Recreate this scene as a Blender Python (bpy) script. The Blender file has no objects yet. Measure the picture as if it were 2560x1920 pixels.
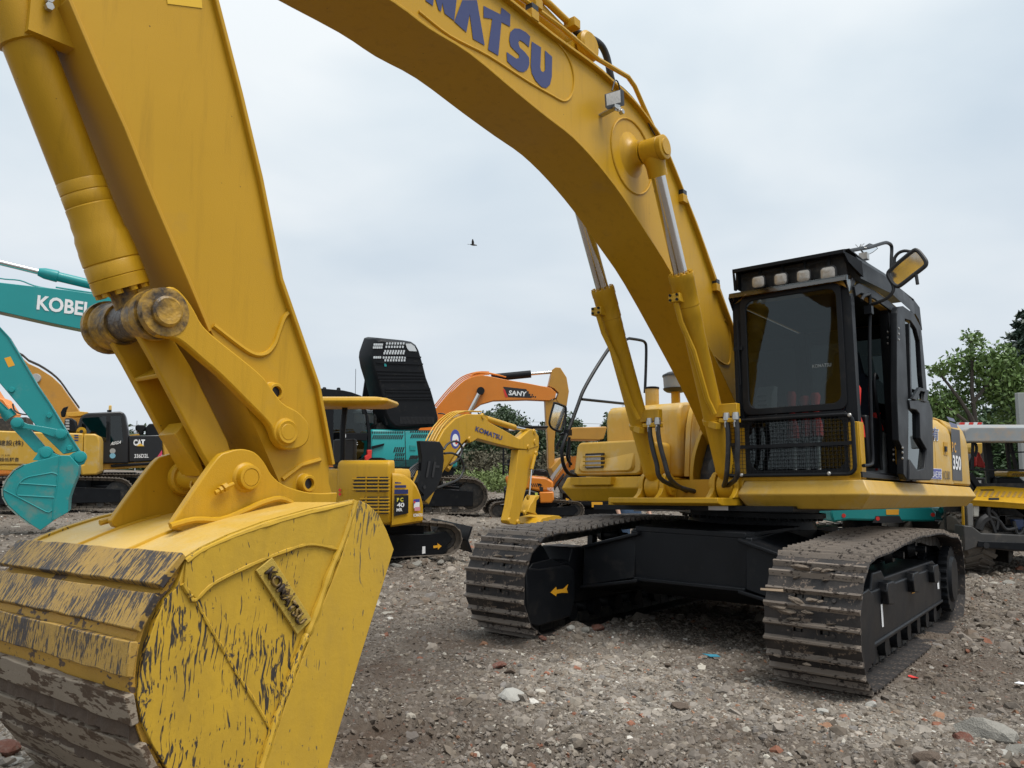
import bpy, bmesh, math, random
import numpy as np
from mathutils import Vector as V, Matrix
random.seed(7); rng = np.random.default_rng(11)
SC = bpy.context.scene; COL = SC.collection
PI = math.pi; R = math.radians

# ------------------------------------------------------------ camera, world, sun, exposure
FPX = 2013.27                       # focal length in pixels of a 2560 px wide picture
PITCH = math.atan(195/FPX); CAMZ = 1.5
cd = bpy.data.cameras.new('camera'); cam = bpy.data.objects.new('camera', cd); COL.objects.link(cam)
cd.sensor_width = 36; cd.lens = FPX/2560*36; cd.clip_end = 3000; cd.clip_start = .05
cam.location = (0, 0, CAMZ); cam.rotation_euler = (PI/2+PITCH, 0, 0); SC.camera = cam
CW = Matrix.Translation((0, 0, CAMZ)) @ Matrix.Rotation(PI/2+PITCH, 4, 'X')

SUN_EL, SUN_AZ = 69, 125            # azimuth clockwise from +Y
world = bpy.data.worlds.new('World'); SC.world = world; world.use_nodes = True
def build_world():
    nt = world.node_tree; nt.nodes.clear(); N = nt.nodes.new; L = nt.links.new
    out = N('ShaderNodeOutputWorld'); bg = N('ShaderNodeBackground'); L(bg.outputs[0], out.inputs[0])
    sky = N('ShaderNodeTexSky'); sky.sky_type = 'NISHITA'; sky.sun_disc = False
    sky.sun_elevation = R(SUN_EL); sky.sun_rotation = R(SUN_AZ)
    tc = N('ShaderNodeTexCoord'); sep = N('ShaderNodeSeparateXYZ'); L(tc.outputs['Generated'], sep.inputs[0])
    # cloud deck: project direction on a plane overhead
    ad = N('ShaderNodeMath'); ad.operation = 'ADD'; ad.inputs[1].default_value = .22; L(sep.outputs[2], ad.inputs[0])
    mx = N('ShaderNodeMath'); mx.operation = 'MAXIMUM'; mx.inputs[1].default_value = .08; L(ad.outputs[0], mx.inputs[0])
    dv = N('ShaderNodeVectorMath'); dv.operation = 'DIVIDE'; L(tc.outputs['Generated'], dv.inputs[0])
    cb = N('ShaderNodeCombineXYZ'); [L(mx.outputs[0], cb.inputs[i]) for i in range(3)]; L(cb.outputs[0], dv.inputs[1])
    n1 = N('ShaderNodeTexNoise'); n1.inputs['Scale'].default_value = 1.5; n1.inputs['Detail'].default_value = 6; n1.inputs['Roughness'].default_value = .42
    n1.inputs['Distortion'].default_value = .25
    L(dv.outputs[0], n1.inputs['Vector'])
    cr = N('ShaderNodeValToRGB'); L(n1.outputs[0], cr.inputs[0])
    e = cr.color_ramp.elements; e[0].position = .34; e[0].color = (.575, .67, .755, 1); e[1].position = .66; e[1].color = (.845, .89, .915, 1)
    m = cr.color_ramp.elements.new(.5); m.color = (.71, .785, .84, 1)
    # hazier, a little greyer and darker towards the horizon
    hz = N('ShaderNodeMapRange'); hz.inputs[1].default_value = 0; hz.inputs[2].default_value = .42; hz.inputs[3].default_value = 1; hz.inputs[4].default_value = 0
    L(sep.outputs[2], hz.inputs[0])
    mixh = N('ShaderNodeMix'); mixh.data_type = 'RGBA'; L(hz.outputs[0], mixh.inputs[0]); L(cr.outputs[0], mixh.inputs[6]); mixh.inputs[7].default_value = (.635, .69, .75, 1)
    sc = N('ShaderNodeVectorMath'); sc.operation = 'SCALE'; sc.inputs[3].default_value = .08; L(sky.outputs[0], sc.inputs[0])
    mix = N('ShaderNodeMix'); mix.data_type = 'RGBA'; mix.inputs[0].default_value = .94; L(sc.outputs[0], mix.inputs[6]); L(mixh.outputs[2], mix.inputs[7])
    # towards the lower half: dim ground colour
    zg = N('ShaderNodeMapRange'); zg.inputs[1].default_value = .45; zg.inputs[2].default_value = 1; zg.inputs[3].default_value = 1; zg.inputs[4].default_value = 1.3; L(sep.outputs[2], zg.inputs[0])
    zs = N('ShaderNodeVectorMath'); zs.operation = 'SCALE'; L(mix.outputs[2], zs.inputs[0]); L(zg.outputs[0], zs.inputs[3])
    L(zs.outputs[0], bg.inputs[0]); bg.inputs[1].default_value = .5
build_world()
sd = bpy.data.lights.new('sun', 'SUN'); sd.energy = 1.5; sd.angle = R(30); sd.color = (1, .965, .91)
sun = bpy.data.objects.new('sun', sd); COL.objects.link(sun)
_a, _e = R(SUN_AZ), R(SUN_EL)
sdir = V((math.sin(_a)*math.cos(_e), math.cos(_a)*math.cos(_e), math.sin(_e)))
sun.rotation_euler = sdir.to_track_quat('Z', 'Y').to_euler(); sun.location = (8, -6, 20)
SC.view_settings.view_transform = 'Standard'; SC.view_settings.look = 'None'
SC.view_settings.exposure = 1.15; SC.view_settings.gamma = 1; SC.view_settings.use_curve_mapping = False
SC.render.engine = 'CYCLES'; SC.cycles.max_bounces = 6; SC.cycles.transparent_max_bounces = 12

# ------------------------------------------------------------ frames: a machine's own axes, x forward, y left, z up
CR = {'C1':(0,0,2.370),'C2':(0,600,2.370),'C3':(0,1220,2.257),'C4':(740,0,2.087),'C5':(760,800,2.593),'C6':(1120,1200,2.633),
 'C7':(1700,560,2.127),'C8':(1800,1200,2.304),'D1':(1380,640,2.514),'D2':(1000,880,3.607),'D3':(780,820,4.365),'D4':(0,840,3.457),
 'D5':(240,660,2.860),'D6':(1820,580,2.593),'D7':(2260,780,2.513),'D8':(1300,0,2.963),'E1':(2290,1000,6.913),'E2':(2380,1020,3.95),
 'E3':(0,1040,5.53),'E4':(2120,600,5.53),'E5':(820,1140,5.53),'E6':(1400,1200,6.913),'P':(0,0,1)}
def ray(tag, u, v):
    a, b, s = CR[tag]; u = a+u/s; v = b+v/s
    return (CW.to_3x3() @ V(((u-1280)/FPX, -(v-960)/FPX, -1)))
class Frame:
    def __init__(s, M): s.M = M; s.I = M.inverted(); s.o = s.I @ V((0, 0, CAMZ)); s.r = s.I.to_3x3()
    def hit(s, tag, u, v, c, k=1):                       # the point of axis-plane k = c behind a place in the picture
        d = s.r @ ray(tag, u, v); return s.o + d*((c-s.o[k])/d[k])
    def hitn(s, tag, u, v, n, c): d = s.r @ ray(tag, u, v); n = V(n); return s.o + d*((c-n.dot(s.o))/n.dot(d))
    def y(s, tag, pts, c=0): return [(p.x, p.z) for p in (s.hit(tag, u, v, c, 1) for u, v in pts)]
    def p3(s, tag, pts, c=0, k=1): return [s.hit(tag, u, v, c, k) for u, v in pts]
def place(x, y, z, deg): return Frame(Matrix.Translation((x, y, z)) @ Matrix.Rotation(R(deg), 4, 'Z'))
def at(u, v, Y):                                         # world point at distance Y
    d = ray('P', u, v); return V((0, 0, CAMZ)) + d*(Y/d.y)
def _mach():
    yaw, pt, rl = 3.8208, .1413, .0023
    F = V((math.cos(yaw)*math.cos(pt), math.sin(yaw)*math.cos(pt), math.sin(pt))); Rv = V((math.sin(yaw), -math.cos(yaw), 0)); U = Rv.cross(F)
    c, s = math.cos(rl), math.sin(rl); R2 = c*Rv+s*U; U2 = -s*Rv+c*U
    Cm = Matrix((R2, U2, -F)).transposed().to_4x4(); Cm.translation = V((7.8531, 3.2997, 1.2245))
    return CW @ Cm.inverted()
MM = Frame(_mach())                                      # the big excavator: upper structure
MU = Frame(MM.M @ Matrix.Rotation(.0467, 4, 'Z') @ Matrix.Rotation(-.034, 4, 'X'))   # its undercarriage

# ------------------------------------------------------------ mesh builder
class G:
    def __init__(s): s.bm = bmesh.new(); s.mi = 0
    def _f(s, vs):
        try: f = s.bm.faces.new(vs); f.material_index = s.mi; return f
        except ValueError: return None
    def prism(s, out, y0, y1):
        a = [s.bm.verts.new((x, y0, z)) for x, z in out]; b = [s.bm.verts.new((x, y1, z)) for x, z in out]; n = len(out)
        s._f(a); s._f(b[::-1])
        for i in range(n): s._f((a[i], b[i], b[(i+1) % n], a[(i+1) % n]))
        return s
    def solid(s, lo, hi):                                # two matching loops of 3D points
        a = [s.bm.verts.new(p) for p in lo]; b = [s.bm.verts.new(p) for p in hi]; n = len(a)
        s._f(a); s._f(b[::-1])
        for i in range(n): s._f((a[i], b[i], b[(i+1) % n], a[(i+1) % n]))
        return s
    def box(s, x0, x1, y0, y1, z0, z1, M=None):
        c = [V((x, y, z)) for x in (x0, x1) for y in (y0, y1) for z in (z0, z1)]
        if M: c = [M @ p for p in c]
        v = [s.bm.verts.new(p) for p in c]
        for q in ((0,1,3,2),(4,6,7,5),(0,4,5,1),(2,3,7,6),(0,2,6,4),(1,5,7,3)): s._f([v[i] for i in q])
        return s
    def bar(s, p, q, w, h=None):                         # square bar between two points
        p, q = V(p), V(q); h = h or w; d = (q-p); L = d.length
        if L < 1e-6: return s
        z = d.normalized(); up = V((0, 0, 1)) if abs(z.z) < .9 else V((1, 0, 0)); x = z.cross(up).normalized(); y = z.cross(x)
        M = Matrix((x, y, z)).transposed().to_4x4(); M.translation = p
        return s.box(-w/2, w/2, -h/2, h/2, 0, L, M)
    def lathe(s, o, d, prof, n=20, cap=True, ph=0):
        o = V(o); d = V(d).normalized(); up = V((0, 0, 1)) if abs(d.z) < .9 else V((1, 0, 0)); x = d.cross(up).normalized(); y = d.cross(x); rings = []
        for t, r in prof:
            rings.append([s.bm.verts.new(o+d*t+(x*math.cos(2*PI*i/n+ph)+y*math.sin(2*PI*i/n+ph))*max(r, 1e-4)) for i in range(n)])
        for a, b in zip(rings, rings[1:]):
            for i in range(n): s._f((a[i], a[(i+1) % n], b[(i+1) % n], b[i]))
        if cap: s._f(rings[0]); s._f(rings[-1][::-1])
        return s
    def cyl(s, p, q, r, r2=None, n=16):
        p, q = V(p), V(q); return s.lathe(p, q-p, [(0, r), ((q-p).length, r if r2 is None else r2)], n)
    def tube(s, pts, r, n=8, sub=0):
        P = [V(p) for p in pts]
        if sub:
            Q = []
            for i in range(len(P)-1):
                a, b, c, d = P[max(i-1, 0)], P[i], P[i+1], P[min(i+2, len(P)-1)]
                for k in range(sub):
                    t = k/sub; Q.append(.5*((2*b)+(c-a)*t+(2*a-5*b+4*c-d)*t*t+(3*b-a-3*c+d)*t**3))
            P = Q+[P[-1]]
        T = [(P[min(i+1, len(P)-1)]-P[max(i-1, 0)]).normalized() for i in range(len(P))]
        x = T[0].cross(V((.3, .2, 1)) if abs(T[0].z) < .95 else V((1, 0, 0))).normalized(); rings = []
        for i, p in enumerate(P):
            x = (x-T[i]*x.dot(T[i])).normalized(); y = T[i].cross(x); rr = r[i] if isinstance(r, (list, tuple)) else r
            rings.append([s.bm.verts.new(p+(x*math.cos(2*PI*k/n)+y*math.sin(2*PI*k/n))*rr) for k in range(n)])
        for a, b in zip(rings, rings[1:]):
            for i in range(n): s._f((a[i], a[(i+1) % n], b[(i+1) % n], b[i]))
        s._f(rings[0]); s._f(rings[-1][::-1]); return s
    def ribbon(s, path, y0, y1, th):                     # a bent plate following an xz path, th to its left side
        n = len(path); P = [V((x, z)) for x, z in path]; nr = []
        for i in range(n):
            d = (P[min(i+1, n-1)]-P[max(i-1, 0)]).normalized(); nr.append(V((-d.y, d.x)))
        lo = [(p.x, p.y) for p in P]; hi = [(p.x+q.x*th, p.y+q.y*th) for p, q in zip(P, nr)]
        A = [[s.bm.verts.new((x, y, z)) for x, z in L] for y in (y0, y1) for L in (lo, hi)]
        a0, b0, a1, b1 = A
        for i in range(n-1):
            s._f((a0[i], a0[i+1], a1[i+1], a1[i])); s._f((b0[i], b1[i], b1[i+1], b0[i+1]))
            s._f((a0[i], b0[i], b0[i+1], a0[i+1])); s._f((a1[i], a1[i+1], b1[i+1], b1[i]))
        s._f((a0[0], a1[0], b1[0], b0[0])); s._f((a0[-1], b0[-1], b1[-1], a1[-1])); return s
    def loft(s, rings, cap=True):
        rv = [[s.bm.verts.new(p) for p in r] for r in rings]; n = len(rv[0])
        for a, b in zip(rv, rv[1:]):
            for i in range(n): s._f((a[i], a[(i+1) % n], b[(i+1) % n], b[i]))
        if cap: s._f(rv[0]); s._f(rv[-1][::-1])
        return s
    def poly(s, pts): s._f([s.bm.verts.new(p) for p in pts]); return s
    def mesh(s, name, mats, ang=38, recalc=True):
        bm = s.bm
        if recalc: bmesh.ops.recalc_face_normals(bm, faces=bm.faces[:])
        for f in bm.faces: f.smooth = True
        for e in bm.edges:
            if len(e.link_faces) != 2 or e.calc_face_angle(0) > R(ang): e.smooth = False
        me = bpy.data.meshes.new(name); bm.to_mesh(me); bm.free()
        for m in (mats if isinstance(mats, (list, tuple)) else [mats]): me.materials.append(m)
        return me
    def obj(s, name, mats, parent=None, bevel=0, ang=38, recalc=True):
        o = bpy.data.objects.new(name, s.mesh(name, mats, ang, recalc)); COL.objects.link(o)
        if parent: o.parent = parent
        if bevel:
            b = o.modifiers.new('bevel', 'BEVEL'); b.width = bevel; b.segments = 2; b.limit_method = 'ANGLE'; b.angle_limit = R(35)
            b.harden_normals = False
        return o
def tag(o, label=None, cat=None, group=None, kind=None):
    for k, v in (('label', label), ('category', cat), ('group', group), ('kind', kind)):
        if v: o[k] = v
    return o
def empty(name, M, label, cat, group=None):
    o = bpy.data.objects.new(name, None); COL.objects.link(o); o.empty_display_size = .2
    o.matrix_world = M; return tag(o, label, cat, group)
def inst(name, me, parent, M):
    o = bpy.data.objects.new(name, me); COL.objects.link(o); o.parent = parent; o.matrix_local = M; return o
def rect(x0, x1, z0, z1, r=0, n=4):                      # rounded rectangle outline
    if not r: return [(x0, z0), (x1, z0), (x1, z1), (x0, z1)]
    o = []
    for cx, cz, a in ((x1-r, z0+r, -90), (x1-r, z1-r, 0), (x0+r, z1-r, 90), (x0+r, z0+r, 180)):
        o += [(cx+r*math.cos(R(a+90*k/n)), cz+r*math.sin(R(a+90*k/n))) for k in range(n+1)]
    return o
def smooth(pts, sub=4, closed=False):
    P = [V(p) for p in pts]; n = len(P); Q = []
    for i in range(n if closed else n-1):
        g = (lambda k: P[k % n]) if closed else (lambda k: P[min(max(k, 0), n-1)])
        a, b, c, d = g(i-1), g(i), g(i+1), g(i+2)
        for k in range(sub):
            t = k/sub; Q.append(tuple(.5*((2*b)+(c-a)*t+(2*a-5*b+4*c-d)*t*t+(3*b-a-3*c+d)*t**3)))
    if not closed: Q.append(tuple(P[-1]))
    return Q
def frame_y(g, outer, inner, y0, y1):                    # plate with an opening: matching loops
    a0 = [g.bm.verts.new((x, y0, z)) for x, z in outer]; b0 = [g.bm.verts.new((x, y0, z)) for x, z in inner]
    a1 = [g.bm.verts.new((x, y1, z)) for x, z in outer]; b1 = [g.bm.verts.new((x, y1, z)) for x, z in inner]; n = len(outer)
    for i in range(n):
        j = (i+1) % n
        g._f((a0[i], a0[j], b0[j], b0[i])); g._f((a1[i], b1[i], b1[j], a1[j])); g._f((a0[i], a1[i], a1[j], a0[j])); g._f((b0[i], b0[j], b1[j], b1[i]))
def text(body, O, X, U, w, h, mat, parent, name='lettering', th=.003, bold=.0, shear=0):
    """lettering filling a w x h box with its lower left corner at O, running along X, upright along U"""
    c = bpy.data.curves.new(name, 'FONT'); c.body = body; c.offset = bold; c.shear = shear; c.resolution_u = 3
    o = bpy.data.objects.new(name, c); COL.objects.link(o); dg = bpy.context.evaluated_depsgraph_get()
    me = bpy.data.meshes.new_from_object(o.evaluated_get(dg)); bpy.data.objects.remove(o)
    n = len(me.vertices); a = np.zeros(n*3); me.vertices.foreach_get('co', a); a = a.reshape(n, 3)
    lo, hi = a.min(0), a.max(0); X = V(X).normalized(); U = V(U).normalized(); Nn = X.cross(U); U = Nn.cross(X) if abs(X.dot(U)) > .5 else U
    a = (a-lo)/np.maximum(hi-lo, 1e-6); O = np.array(O)
    co = O + np.outer(a[:, 0]*w, X) + np.outer(a[:, 1]*h, U) + np.outer(np.full(n, th), Nn)
    me.vertices.foreach_set('co', co.ravel()); me.materials.clear(); me.materials.append(mat); me.update()
    o = bpy.data.objects.new(name, me); COL.objects.link(o); o.parent = parent; return o
def decal(pts, mat, parent, name='sticker'):
    return G().poly(pts).obj(name, mat, parent, recalc=False)

# ------------------------------------------------------------ materials
def mat(name, col, rough=.5, metal=0, vary=.12, vscale=3, dirt=None, dirtamt=.0, dscale=6, bump=.0, bscale=60, spots=0, coat=0, spec=.5, streak=0):
    m = bpy.data.materials.new(name); m.use_nodes = True; nt = m.node_tree; N = nt.nodes.new; L = nt.links.new; b = nt.nodes['Principled BSDF']
    b.inputs['Roughness'].default_value = rough; b.inputs['Metallic'].default_value = metal; b.inputs['Coat Weight'].default_value = coat
    b.inputs['Specular IOR Level'].default_value = spec
    tc = N('ShaderNodeTexCoord'); n1 = N('ShaderNodeTexNoise'); n1.inputs['Scale'].default_value = vscale; n1.inputs['Detail'].default_value = 5
    L(tc.outputs['Object'], n1.inputs['Vector'])
    mx = N('ShaderNodeMix'); mx.data_type = 'RGBA'; L(n1.outputs[0], mx.inputs[0])
    mx.inputs[6].default_value = tuple(c*(1-vary) for c in col)+(1,); mx.inputs[7].default_value = tuple(min(1, c*(1+vary)) for c in col)+(1,); last = mx.outputs[2]
    def over(src, color, fac_node):
        q = N('ShaderNodeMix'); q.data_type = 'RGBA'; L(fac_node, q.inputs[0]); L(src, q.inputs[6]); q.inputs[7].default_value = tuple(color)+(1,); return q.outputs[2]
    if dirt:
        n2 = N('ShaderNodeTexNoise'); n2.inputs['Scale'].default_value = dscale; n2.inputs['Detail'].default_value = 8; n2.inputs['Roughness'].default_value = .65; L(tc.outputs['Object'], n2.inputs['Vector'])
        mr = N('ShaderNodeMapRange'); L(n2.outputs[0], mr.inputs[0]); mr.inputs[1].default_value = .62-.3*dirtamt; mr.inputs[2].default_value = .78-.2*dirtamt; mr.inputs[4].default_value = min(1, .35+dirtamt)
        last = over(last, dirt, mr.outputs[0])
    if streak:
        mp = N('ShaderNodeMapping'); mp.inputs['Scale'].default_value = (9, 9, .8); L(tc.outputs['Object'], mp.inputs['Vector']); ns = N('ShaderNodeTexNoise'); ns.inputs['Scale'].default_value = 1.6; ns.inputs['Detail'].default_value = 7; ns.inputs['Roughness'].default_value = .7; L(mp.outputs[0], ns.inputs['Vector'])
        mk = N('ShaderNodeMapRange'); L(ns.outputs[0], mk.inputs[0]); mk.inputs[1].default_value = .52; mk.inputs[2].default_value = .78; mk.inputs[4].default_value = streak; last = over(last, tuple(c*.45 for c in col), mk.outputs[0])
    if spots:
        v = N('ShaderNodeTexVoronoi'); v.inputs['Scale'].default_value = 9; L(tc.outputs['Object'], v.inputs['Vector'])
        m2 = N('ShaderNodeMapRange'); L(v.outputs['Distance'], m2.inputs[0]); m2.inputs[1].default_value = .02*spots; m2.inputs[2].default_value = .035*spots; m2.inputs[3].default_value = .8; m2.inputs[4].default_value = 0
        last = over(last, (.05, .03, .01), m2.outputs[0])
    L(last, b.inputs['Base Color'])
    rr = N('ShaderNodeMapRange'); L(n1.outputs[0], rr.inputs[0]); rr.inputs[3].default_value = max(.05, rough-.12); rr.inputs[4].default_value = min(1, rough+.12); L(rr.outputs[0], b.inputs['Roughness'])
    if bump:
        n3 = N('ShaderNodeTexNoise'); n3.inputs['Scale'].default_value = bscale; n3.inputs['Detail'].default_value = 4; L(tc.outputs['Object'], n3.inputs['Vector'])
        bp = N('ShaderNodeBump'); bp.inputs['Strength'].default_value = bump; bp.inputs['Distance'].default_value = .01; L(n3.outputs[0], bp.inputs['Height']); L(bp.outputs[0], b.inputs['Normal'])
    return m
Y = (.50, .275, .012)
M_yel = mat('yellow_paint', Y, .40, vary=.10, vscale=1.7, dirt=(.36,.22,.05), dirtamt=.12, dscale=3, bump=.12, bscale=220, spots=1.15, spec=.30, streak=.4)
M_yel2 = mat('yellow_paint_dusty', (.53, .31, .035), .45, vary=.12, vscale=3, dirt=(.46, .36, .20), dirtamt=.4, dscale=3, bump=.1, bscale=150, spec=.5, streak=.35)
M_yin = mat('yellow_paint_inner', (.50, .27, .018), .5, vary=.1, spec=.3)
M_grease = mat('greasy_yellow_paint', (.46, .26, .03), .45, vary=.3, vscale=9, dirt=(.045, .03, .018), dirtamt=.8, dscale=11, bump=.6, bscale=40)
M_greaseD = mat('black_grease', (.06, .042, .028), .35, vary=.5, vscale=18, dirt=(.30, .2, .07), dirtamt=.35, dscale=20, bump=.8, bscale=35)
M_blk = mat('black_paint', (.008, .009, .011), .42, vary=.3, vscale=4, dirt=(.035, .031, .028), dirtamt=.2, dscale=5, bump=.05, spec=.22)
M_blk2 = mat('dark_grey_cab_paint', (.011, .012, .014), .40, vary=.25, vscale=5, dirt=(.05, .046, .04), dirtamt=.15, dscale=7, spec=.12)
M_rub = mat('black_rubber', (.018, .018, .019), .55, vary=.3, vscale=12)
M_rubd = mat('dusty_rubber_hose', (.02, .02, .021), .6, vary=.5, vscale=25, dirt=(.10, .09, .08), dirtamt=.2, dscale=25)
M_chr = mat('chrome_rod', (.62, .60, .58), .16, 1, vary=.05)
M_stl = mat('bolt_steel', (.45, .44, .42), .35, .8, vary=.2, vscale=30)
M_navy = mat('navy_lettering', (.025, .035, .13), .4, vary=.08)
M_wht = mat('white_print', (.78, .78, .78), .5, vary=.03)
M_blkp = mat('black_print', (.012, .012, .014), .4, vary=.05)
M_red = mat('red_plastic', (.62, .03, .02), .5, vary=.2, vscale=8)
M_orap = mat('orange_print', (.75, .36, .02), .5, vary=.05)
M_seat = mat('navy_seat_cloth', (.012, .02, .035), .9, vary=.3, vscale=20)
M_gryp = mat('grey_plastic', (.35, .36, .36), .5, vary=.1)
M_lens = mat('lamp_lens', (.36, .33, .29), .12, vary=.45, vscale=45, coat=.5)
M_teal = mat('teal_paint', (.008, .25, .25), .36, vary=.1, vscale=1.5, dirt=(.12, .27, .24), dirtamt=.1, dscale=3)
M_teald = mat('muddy_teal_paint', (.008, .25, .25), .42, vary=.12, vscale=2, dirt=(.17, .22, .18), dirtamt=.45, dscale=2.2)
M_ora = mat('orange_paint', (.62, .19, .014), .4, vary=.1, dirt=(.4, .2, .07), dirtamt=.15, dscale=3)
M_ylo = mat('faded_orange_yellow_paint', (.45, .22, .028), .5, vary=.15, dirt=(.3, .17, .06), dirtamt=.25, dscale=2)
M_cat = mat('cat_yellow_paint', (.55, .30, .035), .42, vary=.1)
M_dark = mat('dark_machinery', (.02, .019, .018), .6, vary=.5, vscale=12, dirt=(.08, .065, .05), dirtamt=.5, dscale=14)
M_mirror = mat('mirror_glass', (.88, .9, .9), .02, 1, vary=.01)
M_gryroof = mat('weathered_grey_roof', (.25, .27, .28), .6, vary=.25, vscale=4, dirt=(.36, .28, .21), dirtamt=.55, dscale=7)
M_top = mat('dusty_painted_sheen_top', (.60, .38, .07), .42, vary=.1, vscale=2, dirt=(.60, .46, .22), dirtamt=.45, dscale=2.5, bump=.25, bscale=60, spec=.5)  # paler base colour holds the sky sheen of the top plate, along with dust
M_tan = mat('dried_tan_mud', (.21, .165, .125), .95, vary=.3, vscale=14, bump=1, bscale=40)
M_skin = mat('skin', (.45, .26, .18), .5, vary=.05)
M_shirt = mat('white_shirt_cloth', (.72, .72, .76), .85, vary=.08, vscale=8, bump=.3, bscale=20)
M_jean = mat('blue_denim', (.05, .09, .16), .85, vary=.25, vscale=14, bump=.3, bscale=30)
M_hair = mat('dark_hair', (.015, .012, .01), .6, vary=.3, vscale=40)

def glass(name, tint=(.25, .28, .28), rough=.03, fac=.12):
    m = bpy.data.materials.new(name); m.use_nodes = True; nt = m.node_tree; nt.nodes.clear(); N = nt.nodes.new; L = nt.links.new
    o = N('ShaderNodeOutputMaterial'); t = N('ShaderNodeBsdfTransparent'); t.inputs[0].default_value = tint+(1,)
    g = N('ShaderNodeBsdfGlossy'); g.inputs['Roughness'].default_value = rough; g.inputs[0].default_value = (.9, .95, .95, 1)
    fr = N('ShaderNodeFresnel'); fr.inputs[0].default_value = 1.5; ad = N('ShaderNodeMath'); ad.operation = 'ADD'; ad.inputs[1].default_value = fac; L(fr.outputs[0], ad.inputs[0])
    mx = N('ShaderNodeMixShader'); L(ad.outputs[0], mx.inputs[0]); L(t.outputs[0], mx.inputs[1]); L(g.outputs[0], mx.inputs[2]); L(mx.outputs[0], o.inputs[0]); return m
M_glass = glass('tinted_windscreen', (.50, .54, .53), .02, .0); M_glassd = glass('dark_cab_glass', (.10, .115, .115), .02, .02); M_glassc = glass('clear_lamp_glass', (.8, .8, .78), .05, .08)

def worn(name, base, black, amt, stretch, rot=0, scale=1.0, grad=None, metal=0, rough=.45, gritty=.3, warp=0):
    """paint scraped through by long strokes, bump on the scratches"""
    m = bpy.data.materials.new(name); m.use_nodes = True; nt = m.node_tree; N = nt.nodes.new; L = nt.links.new; b = nt.nodes['Principled BSDF']
    tc = N('ShaderNodeTexCoord')
    b.inputs['Specular IOR Level'].default_value = .28
    OV = tc.outputs['Object']
    if warp:
        wn = N('ShaderNodeTexNoise'); wn.inputs['Scale'].default_value = 3.2; wn.inputs['Detail'].default_value = 2; L(tc.outputs['Object'], wn.inputs['Vector']); wm = N('ShaderNodeVectorMath'); wm.operation = 'MULTIPLY_ADD'; L(wn.outputs['Color'], wm.inputs[0]); wm.inputs[1].default_value = (warp,)*3; L(tc.outputs['Object'], wm.inputs[2]); OV = wm.outputs[0]
    def noise(sc, det, rough_, vec): n = N('ShaderNodeTexNoise'); n.inputs['Scale'].default_value = sc; n.inputs['Detail'].default_value = det; n.inputs['Roughness'].default_value = rough_; L(vec, n.inputs['Vector']); return n.outputs[0]
    def mapping(s, r): q = N('ShaderNodeMapping'); q.inputs['Scale'].default_value = s; q.inputs['Rotation'].default_value = r; L(OV, q.inputs['Vector']); return q.outputs[0]
    def rng_(x, a, b_, c=0, d=1): q = N('ShaderNodeMapRange'); L(x, q.inputs[0]); q.inputs[1].default_value = a; q.inputs[2].default_value = b_; q.inputs[3].default_value = c; q.inputs[4].default_value = d; return q.outputs[0]
    def mth(op, x, y): 
        q = N('ShaderNodeMath'); q.operation = op; q.use_clamp = op != 'SUBTRACT'
        for i, k in enumerate((x, y)):
            if isinstance(k, (int, float)): q.inputs[i].default_value = k
            else: L(k, q.inputs[i])
        return q.outputs[0]
    s1 = noise(scale*3.2, 3, .6, mapping(stretch, (0, rot, 0))); s2 = noise(scale*5, 2, .5, mapping((stretch[0]*.6, stretch[1], stretch[2]*1.3), (0, rot+.45, 0)))
    patch = noise(1.7*scale, 6, .62, tc.outputs['Object']); fine = noise(14*scale, 5, .7, tc.outputs['Object'])
    th = rng_(patch, .32, .70, .15, -.11); soft = rng_(noise(2.6*scale, 7, .7, mapping((stretch[0]*.12, stretch[1]*.12, 1), (0, rot, 0))), .42, .72, 0, .5)
    if grad:
        sp = N('ShaderNodeSeparateXYZ'); L(tc.outputs['Object'], sp.inputs[0]); th = mth('SUBTRACT', th, rng_(sp.outputs['XYZ'.index(grad[0])], grad[1], grad[2], 0, grad[3]))
    a = rng_(mth('SUBTRACT', s1, th), .655-amt, .69-amt); c = rng_(mth('SUBTRACT', s2, th), .70-amt, .73-amt)
    f = rng_(mth('SUBTRACT', fine, th), .70-amt*.7, .76-amt*.7); k = mth('MAXIMUM', mth('MAXIMUM', a, c), f)
    k = mth('MULTIPLY', k, rng_(fine, .25, .45, .55, 1))
    mx = N('ShaderNodeMix'); mx.data_type = 'RGBA'; L(patch, mx.inputs[0]); mx.inputs[6].default_value = tuple(c_*.86 for c_ in base)+(1,); mx.inputs[7].default_value = tuple(c_*1.08 for c_ in base)+(1,)
    ms = N('ShaderNodeMix'); ms.data_type = 'RGBA'; L(soft, ms.inputs[0]); L(mx.outputs[2], ms.inputs[6]); ms.inputs[7].default_value = tuple(b_*.55+c_*.6 for b_, c_ in zip(base, black))+(1,)
    m2 = N('ShaderNodeMix'); m2.data_type = 'RGBA'; L(k, m2.inputs[0]); L(ms.outputs[2], m2.inputs[6])
    bl = N('ShaderNodeMix'); bl.data_type = 'RGBA'; L(fine, bl.inputs[0]); bl.inputs[6].default_value = tuple(c_*.6 for c_ in black)+(1,); bl.inputs[7].default_value = tuple(c_*1.7 for c_ in black)+(1,); L(bl.outputs[2], m2.inputs[7])
    L(m2.outputs[2], b.inputs['Base Color']); b.inputs['Roughness'].default_value = rough; L(mth('MULTIPLY', k, metal), b.inputs['Metallic'])
    bp = N('ShaderNodeBump'); bp.inputs['Strength'].default_value = gritty; bp.inputs['Distance'].default_value = .006; L(mth('ADD', mth('MULTIPLY', k, -.5), fine), bp.inputs['Height']); L(bp.outputs[0], b.inputs['Normal'])
    return m
M_side = worn('scraped_bucket_side_paint', (.54, .33, .032), (.04, .034, .03), .008, (26, 26, 1.3), R(16), 1.15, grad=('X', 6.05, 6.62, .17), warp=.10)
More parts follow.
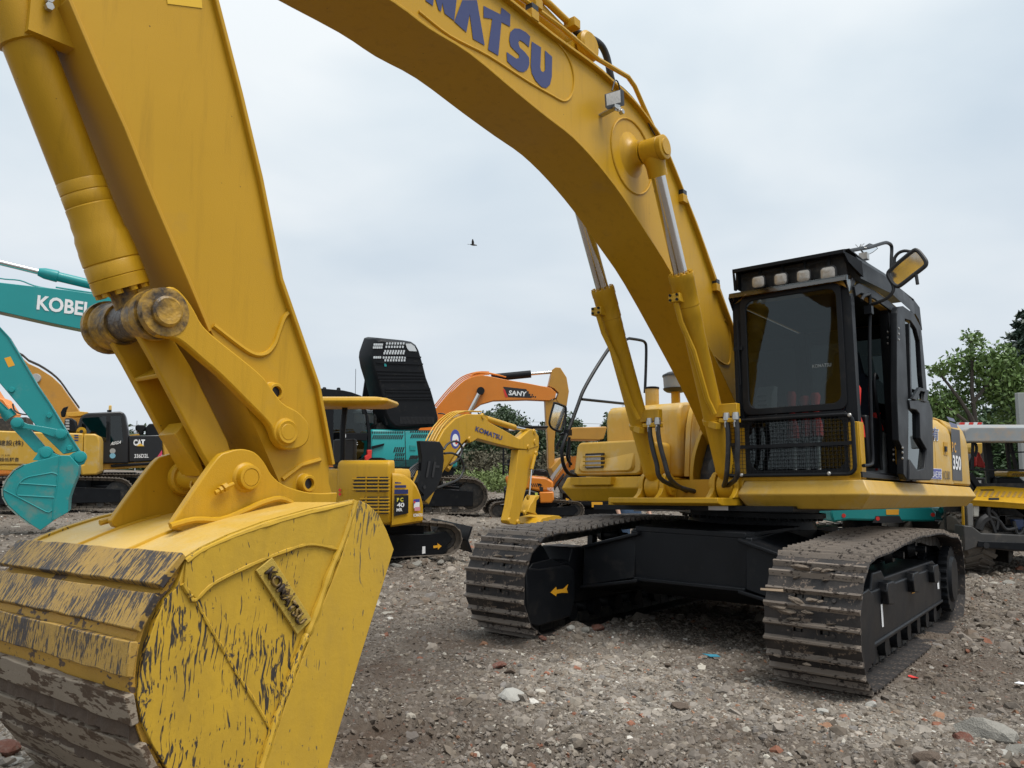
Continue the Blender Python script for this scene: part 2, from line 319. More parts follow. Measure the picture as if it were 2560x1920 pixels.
M_cut = worn('scraped_cutting_edge_paint', (.54, .33, .035), (.10, .08, .05), .012, (24, 24, 1.2), R(-14), 1.1, warp=.12)
M_shell = worn('rubbed_bucket_shell_paint', (.50, .28, .04), (.09, .06, .042), .07, (3, 2, 3), 0, 2.0, gritty=.8, rough=.6)
M_wear = worn('bare_wear_strip_steel', (.40, .24, .05), (.05, .042, .04), .155, (2.2, 14, 2.2), 0, 1.9, metal=.3, gritty=.6, rough=.5)
M_wearm = worn('muddy_wear_strip_steel', (.27, .22, .165), (.075, .048, .03), .13, (5, 1.2, 5), 0, 1.8, gritty=.9, rough=.75)
M_track = worn('muddy_track_steel', (.026, .024, .024), (.13, .10, .078), .06, (3, 3, 3), 0, 3, gritty=.8, rough=.6)
M_rib = worn('worn_track_rib_steel', (.20, .165, .135), (.05, .04, .034), .08, (5, 3, 5), 0, 3, metal=.4, gritty=.6, rough=.45)
M_trackb = worn('dusty_track_steel', (.15, .125, .10), (.05, .042, .036), .06, (3, 3, 3), 0, 2, gritty=.8, rough=.8)
M_mud = mat('dried_mud', (.085, .058, .04), .95, vary=.35, vscale=12, bump=1, bscale=30)
# ------------------------------------------------------------ THE BIG YELLOW EXCAVATOR
EX = empty('excavator', MM.M, 'big yellow crawler excavator in the foreground with its bucket set down beside the camera', 'excavator')
WB = .205
# ---- boom
lowB = MM.y('C4', [(500,0),(690,140),(900,270),(1140,470),(1300,600),(1440,710),(1570,850),(1700,1020),(1830,1220),(1960,1430)], .22)+MM.y('D1', [(1000,600),(1130,870)], .22)
upB = MM.y('C4', [(1105,0),(1340,190),(1560,350),(1640,420),(1760,530),(1860,660),(1930,780)], .235)
upB = upB+[(1.42,3.60),(1.11,3.23),(.72,2.8),(.35,2.35),(.12,2.02)]
lowB = [(6.52,4.02),(6.1,3.93),(5.6,3.92)]+lowB+[(.45,1.86),(.2,1.6)]
upB = [(6.62,4.22),(6.5,4.42),(6.1,4.52),(5.3,4.50),(4.7,4.44)]+upB
lowS, upS = smooth(lowB, 3), smooth(upB, 3)
foot = [(.12+.2*math.cos(R(a)), 1.78+.2*math.sin(R(a))) for a in (110, 150, 180, 210, 250, 285)]
boom = G().prism(upS+foot+lowS[::-1], -WB, WB).obj('boom', M_yel, EX)
for nm, path, w, th in (('boom_top_flange', upS, .245, .022), ('boom_bottom_flange', lowS, .232, -.02)):
    G().ribbon(path, -w, w, -th).obj(nm, M_yel, boom, bevel=.004)
wb = G()
wb.tube([(x, WB+.002, z) for x, z in smooth(MM.y('C4', [(640,60),(800,185),(1000,290),(1200,420),(1330,495),(1400,528),(1440,490),(1449,400),(1420,300),(1350,212),(1200,100)], .207), 4)], .009, 6)
wb.tube([(2.50+.35*math.cos(t)*.9, WB+.002, 3.93+.30*math.sin(t)) for t in np.linspace(0, 2*PI, 41)], .009, 6)
wb.tube([(x, WB+.002, z) for x, z in smooth(MM.y('D1', [(1015,625),(1060,665),(1100,682),(1118,660),(1122,560),(1112,440),(1085,400)], .207), 4)], .010, 6)
wb.obj('weld_bead', M_yel, boom)
# lettering on the boom side, each letter its own plate of vinyl
LET = {'M': [[(655,0),(815,0),(822,58),(840,2),(870,0)]],
 'A': [[(826,112),(868,0),(944,0),(985,237),(924,203),(907,72),(889,168)]],
 'T': [[(979,30),(1068,75),(1073,38),(1119,75),(1117,139),(1072,115),(1056,290),(1002,258),(1024,98),(979,92)]],
 'S': [[(1222,190),(1216,246),(1190,222),(1168,208),(1160,222),(1168,248),(1195,272),(1216,300),(1218,335),(1208,362),(1188,376),(1165,372),(1130,348),(1102,318),(1099,270),(1124,288),(1150,306),(1164,302),(1165,286),(1140,262),(1120,240),(1113,208),(1118,168),(1140,148),(1168,150),(1200,168)]],
 'U': [[(1230,216),(1279,247),(1275,350),(1279,370),(1290,376),(1300,366),(1299,262),(1337,296),(1335,400),(1326,440),(1306,459),(1282,454),(1250,420),(1230,380),(1225,340)]]}
LET['M'] = [[(676,3),(715,30),(722,-30),(745,52),(757,60),(764,14),(776,70),(826,108),(848,-92),(790,-132),(770,-60),(748,-160),(695,-198)]]
for k, (L_,) in LET.items():
    G().poly([V((x, WB+.004, z)) for x, z in MM.y('C4', L_, WB+.004)]).obj('letter', M_navy, boom, recalc=False)
# the letters beyond the top of the picture follow the same size
text('KO', (5.58,WB+.004,3.99), (-1,0,.0), (0,0,1), .62, .33, M_navy, boom, 'letter', bold=.02)
# boom cylinder boss, rod pin
for s in (1, -1):
    G().lathe((2.51, s*WB, 3.94), (0, s, 0), [(0,.185 if s > 0 else .12),(.012,.155 if s > 0 else .115),(.035,.115),(.06,.10),(.095,.095)], 28).obj('pin_boss', M_yel, boom)
# pipes along the top
pp = G()
for off, yy, r in ((.075, .205, .019), (.075, .13, .017), (.07, -.15, .019)):
    P = MM.p3('D8', [(-60,-60),(30,0),(300,200),(580,440),(800,570),(850,640),(920,800),(1040,1060),(1150,1290),(1300,1659)], .205) if yy == .205 else None
    if P: pts = [V((p.x, yy, p.z)) for p in P]+[V((.75,yy,2.93)), V((.35,yy,2.5))]; pts = [V((6.0,yy,4.62)), V((4.9,yy,4.56))]+[p for p in pts if p.x < 4.7]
    else: pts = [V((x, yy, z+off)) for x, z in upS if .5 < x < 6.0]
    pp.tube(pts, r, 8)
pp.obj('hydraulic_pipe', M_yel, boom)
pp = G(); PT = MM.p3('C4', [(1230,-60),(1280,-10),(1320,20),(1435,130)], .10)
pp.tube([V((5.2,.1,4.66)), V((4.3,.1,4.70))]+PT, .026, 10); pp.obj('hydraulic_pipe', M_yel, boom)
hs = G(); HP = MM.p3('C4', [(1435,130),(1470,172),(1530,195),(1590,235),(1622,300),(1640,390),(1650,430)], .10); hs.tube(HP, .028, 10, sub=4); hs.obj('hydraulic_hose', M_rub, boom)
fc = G()
for i, (tg, u, v) in enumerate((('C4',1240,30),('C4',1440,130))):
    p = MM.hit(tg, u, v, .12 if i else .2); fc.box(p.x-.04, p.x+.04, p.y-.05, p.y+.05, p.z-.035, p.z+.035)
fc.cyl(MM.hit('C4',1448,145,.1), MM.hit('C4',1488,185,.1), .024, n=10); fc.obj('pipe_clamp', M_yel, boom, bevel=.004)
for u, v in ((1240,35),(2022,1000),(2195,1465)):
    p = MM.hit('C4', u, v, .235); G().box(p.x-.035, p.x+.035, .19, .25, p.z-.03, p.z+.012).obj('clamp_block', M_blkp, boom, bevel=.003)
    G().box(p.x-.04, p.x+.04, .19, .252, p.z-.10, p.z-.03).obj('clamp_bracket', M_yel, boom, bevel=.003)
p = MM.hit('D8', 490, 350, .12)
G().lathe((p.x, -.12, p.z), (0,1,0), [(0,.10),(.02,.12),(.06,.12),(.07,.085),(.22,.085),(.23,.12),(.27,.12),(.29,.10)], 20).obj('pin_boss', M_yel, boom)
G().prism([(p.x-.24,p.z-.19),(p.x-.1,p.z+.02),(p.x,p.z+.1),(p.x+.1,p.z+.03),(p.x+.32,p.z-.12)], .04, .09).obj('arm_cylinder_bracket', M_yel, boom, bevel=.004)
ac = G(); q = V((6.6,0,5.0)); ac.cyl((p.x,0,p.z), (p.x+.2,0,p.z+.02), .07, .08); ac.cyl((p.x+.2,0,p.z+.03), (p.x+1.75,0,p.z+.28), .09, n=18); ac.obj('arm_cylinder_barrel', M_yel, boom)
G().cyl((p.x+1.75,0,p.z+.28), (6.75,0,5.02), .05).obj('arm_cylinder_rod', M_chr, boom)
cb = G(); cb.tube(MM.p3('D8', [(690,600),(760,650),(830,720),(890,800),(930,870),(975,960),(1000,1000)], .22), .006, 6, sub=3); cb.obj('cable', M_rub, boom)
# work lamp on the boom
lm = G(); F = MM.p3('D8', [(632,700),(748,665),(752,762),(638,790)], .33)
bk = [q+V((-.085, -.02, .008)) for q in F]; ctr = sum(F, V())/4
lm.loft([[ctr+(q-ctr)*1.12 for q in F], [ctr+(q-ctr)*1.12+V((-.05,-.01,.005)) for q in F], [ctr+(q-ctr)*.7+V((-.09,-.02,.01)) for q in F]]); lamp = lm.obj('work_lamp', M_rub, EX, bevel=.006)
G().loft([[ctr+(q-ctr)*.92+V((.004,.001,0)) for q in F], [ctr+(q-ctr)*.85+V((.012,.003,0)) for q in F]]).obj('lens', M_lens, lamp)
b0 = MM.hit('D8', 620, 850, .235); b1 = MM.hit('D8', 740, 805, .32)
g = G(); g.bar((b0.x,.20,b0.z), (b0.x-.01,.34,b0.z+.03), .05, .01); g.bar((b0.x,.33,b0.z+.03), b1, .012, .05); g.cyl(b1, ctr+V((-.05,0,-.07)), .012); g.lathe(b1+V((0,0,-.03)), (0,1,0), [(0,.02),(.03,.02)], 6); g.obj('lamp_bracket', M_stl, lamp)
g = G(); g.tube(MM.p3('D8', [(740,790),(752,740),(730,620),(705,595),(690,640),(682,672)], .30), .006, 6, sub=3); g.obj('lamp_wire', M_rub, lamp)

# ---- boom cylinders
def hyd(name, A, B, rb, rr, split, parent, mb=M_yel, eyew=.12, nb=12, eye=.12, ex=1.0):
    """cylinder from foot pin A to rod pin B; split = where the barrel ends"""
    A, B = V(A), V(B); d = (B-A).normalized(); L_ = (B-A).length; s = L_*split
    root = G()
    root.lathe(A, d, [(.08,rb*.75),(.14,rb*.95),(.17,rb*1.05),(.19,rb),(s-.45,rb),(s-.44,rb*1.04),(s-.36,rb*1.04),(s-.355,rb*1.07),(s-.27,rb*1.07),(s-.265,rb*1.13),(s-.17,rb*1.13),(s-.165,rb*1.16),(s-.06,rb*1.16),(s-.055,rb*1.2),(s,rb*1.2)], 28)
    cyl = root.obj(name, mb, parent)
    G().lathe(A+V((0,-eyew/2,0)), (0,1,0), [(0,eye*.9),(.01,eye),(eyew-.01,eye),(eyew,eye*.9)], 24).obj('foot_eye', mb, cyl)
    g = G(); up = V((0,1,0)); x = d.cross(up).normalized(); y = d.cross(x)
    for k in range(nb):
        a = 2*PI*k/nb; c = A+d*s+(x*math.cos(a)+y*math.sin(a))*rb*1.0; g.lathe(c, d, [(0,rb*.16),(rb*.18,rb*.16)], 6)
    g.obj('gland_bolt', mb, cyl)
    G().cyl(A+d*(s-.02), B-d*.1, rr, n=24).obj('rod', M_chr, cyl)
    g = G(); er = eye*.80; g.lathe(B+V((0,-eyew/2*ex,0)), (0,1,0), [(0,er*.9),(.008,er),(eyew*ex-.008,er),(eyew*ex,er*.9)], 28)
    g.lathe(B-d*(eye*1.75), d, [(0,rr*1.35),(eye*.7,rr*1.35),(eye*1.0,eye*.72),(eye*1.4,eye*.72)], 20); g.obj('rod_eye', mb, cyl)
    return cyl, d, L_, s
for s in (1, -1):
    A = V((1.20, .353*s, 1.33)); B = V((2.50, .385*s, 3.93))
    cyl, d, L_, sp = hyd('boom_cylinder', A, B, .086, .057, .655, EX, eyew=.155, eye=.118)
    g = G(); g.lathe(B+V((0, s*.078, 0)), (0, s, 0), [(0,.096),(.035,.096),(.040,.088),(.040,.066),(.050,.062)], 28); g.obj('pin_cap', M_yel, cyl)
    # feed pipe on the front of the barrel, clamp band, hose block
    nrm = V((d.z, 0, -d.x)); n2 = (nrm*.8+V((0, -.6*1, 0))).normalized()
    off = lambda t, k, sy=0: A+d*t+nrm*k+V((0, sy, 0))
    g = G(); g.tube([off(sp-.17,.10,-.03), off(sp-.20,.135,-.03), off(sp-.36,.13,-.03), off(sp-.50,.115,-.01), off(sp-.62,.125,.02), off(sp-1.05,.12,.04), off(.80,.11,.05), off(.72,.115,.07)], .022, 8); g.obj('feed_pipe', M_yel, cyl)
    p0 = off(sp-.17, .115, -.03); g = G(); g.box(p0.x-.05, p0.x+.04, p0.y-.05, p0.y+.05, p0.z-.035, p0.z+.035); blk = g.obj('port_block', M_yel, cyl, bevel=.005)
    g = G()
    for dy in (-.03, .03):
        for dz in (-.02, .02): g.lathe((p0.x+.04, p0.y+dy, p0.z+dz), (1,0,0), [(0,.011),(.014,.011)], 6)
    g.obj('port_bolt', M_blk2, cyl)
    cb = G(); cb.lathe(A+d*.60, d, [(0,.089),(.003,.098),(.045,.098),(.048,.089)], 28); cb.bar(off(.62,.08,.0), off(.62,.14,.09), .05, .05)
    band = cb.obj('clamp_band', M_yel, cyl)
    c0 = A+d*.66+V((.05, .14, 0)); g = G(); g.box(c0.x-.05, c0.x+.02, c0.y-.10, c0.y+.10, c0.z-.02, c0.z+.09); g.box(c0.x-.06, c0.x+.05, c0.y-.05, c0.y+.10, c0.z-.07, c0.z-.035); g.obj('pipe_bracket', M_yel, cyl, bevel=.006)
    for k, dy in enumerate((-.02, .07)):
        top = c0+V((.03, dy*.9+.03, -.02)); end = V((.85-.05*k, .10*s+.06*(1-2*k), 1.30))
        g = G(); g.lathe(top+V((0,0,.03)), (0,0,-1), [(0,.026),(.03,.03),(.06,.03),(.065,.022),(.12,.022)], 10)
        g.obj('hose_fitting', M_stl, cyl)
        P = [top, top+V((0,.01,-.16)), top+V((-.02,.02-.03*s,-.36)), top+V((-.10,-.07*s,-.52)), end+V((.1,0,-.02)), end, end+V((-.2,0,.02))]
        g = G(); g.tube(P, .021, 10, sub=5); g.obj('hydraulic_hose', M_rubd, cyl)

# ---- arm
WA = .20
aB = MM.y('C1', [(410,0),(590,430),(740,760),(900,1160),(1110,1650)], WA); aF = MM.y('C1', [(1255,0),(1400,560),(1520,1060),(1640,1659)], WA)
lo = MM.y('D5', [(1560,880),(1665,1440)], WA); bt = MM.y('D5', [(1310,1560),(1060,990),(830,495)], WA)
out = [(6.55,4.40),(6.38,4.46),(6.25,4.35)]+aF+lo+[(5.40,1.30),(5.36,1.2),(5.40,1.12),(5.48,1.08),(5.56,1.12)]+bt+aB[::-1][1:]+[(6.95,3.72),(7.10,4.05),(7.18,4.45),(7.0,4.75),(6.85,4.78)]
arm = G().prism(out, -WA+.012, WA-.012).obj('arm', M_yel, EX)
for s in (1, -1):
    q = G().prism(out, s*(WA-.012), s*WA)
    q.obj('side_plate', M_yel, arm)
def inset(pts, d):
    n = len(pts); o = []
    for i in range(n):
        a, b, c = V(pts[i-1]), V(pts[i]), V(pts[(i+1) % n]); e1 = (b-a).normalized(); e2 = (c-b).normalized(); t = (e1+e2); t = t.normalized() if t.length > .1 else e1; o.append((b.x-t.y*d, b.y+t.x*d))
    return o
fr = [(6.60,4.5)]+aF+lo
G().ribbon(fr, -.225, .225, -.02).obj('front_flange', M_yel, arm, bevel=.004)
G().ribbon([q for q in aB]+MM.y('C2', [(1240,540)], WA), -.222, .222, .016).obj('rear_flange', M_yin, arm, bevel=.003)
g = G(); g.tube([(x, WA+.002, z) for x, z in smooth(MM.y('D5', [(835,440),(900,490),(1010,575),(1100,635),(1170,652),(1230,630),(1275,570),(1300,500),(1340,390),(1372,350)], WA), 4)], .012, 6)
g.tube([(x, WA+.002, z) for x, z in MM.y('D5', [(1330,1540),(1460,1440),(1600,1400)], WA)], .012, 6); g.obj('weld_bead', M_yel, arm)
for u, v in ((1285,915), (1518,1570)):
    p = MM.hit('D5', u, v, WA+.03); g = G(); g.lathe((p.x, WA-.005, p.z), (0,1,0), [(0,.055),(.008,.045),(.04,.04),(.045,.036),(.045,.026),(.02,.026)], 20, cap=False); g.mi = 1; g.lathe((p.x, WA+.018, p.z), (0,1,0), [(0,.027),(.003,.027)], 16); g.obj('grease_boss', [M_yel, M_blkp], arm)
decal([V((x, WA+.003, z)) for x, z in MM.y('C1', [(985,-40),(1195,-20),(1199,48),(993,22)], WA+.003)], mat('yellow_label', (.75,.45,.02), .35), arm)
# ---- bucket cylinder lying along the arm
A = V((6.90, 0, 3.62)); B = V((6.285, 0, 1.965)); A = B+(V((6.79,0,3.09))-V((6.33,0,2.14))).normalized()*2.35
d = (B-A).normalized(); cy = G(); Lt = 2.35
def dist(z): return (z-A.z)/d.z
te = dist(2.13)
cy.lathe(A, d, [(.15,.08),(.25,.0905),(te-.40,.0905),(te-.397,.089),(te-.392,.0915),(te-.352,.0915),(te-.349,.089),(te-.344,.092),(te-.30,.092),(te-.297,.090),(te-.292,.094),(te-.25,.094),(te-.225,.0975),(te-.19,.0975),(te-.165,.105),(te-.13,.106),(te-.11,.109),(te-.065,.110),(te-.06,.106),(te-.055,.110),(te+.0,.111),(te+.002,.107),(te+.006,.111),(te+.055,.111)], 40)
bc = cy.obj('bucket_cylinder', M_yel, EX)
g = G(); x = V((0,1,0)); y = d.cross(x)
for k in range(10): a = 2*PI*k/10; g.lathe(A+d*(te+.055)+(x*math.cos(a)+y*math.sin(a))*.092, d, [(0,.016),(.018,.016)], 6)
g.obj('gland_bolt', M_yel, bc)
g = G(); g.lathe(A+d*(te+.03), d, [(0,.055),(.10,.055),(.15,.07),(.19,.078)], 20); g.obj('rod_end', M_grease, bc)
c_ = A+d*dist(3.06); g = G(); g.lathe(c_-d*.10, d, [(0,.094),(.004,.104),(.20,.104),(.204,.094)], 32); g.box(c_.x-.17, c_.x+.0, .06, .13, c_.z-.10, c_.z+.08, None); g.obj('clamp_band', M_yel, bc)
g = G()
for dz in (-.05, .03): p = MM.hit('C1', 285, 45+ (0 if dz < 0 else -45), .14); g.lathe(p, (0,1,0), [(0,.016),(.02,.016)], 6)
g.obj('clamp_bolt', M_stl, bc)
# ---- linkage
lk = G()
PA, PB = MM.hit('D5', 570, 360, .30), MM.hit('D5', 1430, 1180, .25)
UP = [(365,420),(400,270),(470,180),(560,165),(640,235),(705,330),(760,430),(850,520),(1050,680),(1200,810),(1330,985),(1440,1050),(1515,1130),(1530,1220),(1500,1290),(1430,1325),(1345,1320),(1290,1260),(1250,1160),(1180,1080),(1080,980),(900,800),(760,680),(620,560),(540,525),(450,510)]
linkout = smooth(MM.y('D5', UP, .265), 3, True)
for s in (1, -1):
    so = [(x, z) for x, z in linkout]
    g = G().prism(so, s*(.215 if s > 0 else .204), s*(.265 if s > 0 else .236)); L1 = g.obj('side_link', M_yel, EX, bevel=.008)
    pa, pb = V((6.285,0,1.955)), V((5.70,0,1.515))
    g = G()
    g.lathe((pb.x, s*(.26 if s > 0 else .23), pb.z), (0,s,0), [(0,.064),(.010,.062),(.014,.054),(.022,.053),(.028,.049),(.026,.036),(.028,.034)], 30)
    g.obj('pin_cap', M_yel, L1)
    g = G(); g.lathe((pa.x, s*(.235 if s > 0 else .19), pa.z), (0,s,0), [(0,.100),(.034,.098),(.036,.064),(.05,.062),(.058,.052),(.056,.04)], 30); g.obj('pin_cap', M_grease, L1)
    g = G(); g.lathe((pa.x, s*.075, pa.z), (0,s,0), [(0,.088),(.04,.094),(.08,.096),(.09,.104),(.14 if s > 0 else .11,.104)], 30); g.obj('link_collar', M_grease, L1)
g = G(); g.lathe((6.285,-.08,1.955), (0,1,0), [(0,.078),(.16,.078)], 28); g.obj('pin', M_greaseD, EX)
g = G(); g.lathe((6.285,-.245,1.955), (0,1,0), [(0,.10),(.015,.115),(.04,.115),(.045,.10)], 30); g.obj('pin_collar', M_grease, EX)
p = MM.hit('C2', 668, 548, -.29); G().lathe(p, MM.hit('C2', 605, 600, -.29)-p, [(0,.022),(.055,.022),(.056,.030),(.085,.030)], 12).obj('lock_bolt', M_grease, EX)
# H link from the top pin to the bucket
h = G(); T0, T1 = V((6.27,0,1.90)), V((5.90,0,1.33)); dd = (T1-T0).normalized(); nn = V((-dd.z,0,dd.x))
if nn.x > 0: nn = -nn
Lh = (T1-T0).length
def hp(t, k): q = T0+dd*t+nn*k; return (q.x, q.z)
for s in (1, -1):
    h.prism([hp(-.04,-.06), hp(.10,-.055), hp(Lh-.12,-.055), hp(Lh,-.05), hp(Lh,.05), hp(Lh-.12,.075), hp(.2,.08), hp(0,.06)], s*.095, s*.135)
h.prism([hp(.10,.045), hp(Lh-.03,.045), hp(Lh-.03,.06), hp(.10,.06)], -.10, .10)
h.prism([hp(.17,-.05), hp(.19,-.05), hp(.19,.07), hp(.17,.07)], -.10, .10)
hl = h.obj('centre_link', M_yel, EX, bevel=.006)
g = G(); g.lathe((5.905,-.20,1.315), (0,1,0), [(0,.055),(.40,.055)], 28); g.lathe((5.905,-.215,1.315),(0,1,0),[(0,.075),(.03,.075),(.04,.066)],28); g.obj('link_tube', M_yel, hl)
p = MM.hit('D5', 690, 1590, -.05); g = G(); g.lathe(p+V((-.05,0,0)), (.8,.35,.15), [(0,.035),(.045,.03),(.06,.027),(.06,.018),(.02,.018)], 16, cap=False); g.mi = 1; g.lathe(p+V((-.03,.008,0)), (.8,.35,.15), [(0,.019),(.01,.019)], 12); g.obj('grease_boss', [M_yel, M_blkp], hl)
g = G(); g.prism([hp(Lh-.27,-.02), hp(Lh-.05,-.05), hp(Lh-.03,-.07), hp(Lh-.25,-.09)], -.07, .07); g.obj('gusset', M_yel, hl, bevel=.004)
# ---- bucket
WK = .68
top = MM.y('C3', [(1045,405),(1150,335),(1300,265),(1500,190),(1750,120),(2000,65)], WK)
cut = MM.y('C3', [(2000,65),(2070,95),(2120,150),(2165,240),(2205,345),(2000,1000),(1830,1580)], WK)
back = MM.y('C3', [(1045,405),(1000,560),(935,625),(870,770),(830,900),(790,1060),(775,1180),(800,1320),(860,1450),(940,1580)], WK)
cx_, cz_ = cut[-1]; c1 = V(cut[-1])-V(cut[-2]); c1.normalize()
cutl = (cx_+c1.x*.38, cz_+c1.y*.38)
low = [(6.33,.24),(6.22,.08),(6.13,-.06),(6.06,-.15)]
sideout = back[::-1][::-1]+low+[cutl]+cut[::-1]+top[::-1][1:-1]
BK = G()
BK.prism(sideout, WK-.03, WK-.005); BK = BK.obj('bucket', M_side, EX)
tag(BK, 'scraped yellow digging bucket with dark bare wear strips')
for s in (1, -1):
    G().prism(sideout, s*(WK-.03), s*WK).obj('bucket_side_plate', M_side, BK, bevel=.003)
topd = MM.y('C3', [(1045,405),(1150,335),(1300,265),(1500,190),(1750,120),(1985,75)], WK)+MM.y('C3', [(1960,200),(1900,345),(1750,318),(1600,358),(1400,440),(1200,540),(1100,632),(1030,540)], WK)
for s in (1,-1):
    G().prism(topd, s*WK, s*(WK+.010)).obj('corner_plate', M_side, BK, bevel=.003)
    G().prism(MM.y('C3', [(2010,70),(2060,92),(2120,150),(2165,240),(2205,345),(2000,1000),(1830,1580)], WK)+[cutl]+[(cutl[0]+.14, cutl[1]-.02)]+MM.y('C3', [(1475,1580),(1600,1200),(1770,740),(1900,420)], WK), s*(WK+.0), s*(WK+.020)).obj('side_cutting_plate', M_cut, BK, bevel=.003)
g = G()
def wl(pts, y=WK+.004, r=.009): g.tube([(x, y, z) for x, z in smooth(MM.y('C3', pts, y), 6)], [r*(1+.25*random.uniform(-1, 1)) for _ in range(6*(len(pts)-1)+1)], 7)
wl([(2008,75),(1935,300),(1860,480),(1770,740),(1700,900),(1630,1100),(1560,1300),(1475,1580)], WK+.010, .015)
wl([(1030,540),(1070,600),(1100,632),(1200,540),(1400,440),(1600,358),(1750,318),(1905,345)])
wl([(1105,640),(1180,780),(1250,900),(1330,1040),(1420,1180),(1530,1370)], WK, .007)
wl([(1050,415),(1150,348),(1300,282),(1500,212),(1750,140),(1985,85)], WK+.004, .010)
g.obj('weld_bead', M_side, BK)
# cast name plate with raised lettering
q = [V((x, WK+.002, z)) for x, z in MM.y('C3', [(1435,465),(1665,825),(1750,740),(1525,390)], WK)]
M_plate = worn('rusty_name_plate', (.50, .34, .06), (.10, .06, .03), .05, (3, 3, 3), 0, 5, gritty=.5)
np_ = G(); np_.solid([p for p in q], [p+V((0,.012,0)) for p in q]); np_.obj('name_plate', M_plate, BK, bevel=.002)
X = (q[1]-q[0]); U = (q[3]-q[0]); O = q[0]+X*.08+U*.24+V((0,.013,0))
M_platel = worn('rusty_raised_letters', (.22, .14, .04), (.04, .028, .02), .17, (2, 2, 2), 0, 3, gritty=.3)
t = text('KOMATSU', O, X, U, X.length*.84, U.length*.52, M_platel, BK, bold=.025, th=.0)
t.modifiers.new('s', 'SOLIDIFY').thickness = .012; t.modifiers['s'].offset = 1
# shell: wraps from the top front round the back and down
def cut_prof(): return MM.y('C3', [(1985,95),(1750,150),(1500,222),(1300,300),(1150,372),(1045,425)], WK)
shellp = cut_prof()+[(6.395,.985),(6.43,.93),(6.47,.885),(6.505,.82),(6.525,.74),(6.53,.66),(6.52,.58),(6.49,.48),(6.44,.38),(6.37,.27),(6.28,.15),(6.19,.02),(6.12,-.08),(6.05,-.19)]
shp = smooth(shellp, 3)
G().ribbon(shp, -WK+.02, WK-.02, -.018).obj('shell', M_shell, BK)
g = G(); n0 = [i for i, (x, z) in enumerate(shp) if x < 6.37]; tp = [shp[i] for i in n0 if shp[i][1] > .9]
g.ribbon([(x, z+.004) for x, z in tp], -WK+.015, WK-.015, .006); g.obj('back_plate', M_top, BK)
g = G()
for yy in (.22, -.22): g.tube([(x, yy, z+.012) for x, z in tp if x > 6.0], .009, 6)
g.obj('weld_bead', M_yel, BK)
def arcpos(z):                                            # point + tangent of the shell at height z on its back side
    pts = [p for p in shp if p[0] > 6.0 or p[1] < .5]; best = min(range(1, len(pts)-1), key=lambda i: abs(pts[i][1]-z)+(0 if pts[i][0] > 6 else 9)); a, b, c = V(pts[best-1]), V(pts[best]), V(pts[best+1]); t = (c-a).normalized(); return b, t
strips = [(1.005,.915,M_wear),(.895,.80,M_wear),(.765,.665,M_wear),(.61,.51,M_wearm),(.46,.36,M_wearm),(.31,.21,M_wearm),(.16,.07,M_wearm),(.02,-.06,M_wearm)]
for k, (za, zb, m) in enumerate(strips):
    a, ta = arcpos(za); b, tb = arcpos(zb)
    if k == 0: a = V((6.375,1.025)); b = V((6.455,.925))
    t = (b-a).normalized(); n = V((-t.y, t.x)); n = n if n.x > 0 else -n
    w = WK+ (.012 if k == 0 else .006)
    pr = [a, b, b+n*.028, a+n*.028]; pr = [(p.x, p.y) for p in pr]
    o = G(); N_ = 14; rings = []
    for i in range(N_+1):
        yy = -w+2*w*i/N_; j = .003; rings.append([V((x+random.uniform(-j, j), yy, z+random.uniform(-j, j))) for x, z in pr])
    o.loft(rings); o.obj('wear_strip', m, BK, bevel=.004)
    if k >= 3:                                            # clay packed between the strips
        c, tc_ = arcpos(zb-.035); g = G(); rings = []
        for i in range(41):
            yy = -WK+.03+(2*WK-.06)*i/40; h = .012+.016*random.random(); rings.append([V((c.x-.01, yy, c.y+.055)), V((c.x+h, yy, c.y+.03+.015*random.random())), V((c.x+h*.9, yy, c.y-.02-.012*random.random())), V((c.x-.01, yy, c.y-.04))])
        g.loft(rings).obj('packed_mud', M_mud, BK)
for yy in np.linspace(-.56, .56, 5):
    g = G(); g.loft([[V((6.05+sx, yy+sy, -.10)) for sx, sy in ((-.05,-.05),(.06,-.05),(.06,.05),(-.05,.05))], [V((6.0+sx, yy+sy, -.22)) for sx, sy in ((-.04,-.04),(.03,-.04),(.03,.04),(-.04,.04))], [V((5.95+sx, yy+sy, -.32)) for sx, sy in ((-.015,-.035),(.0,-.035),(.0,.035),(-.015,.035))]]); g.obj('tooth', M_wearm, BK, bevel=.004)
# ears
ear = MM.y('C2', [(1020,1680),(1160,1470),(1290,1290),(1350,1255),(1430,1238),(1510,1258),(1565,1315),(1610,1390),(1680,1450),(1800,1490),(1900,1500),(2000,1496)], .275)
ear = smooth(ear, 3)+[(5.42,1.12),(5.70,1.08),(6.1,1.08),(6.19,1.10)]
for s in (1, -1):
    e = G().prism(ear, s*.235, s*.275).obj('ear', M_yel, BK, bevel=.005)
    g = G(); g.lathe((5.895, s*.27, 1.31), (0,s,0), [(0,.066),(.01,.062),(.016,.052),(.045,.050),(.047,.044),(.047,.0375),(.040,.0375),(.040,.036),(.046,.035)], 32)
    g.lathe((5.895, s*.20, 1.31), (0,s,0), [(0,.075),(.02,.078),(.04,.07)], 28)
    if s > 0:
        p = MM.hit('D5', 935, 1588, .30); g.cyl(p+V((-.03,0,.01)), p+V((.05,0,-.028)), .009, n=8); g.lathe(p, V((.05,0,-.028)), [(0,.018),(.018,.018)], 6); g.lathe(p+V((.022,0,-.012)), V((.05,0,-.028)), [(0,.015),(.012,.015)], 6)
    g.obj('pin_boss', M_yel, BK)
g = G(); g.lathe((5.45,-.24,1.17), (0,1,0), [(0,.05),(.48,.05)], 24); g.obj('pin', M_yel, BK)
g = G()
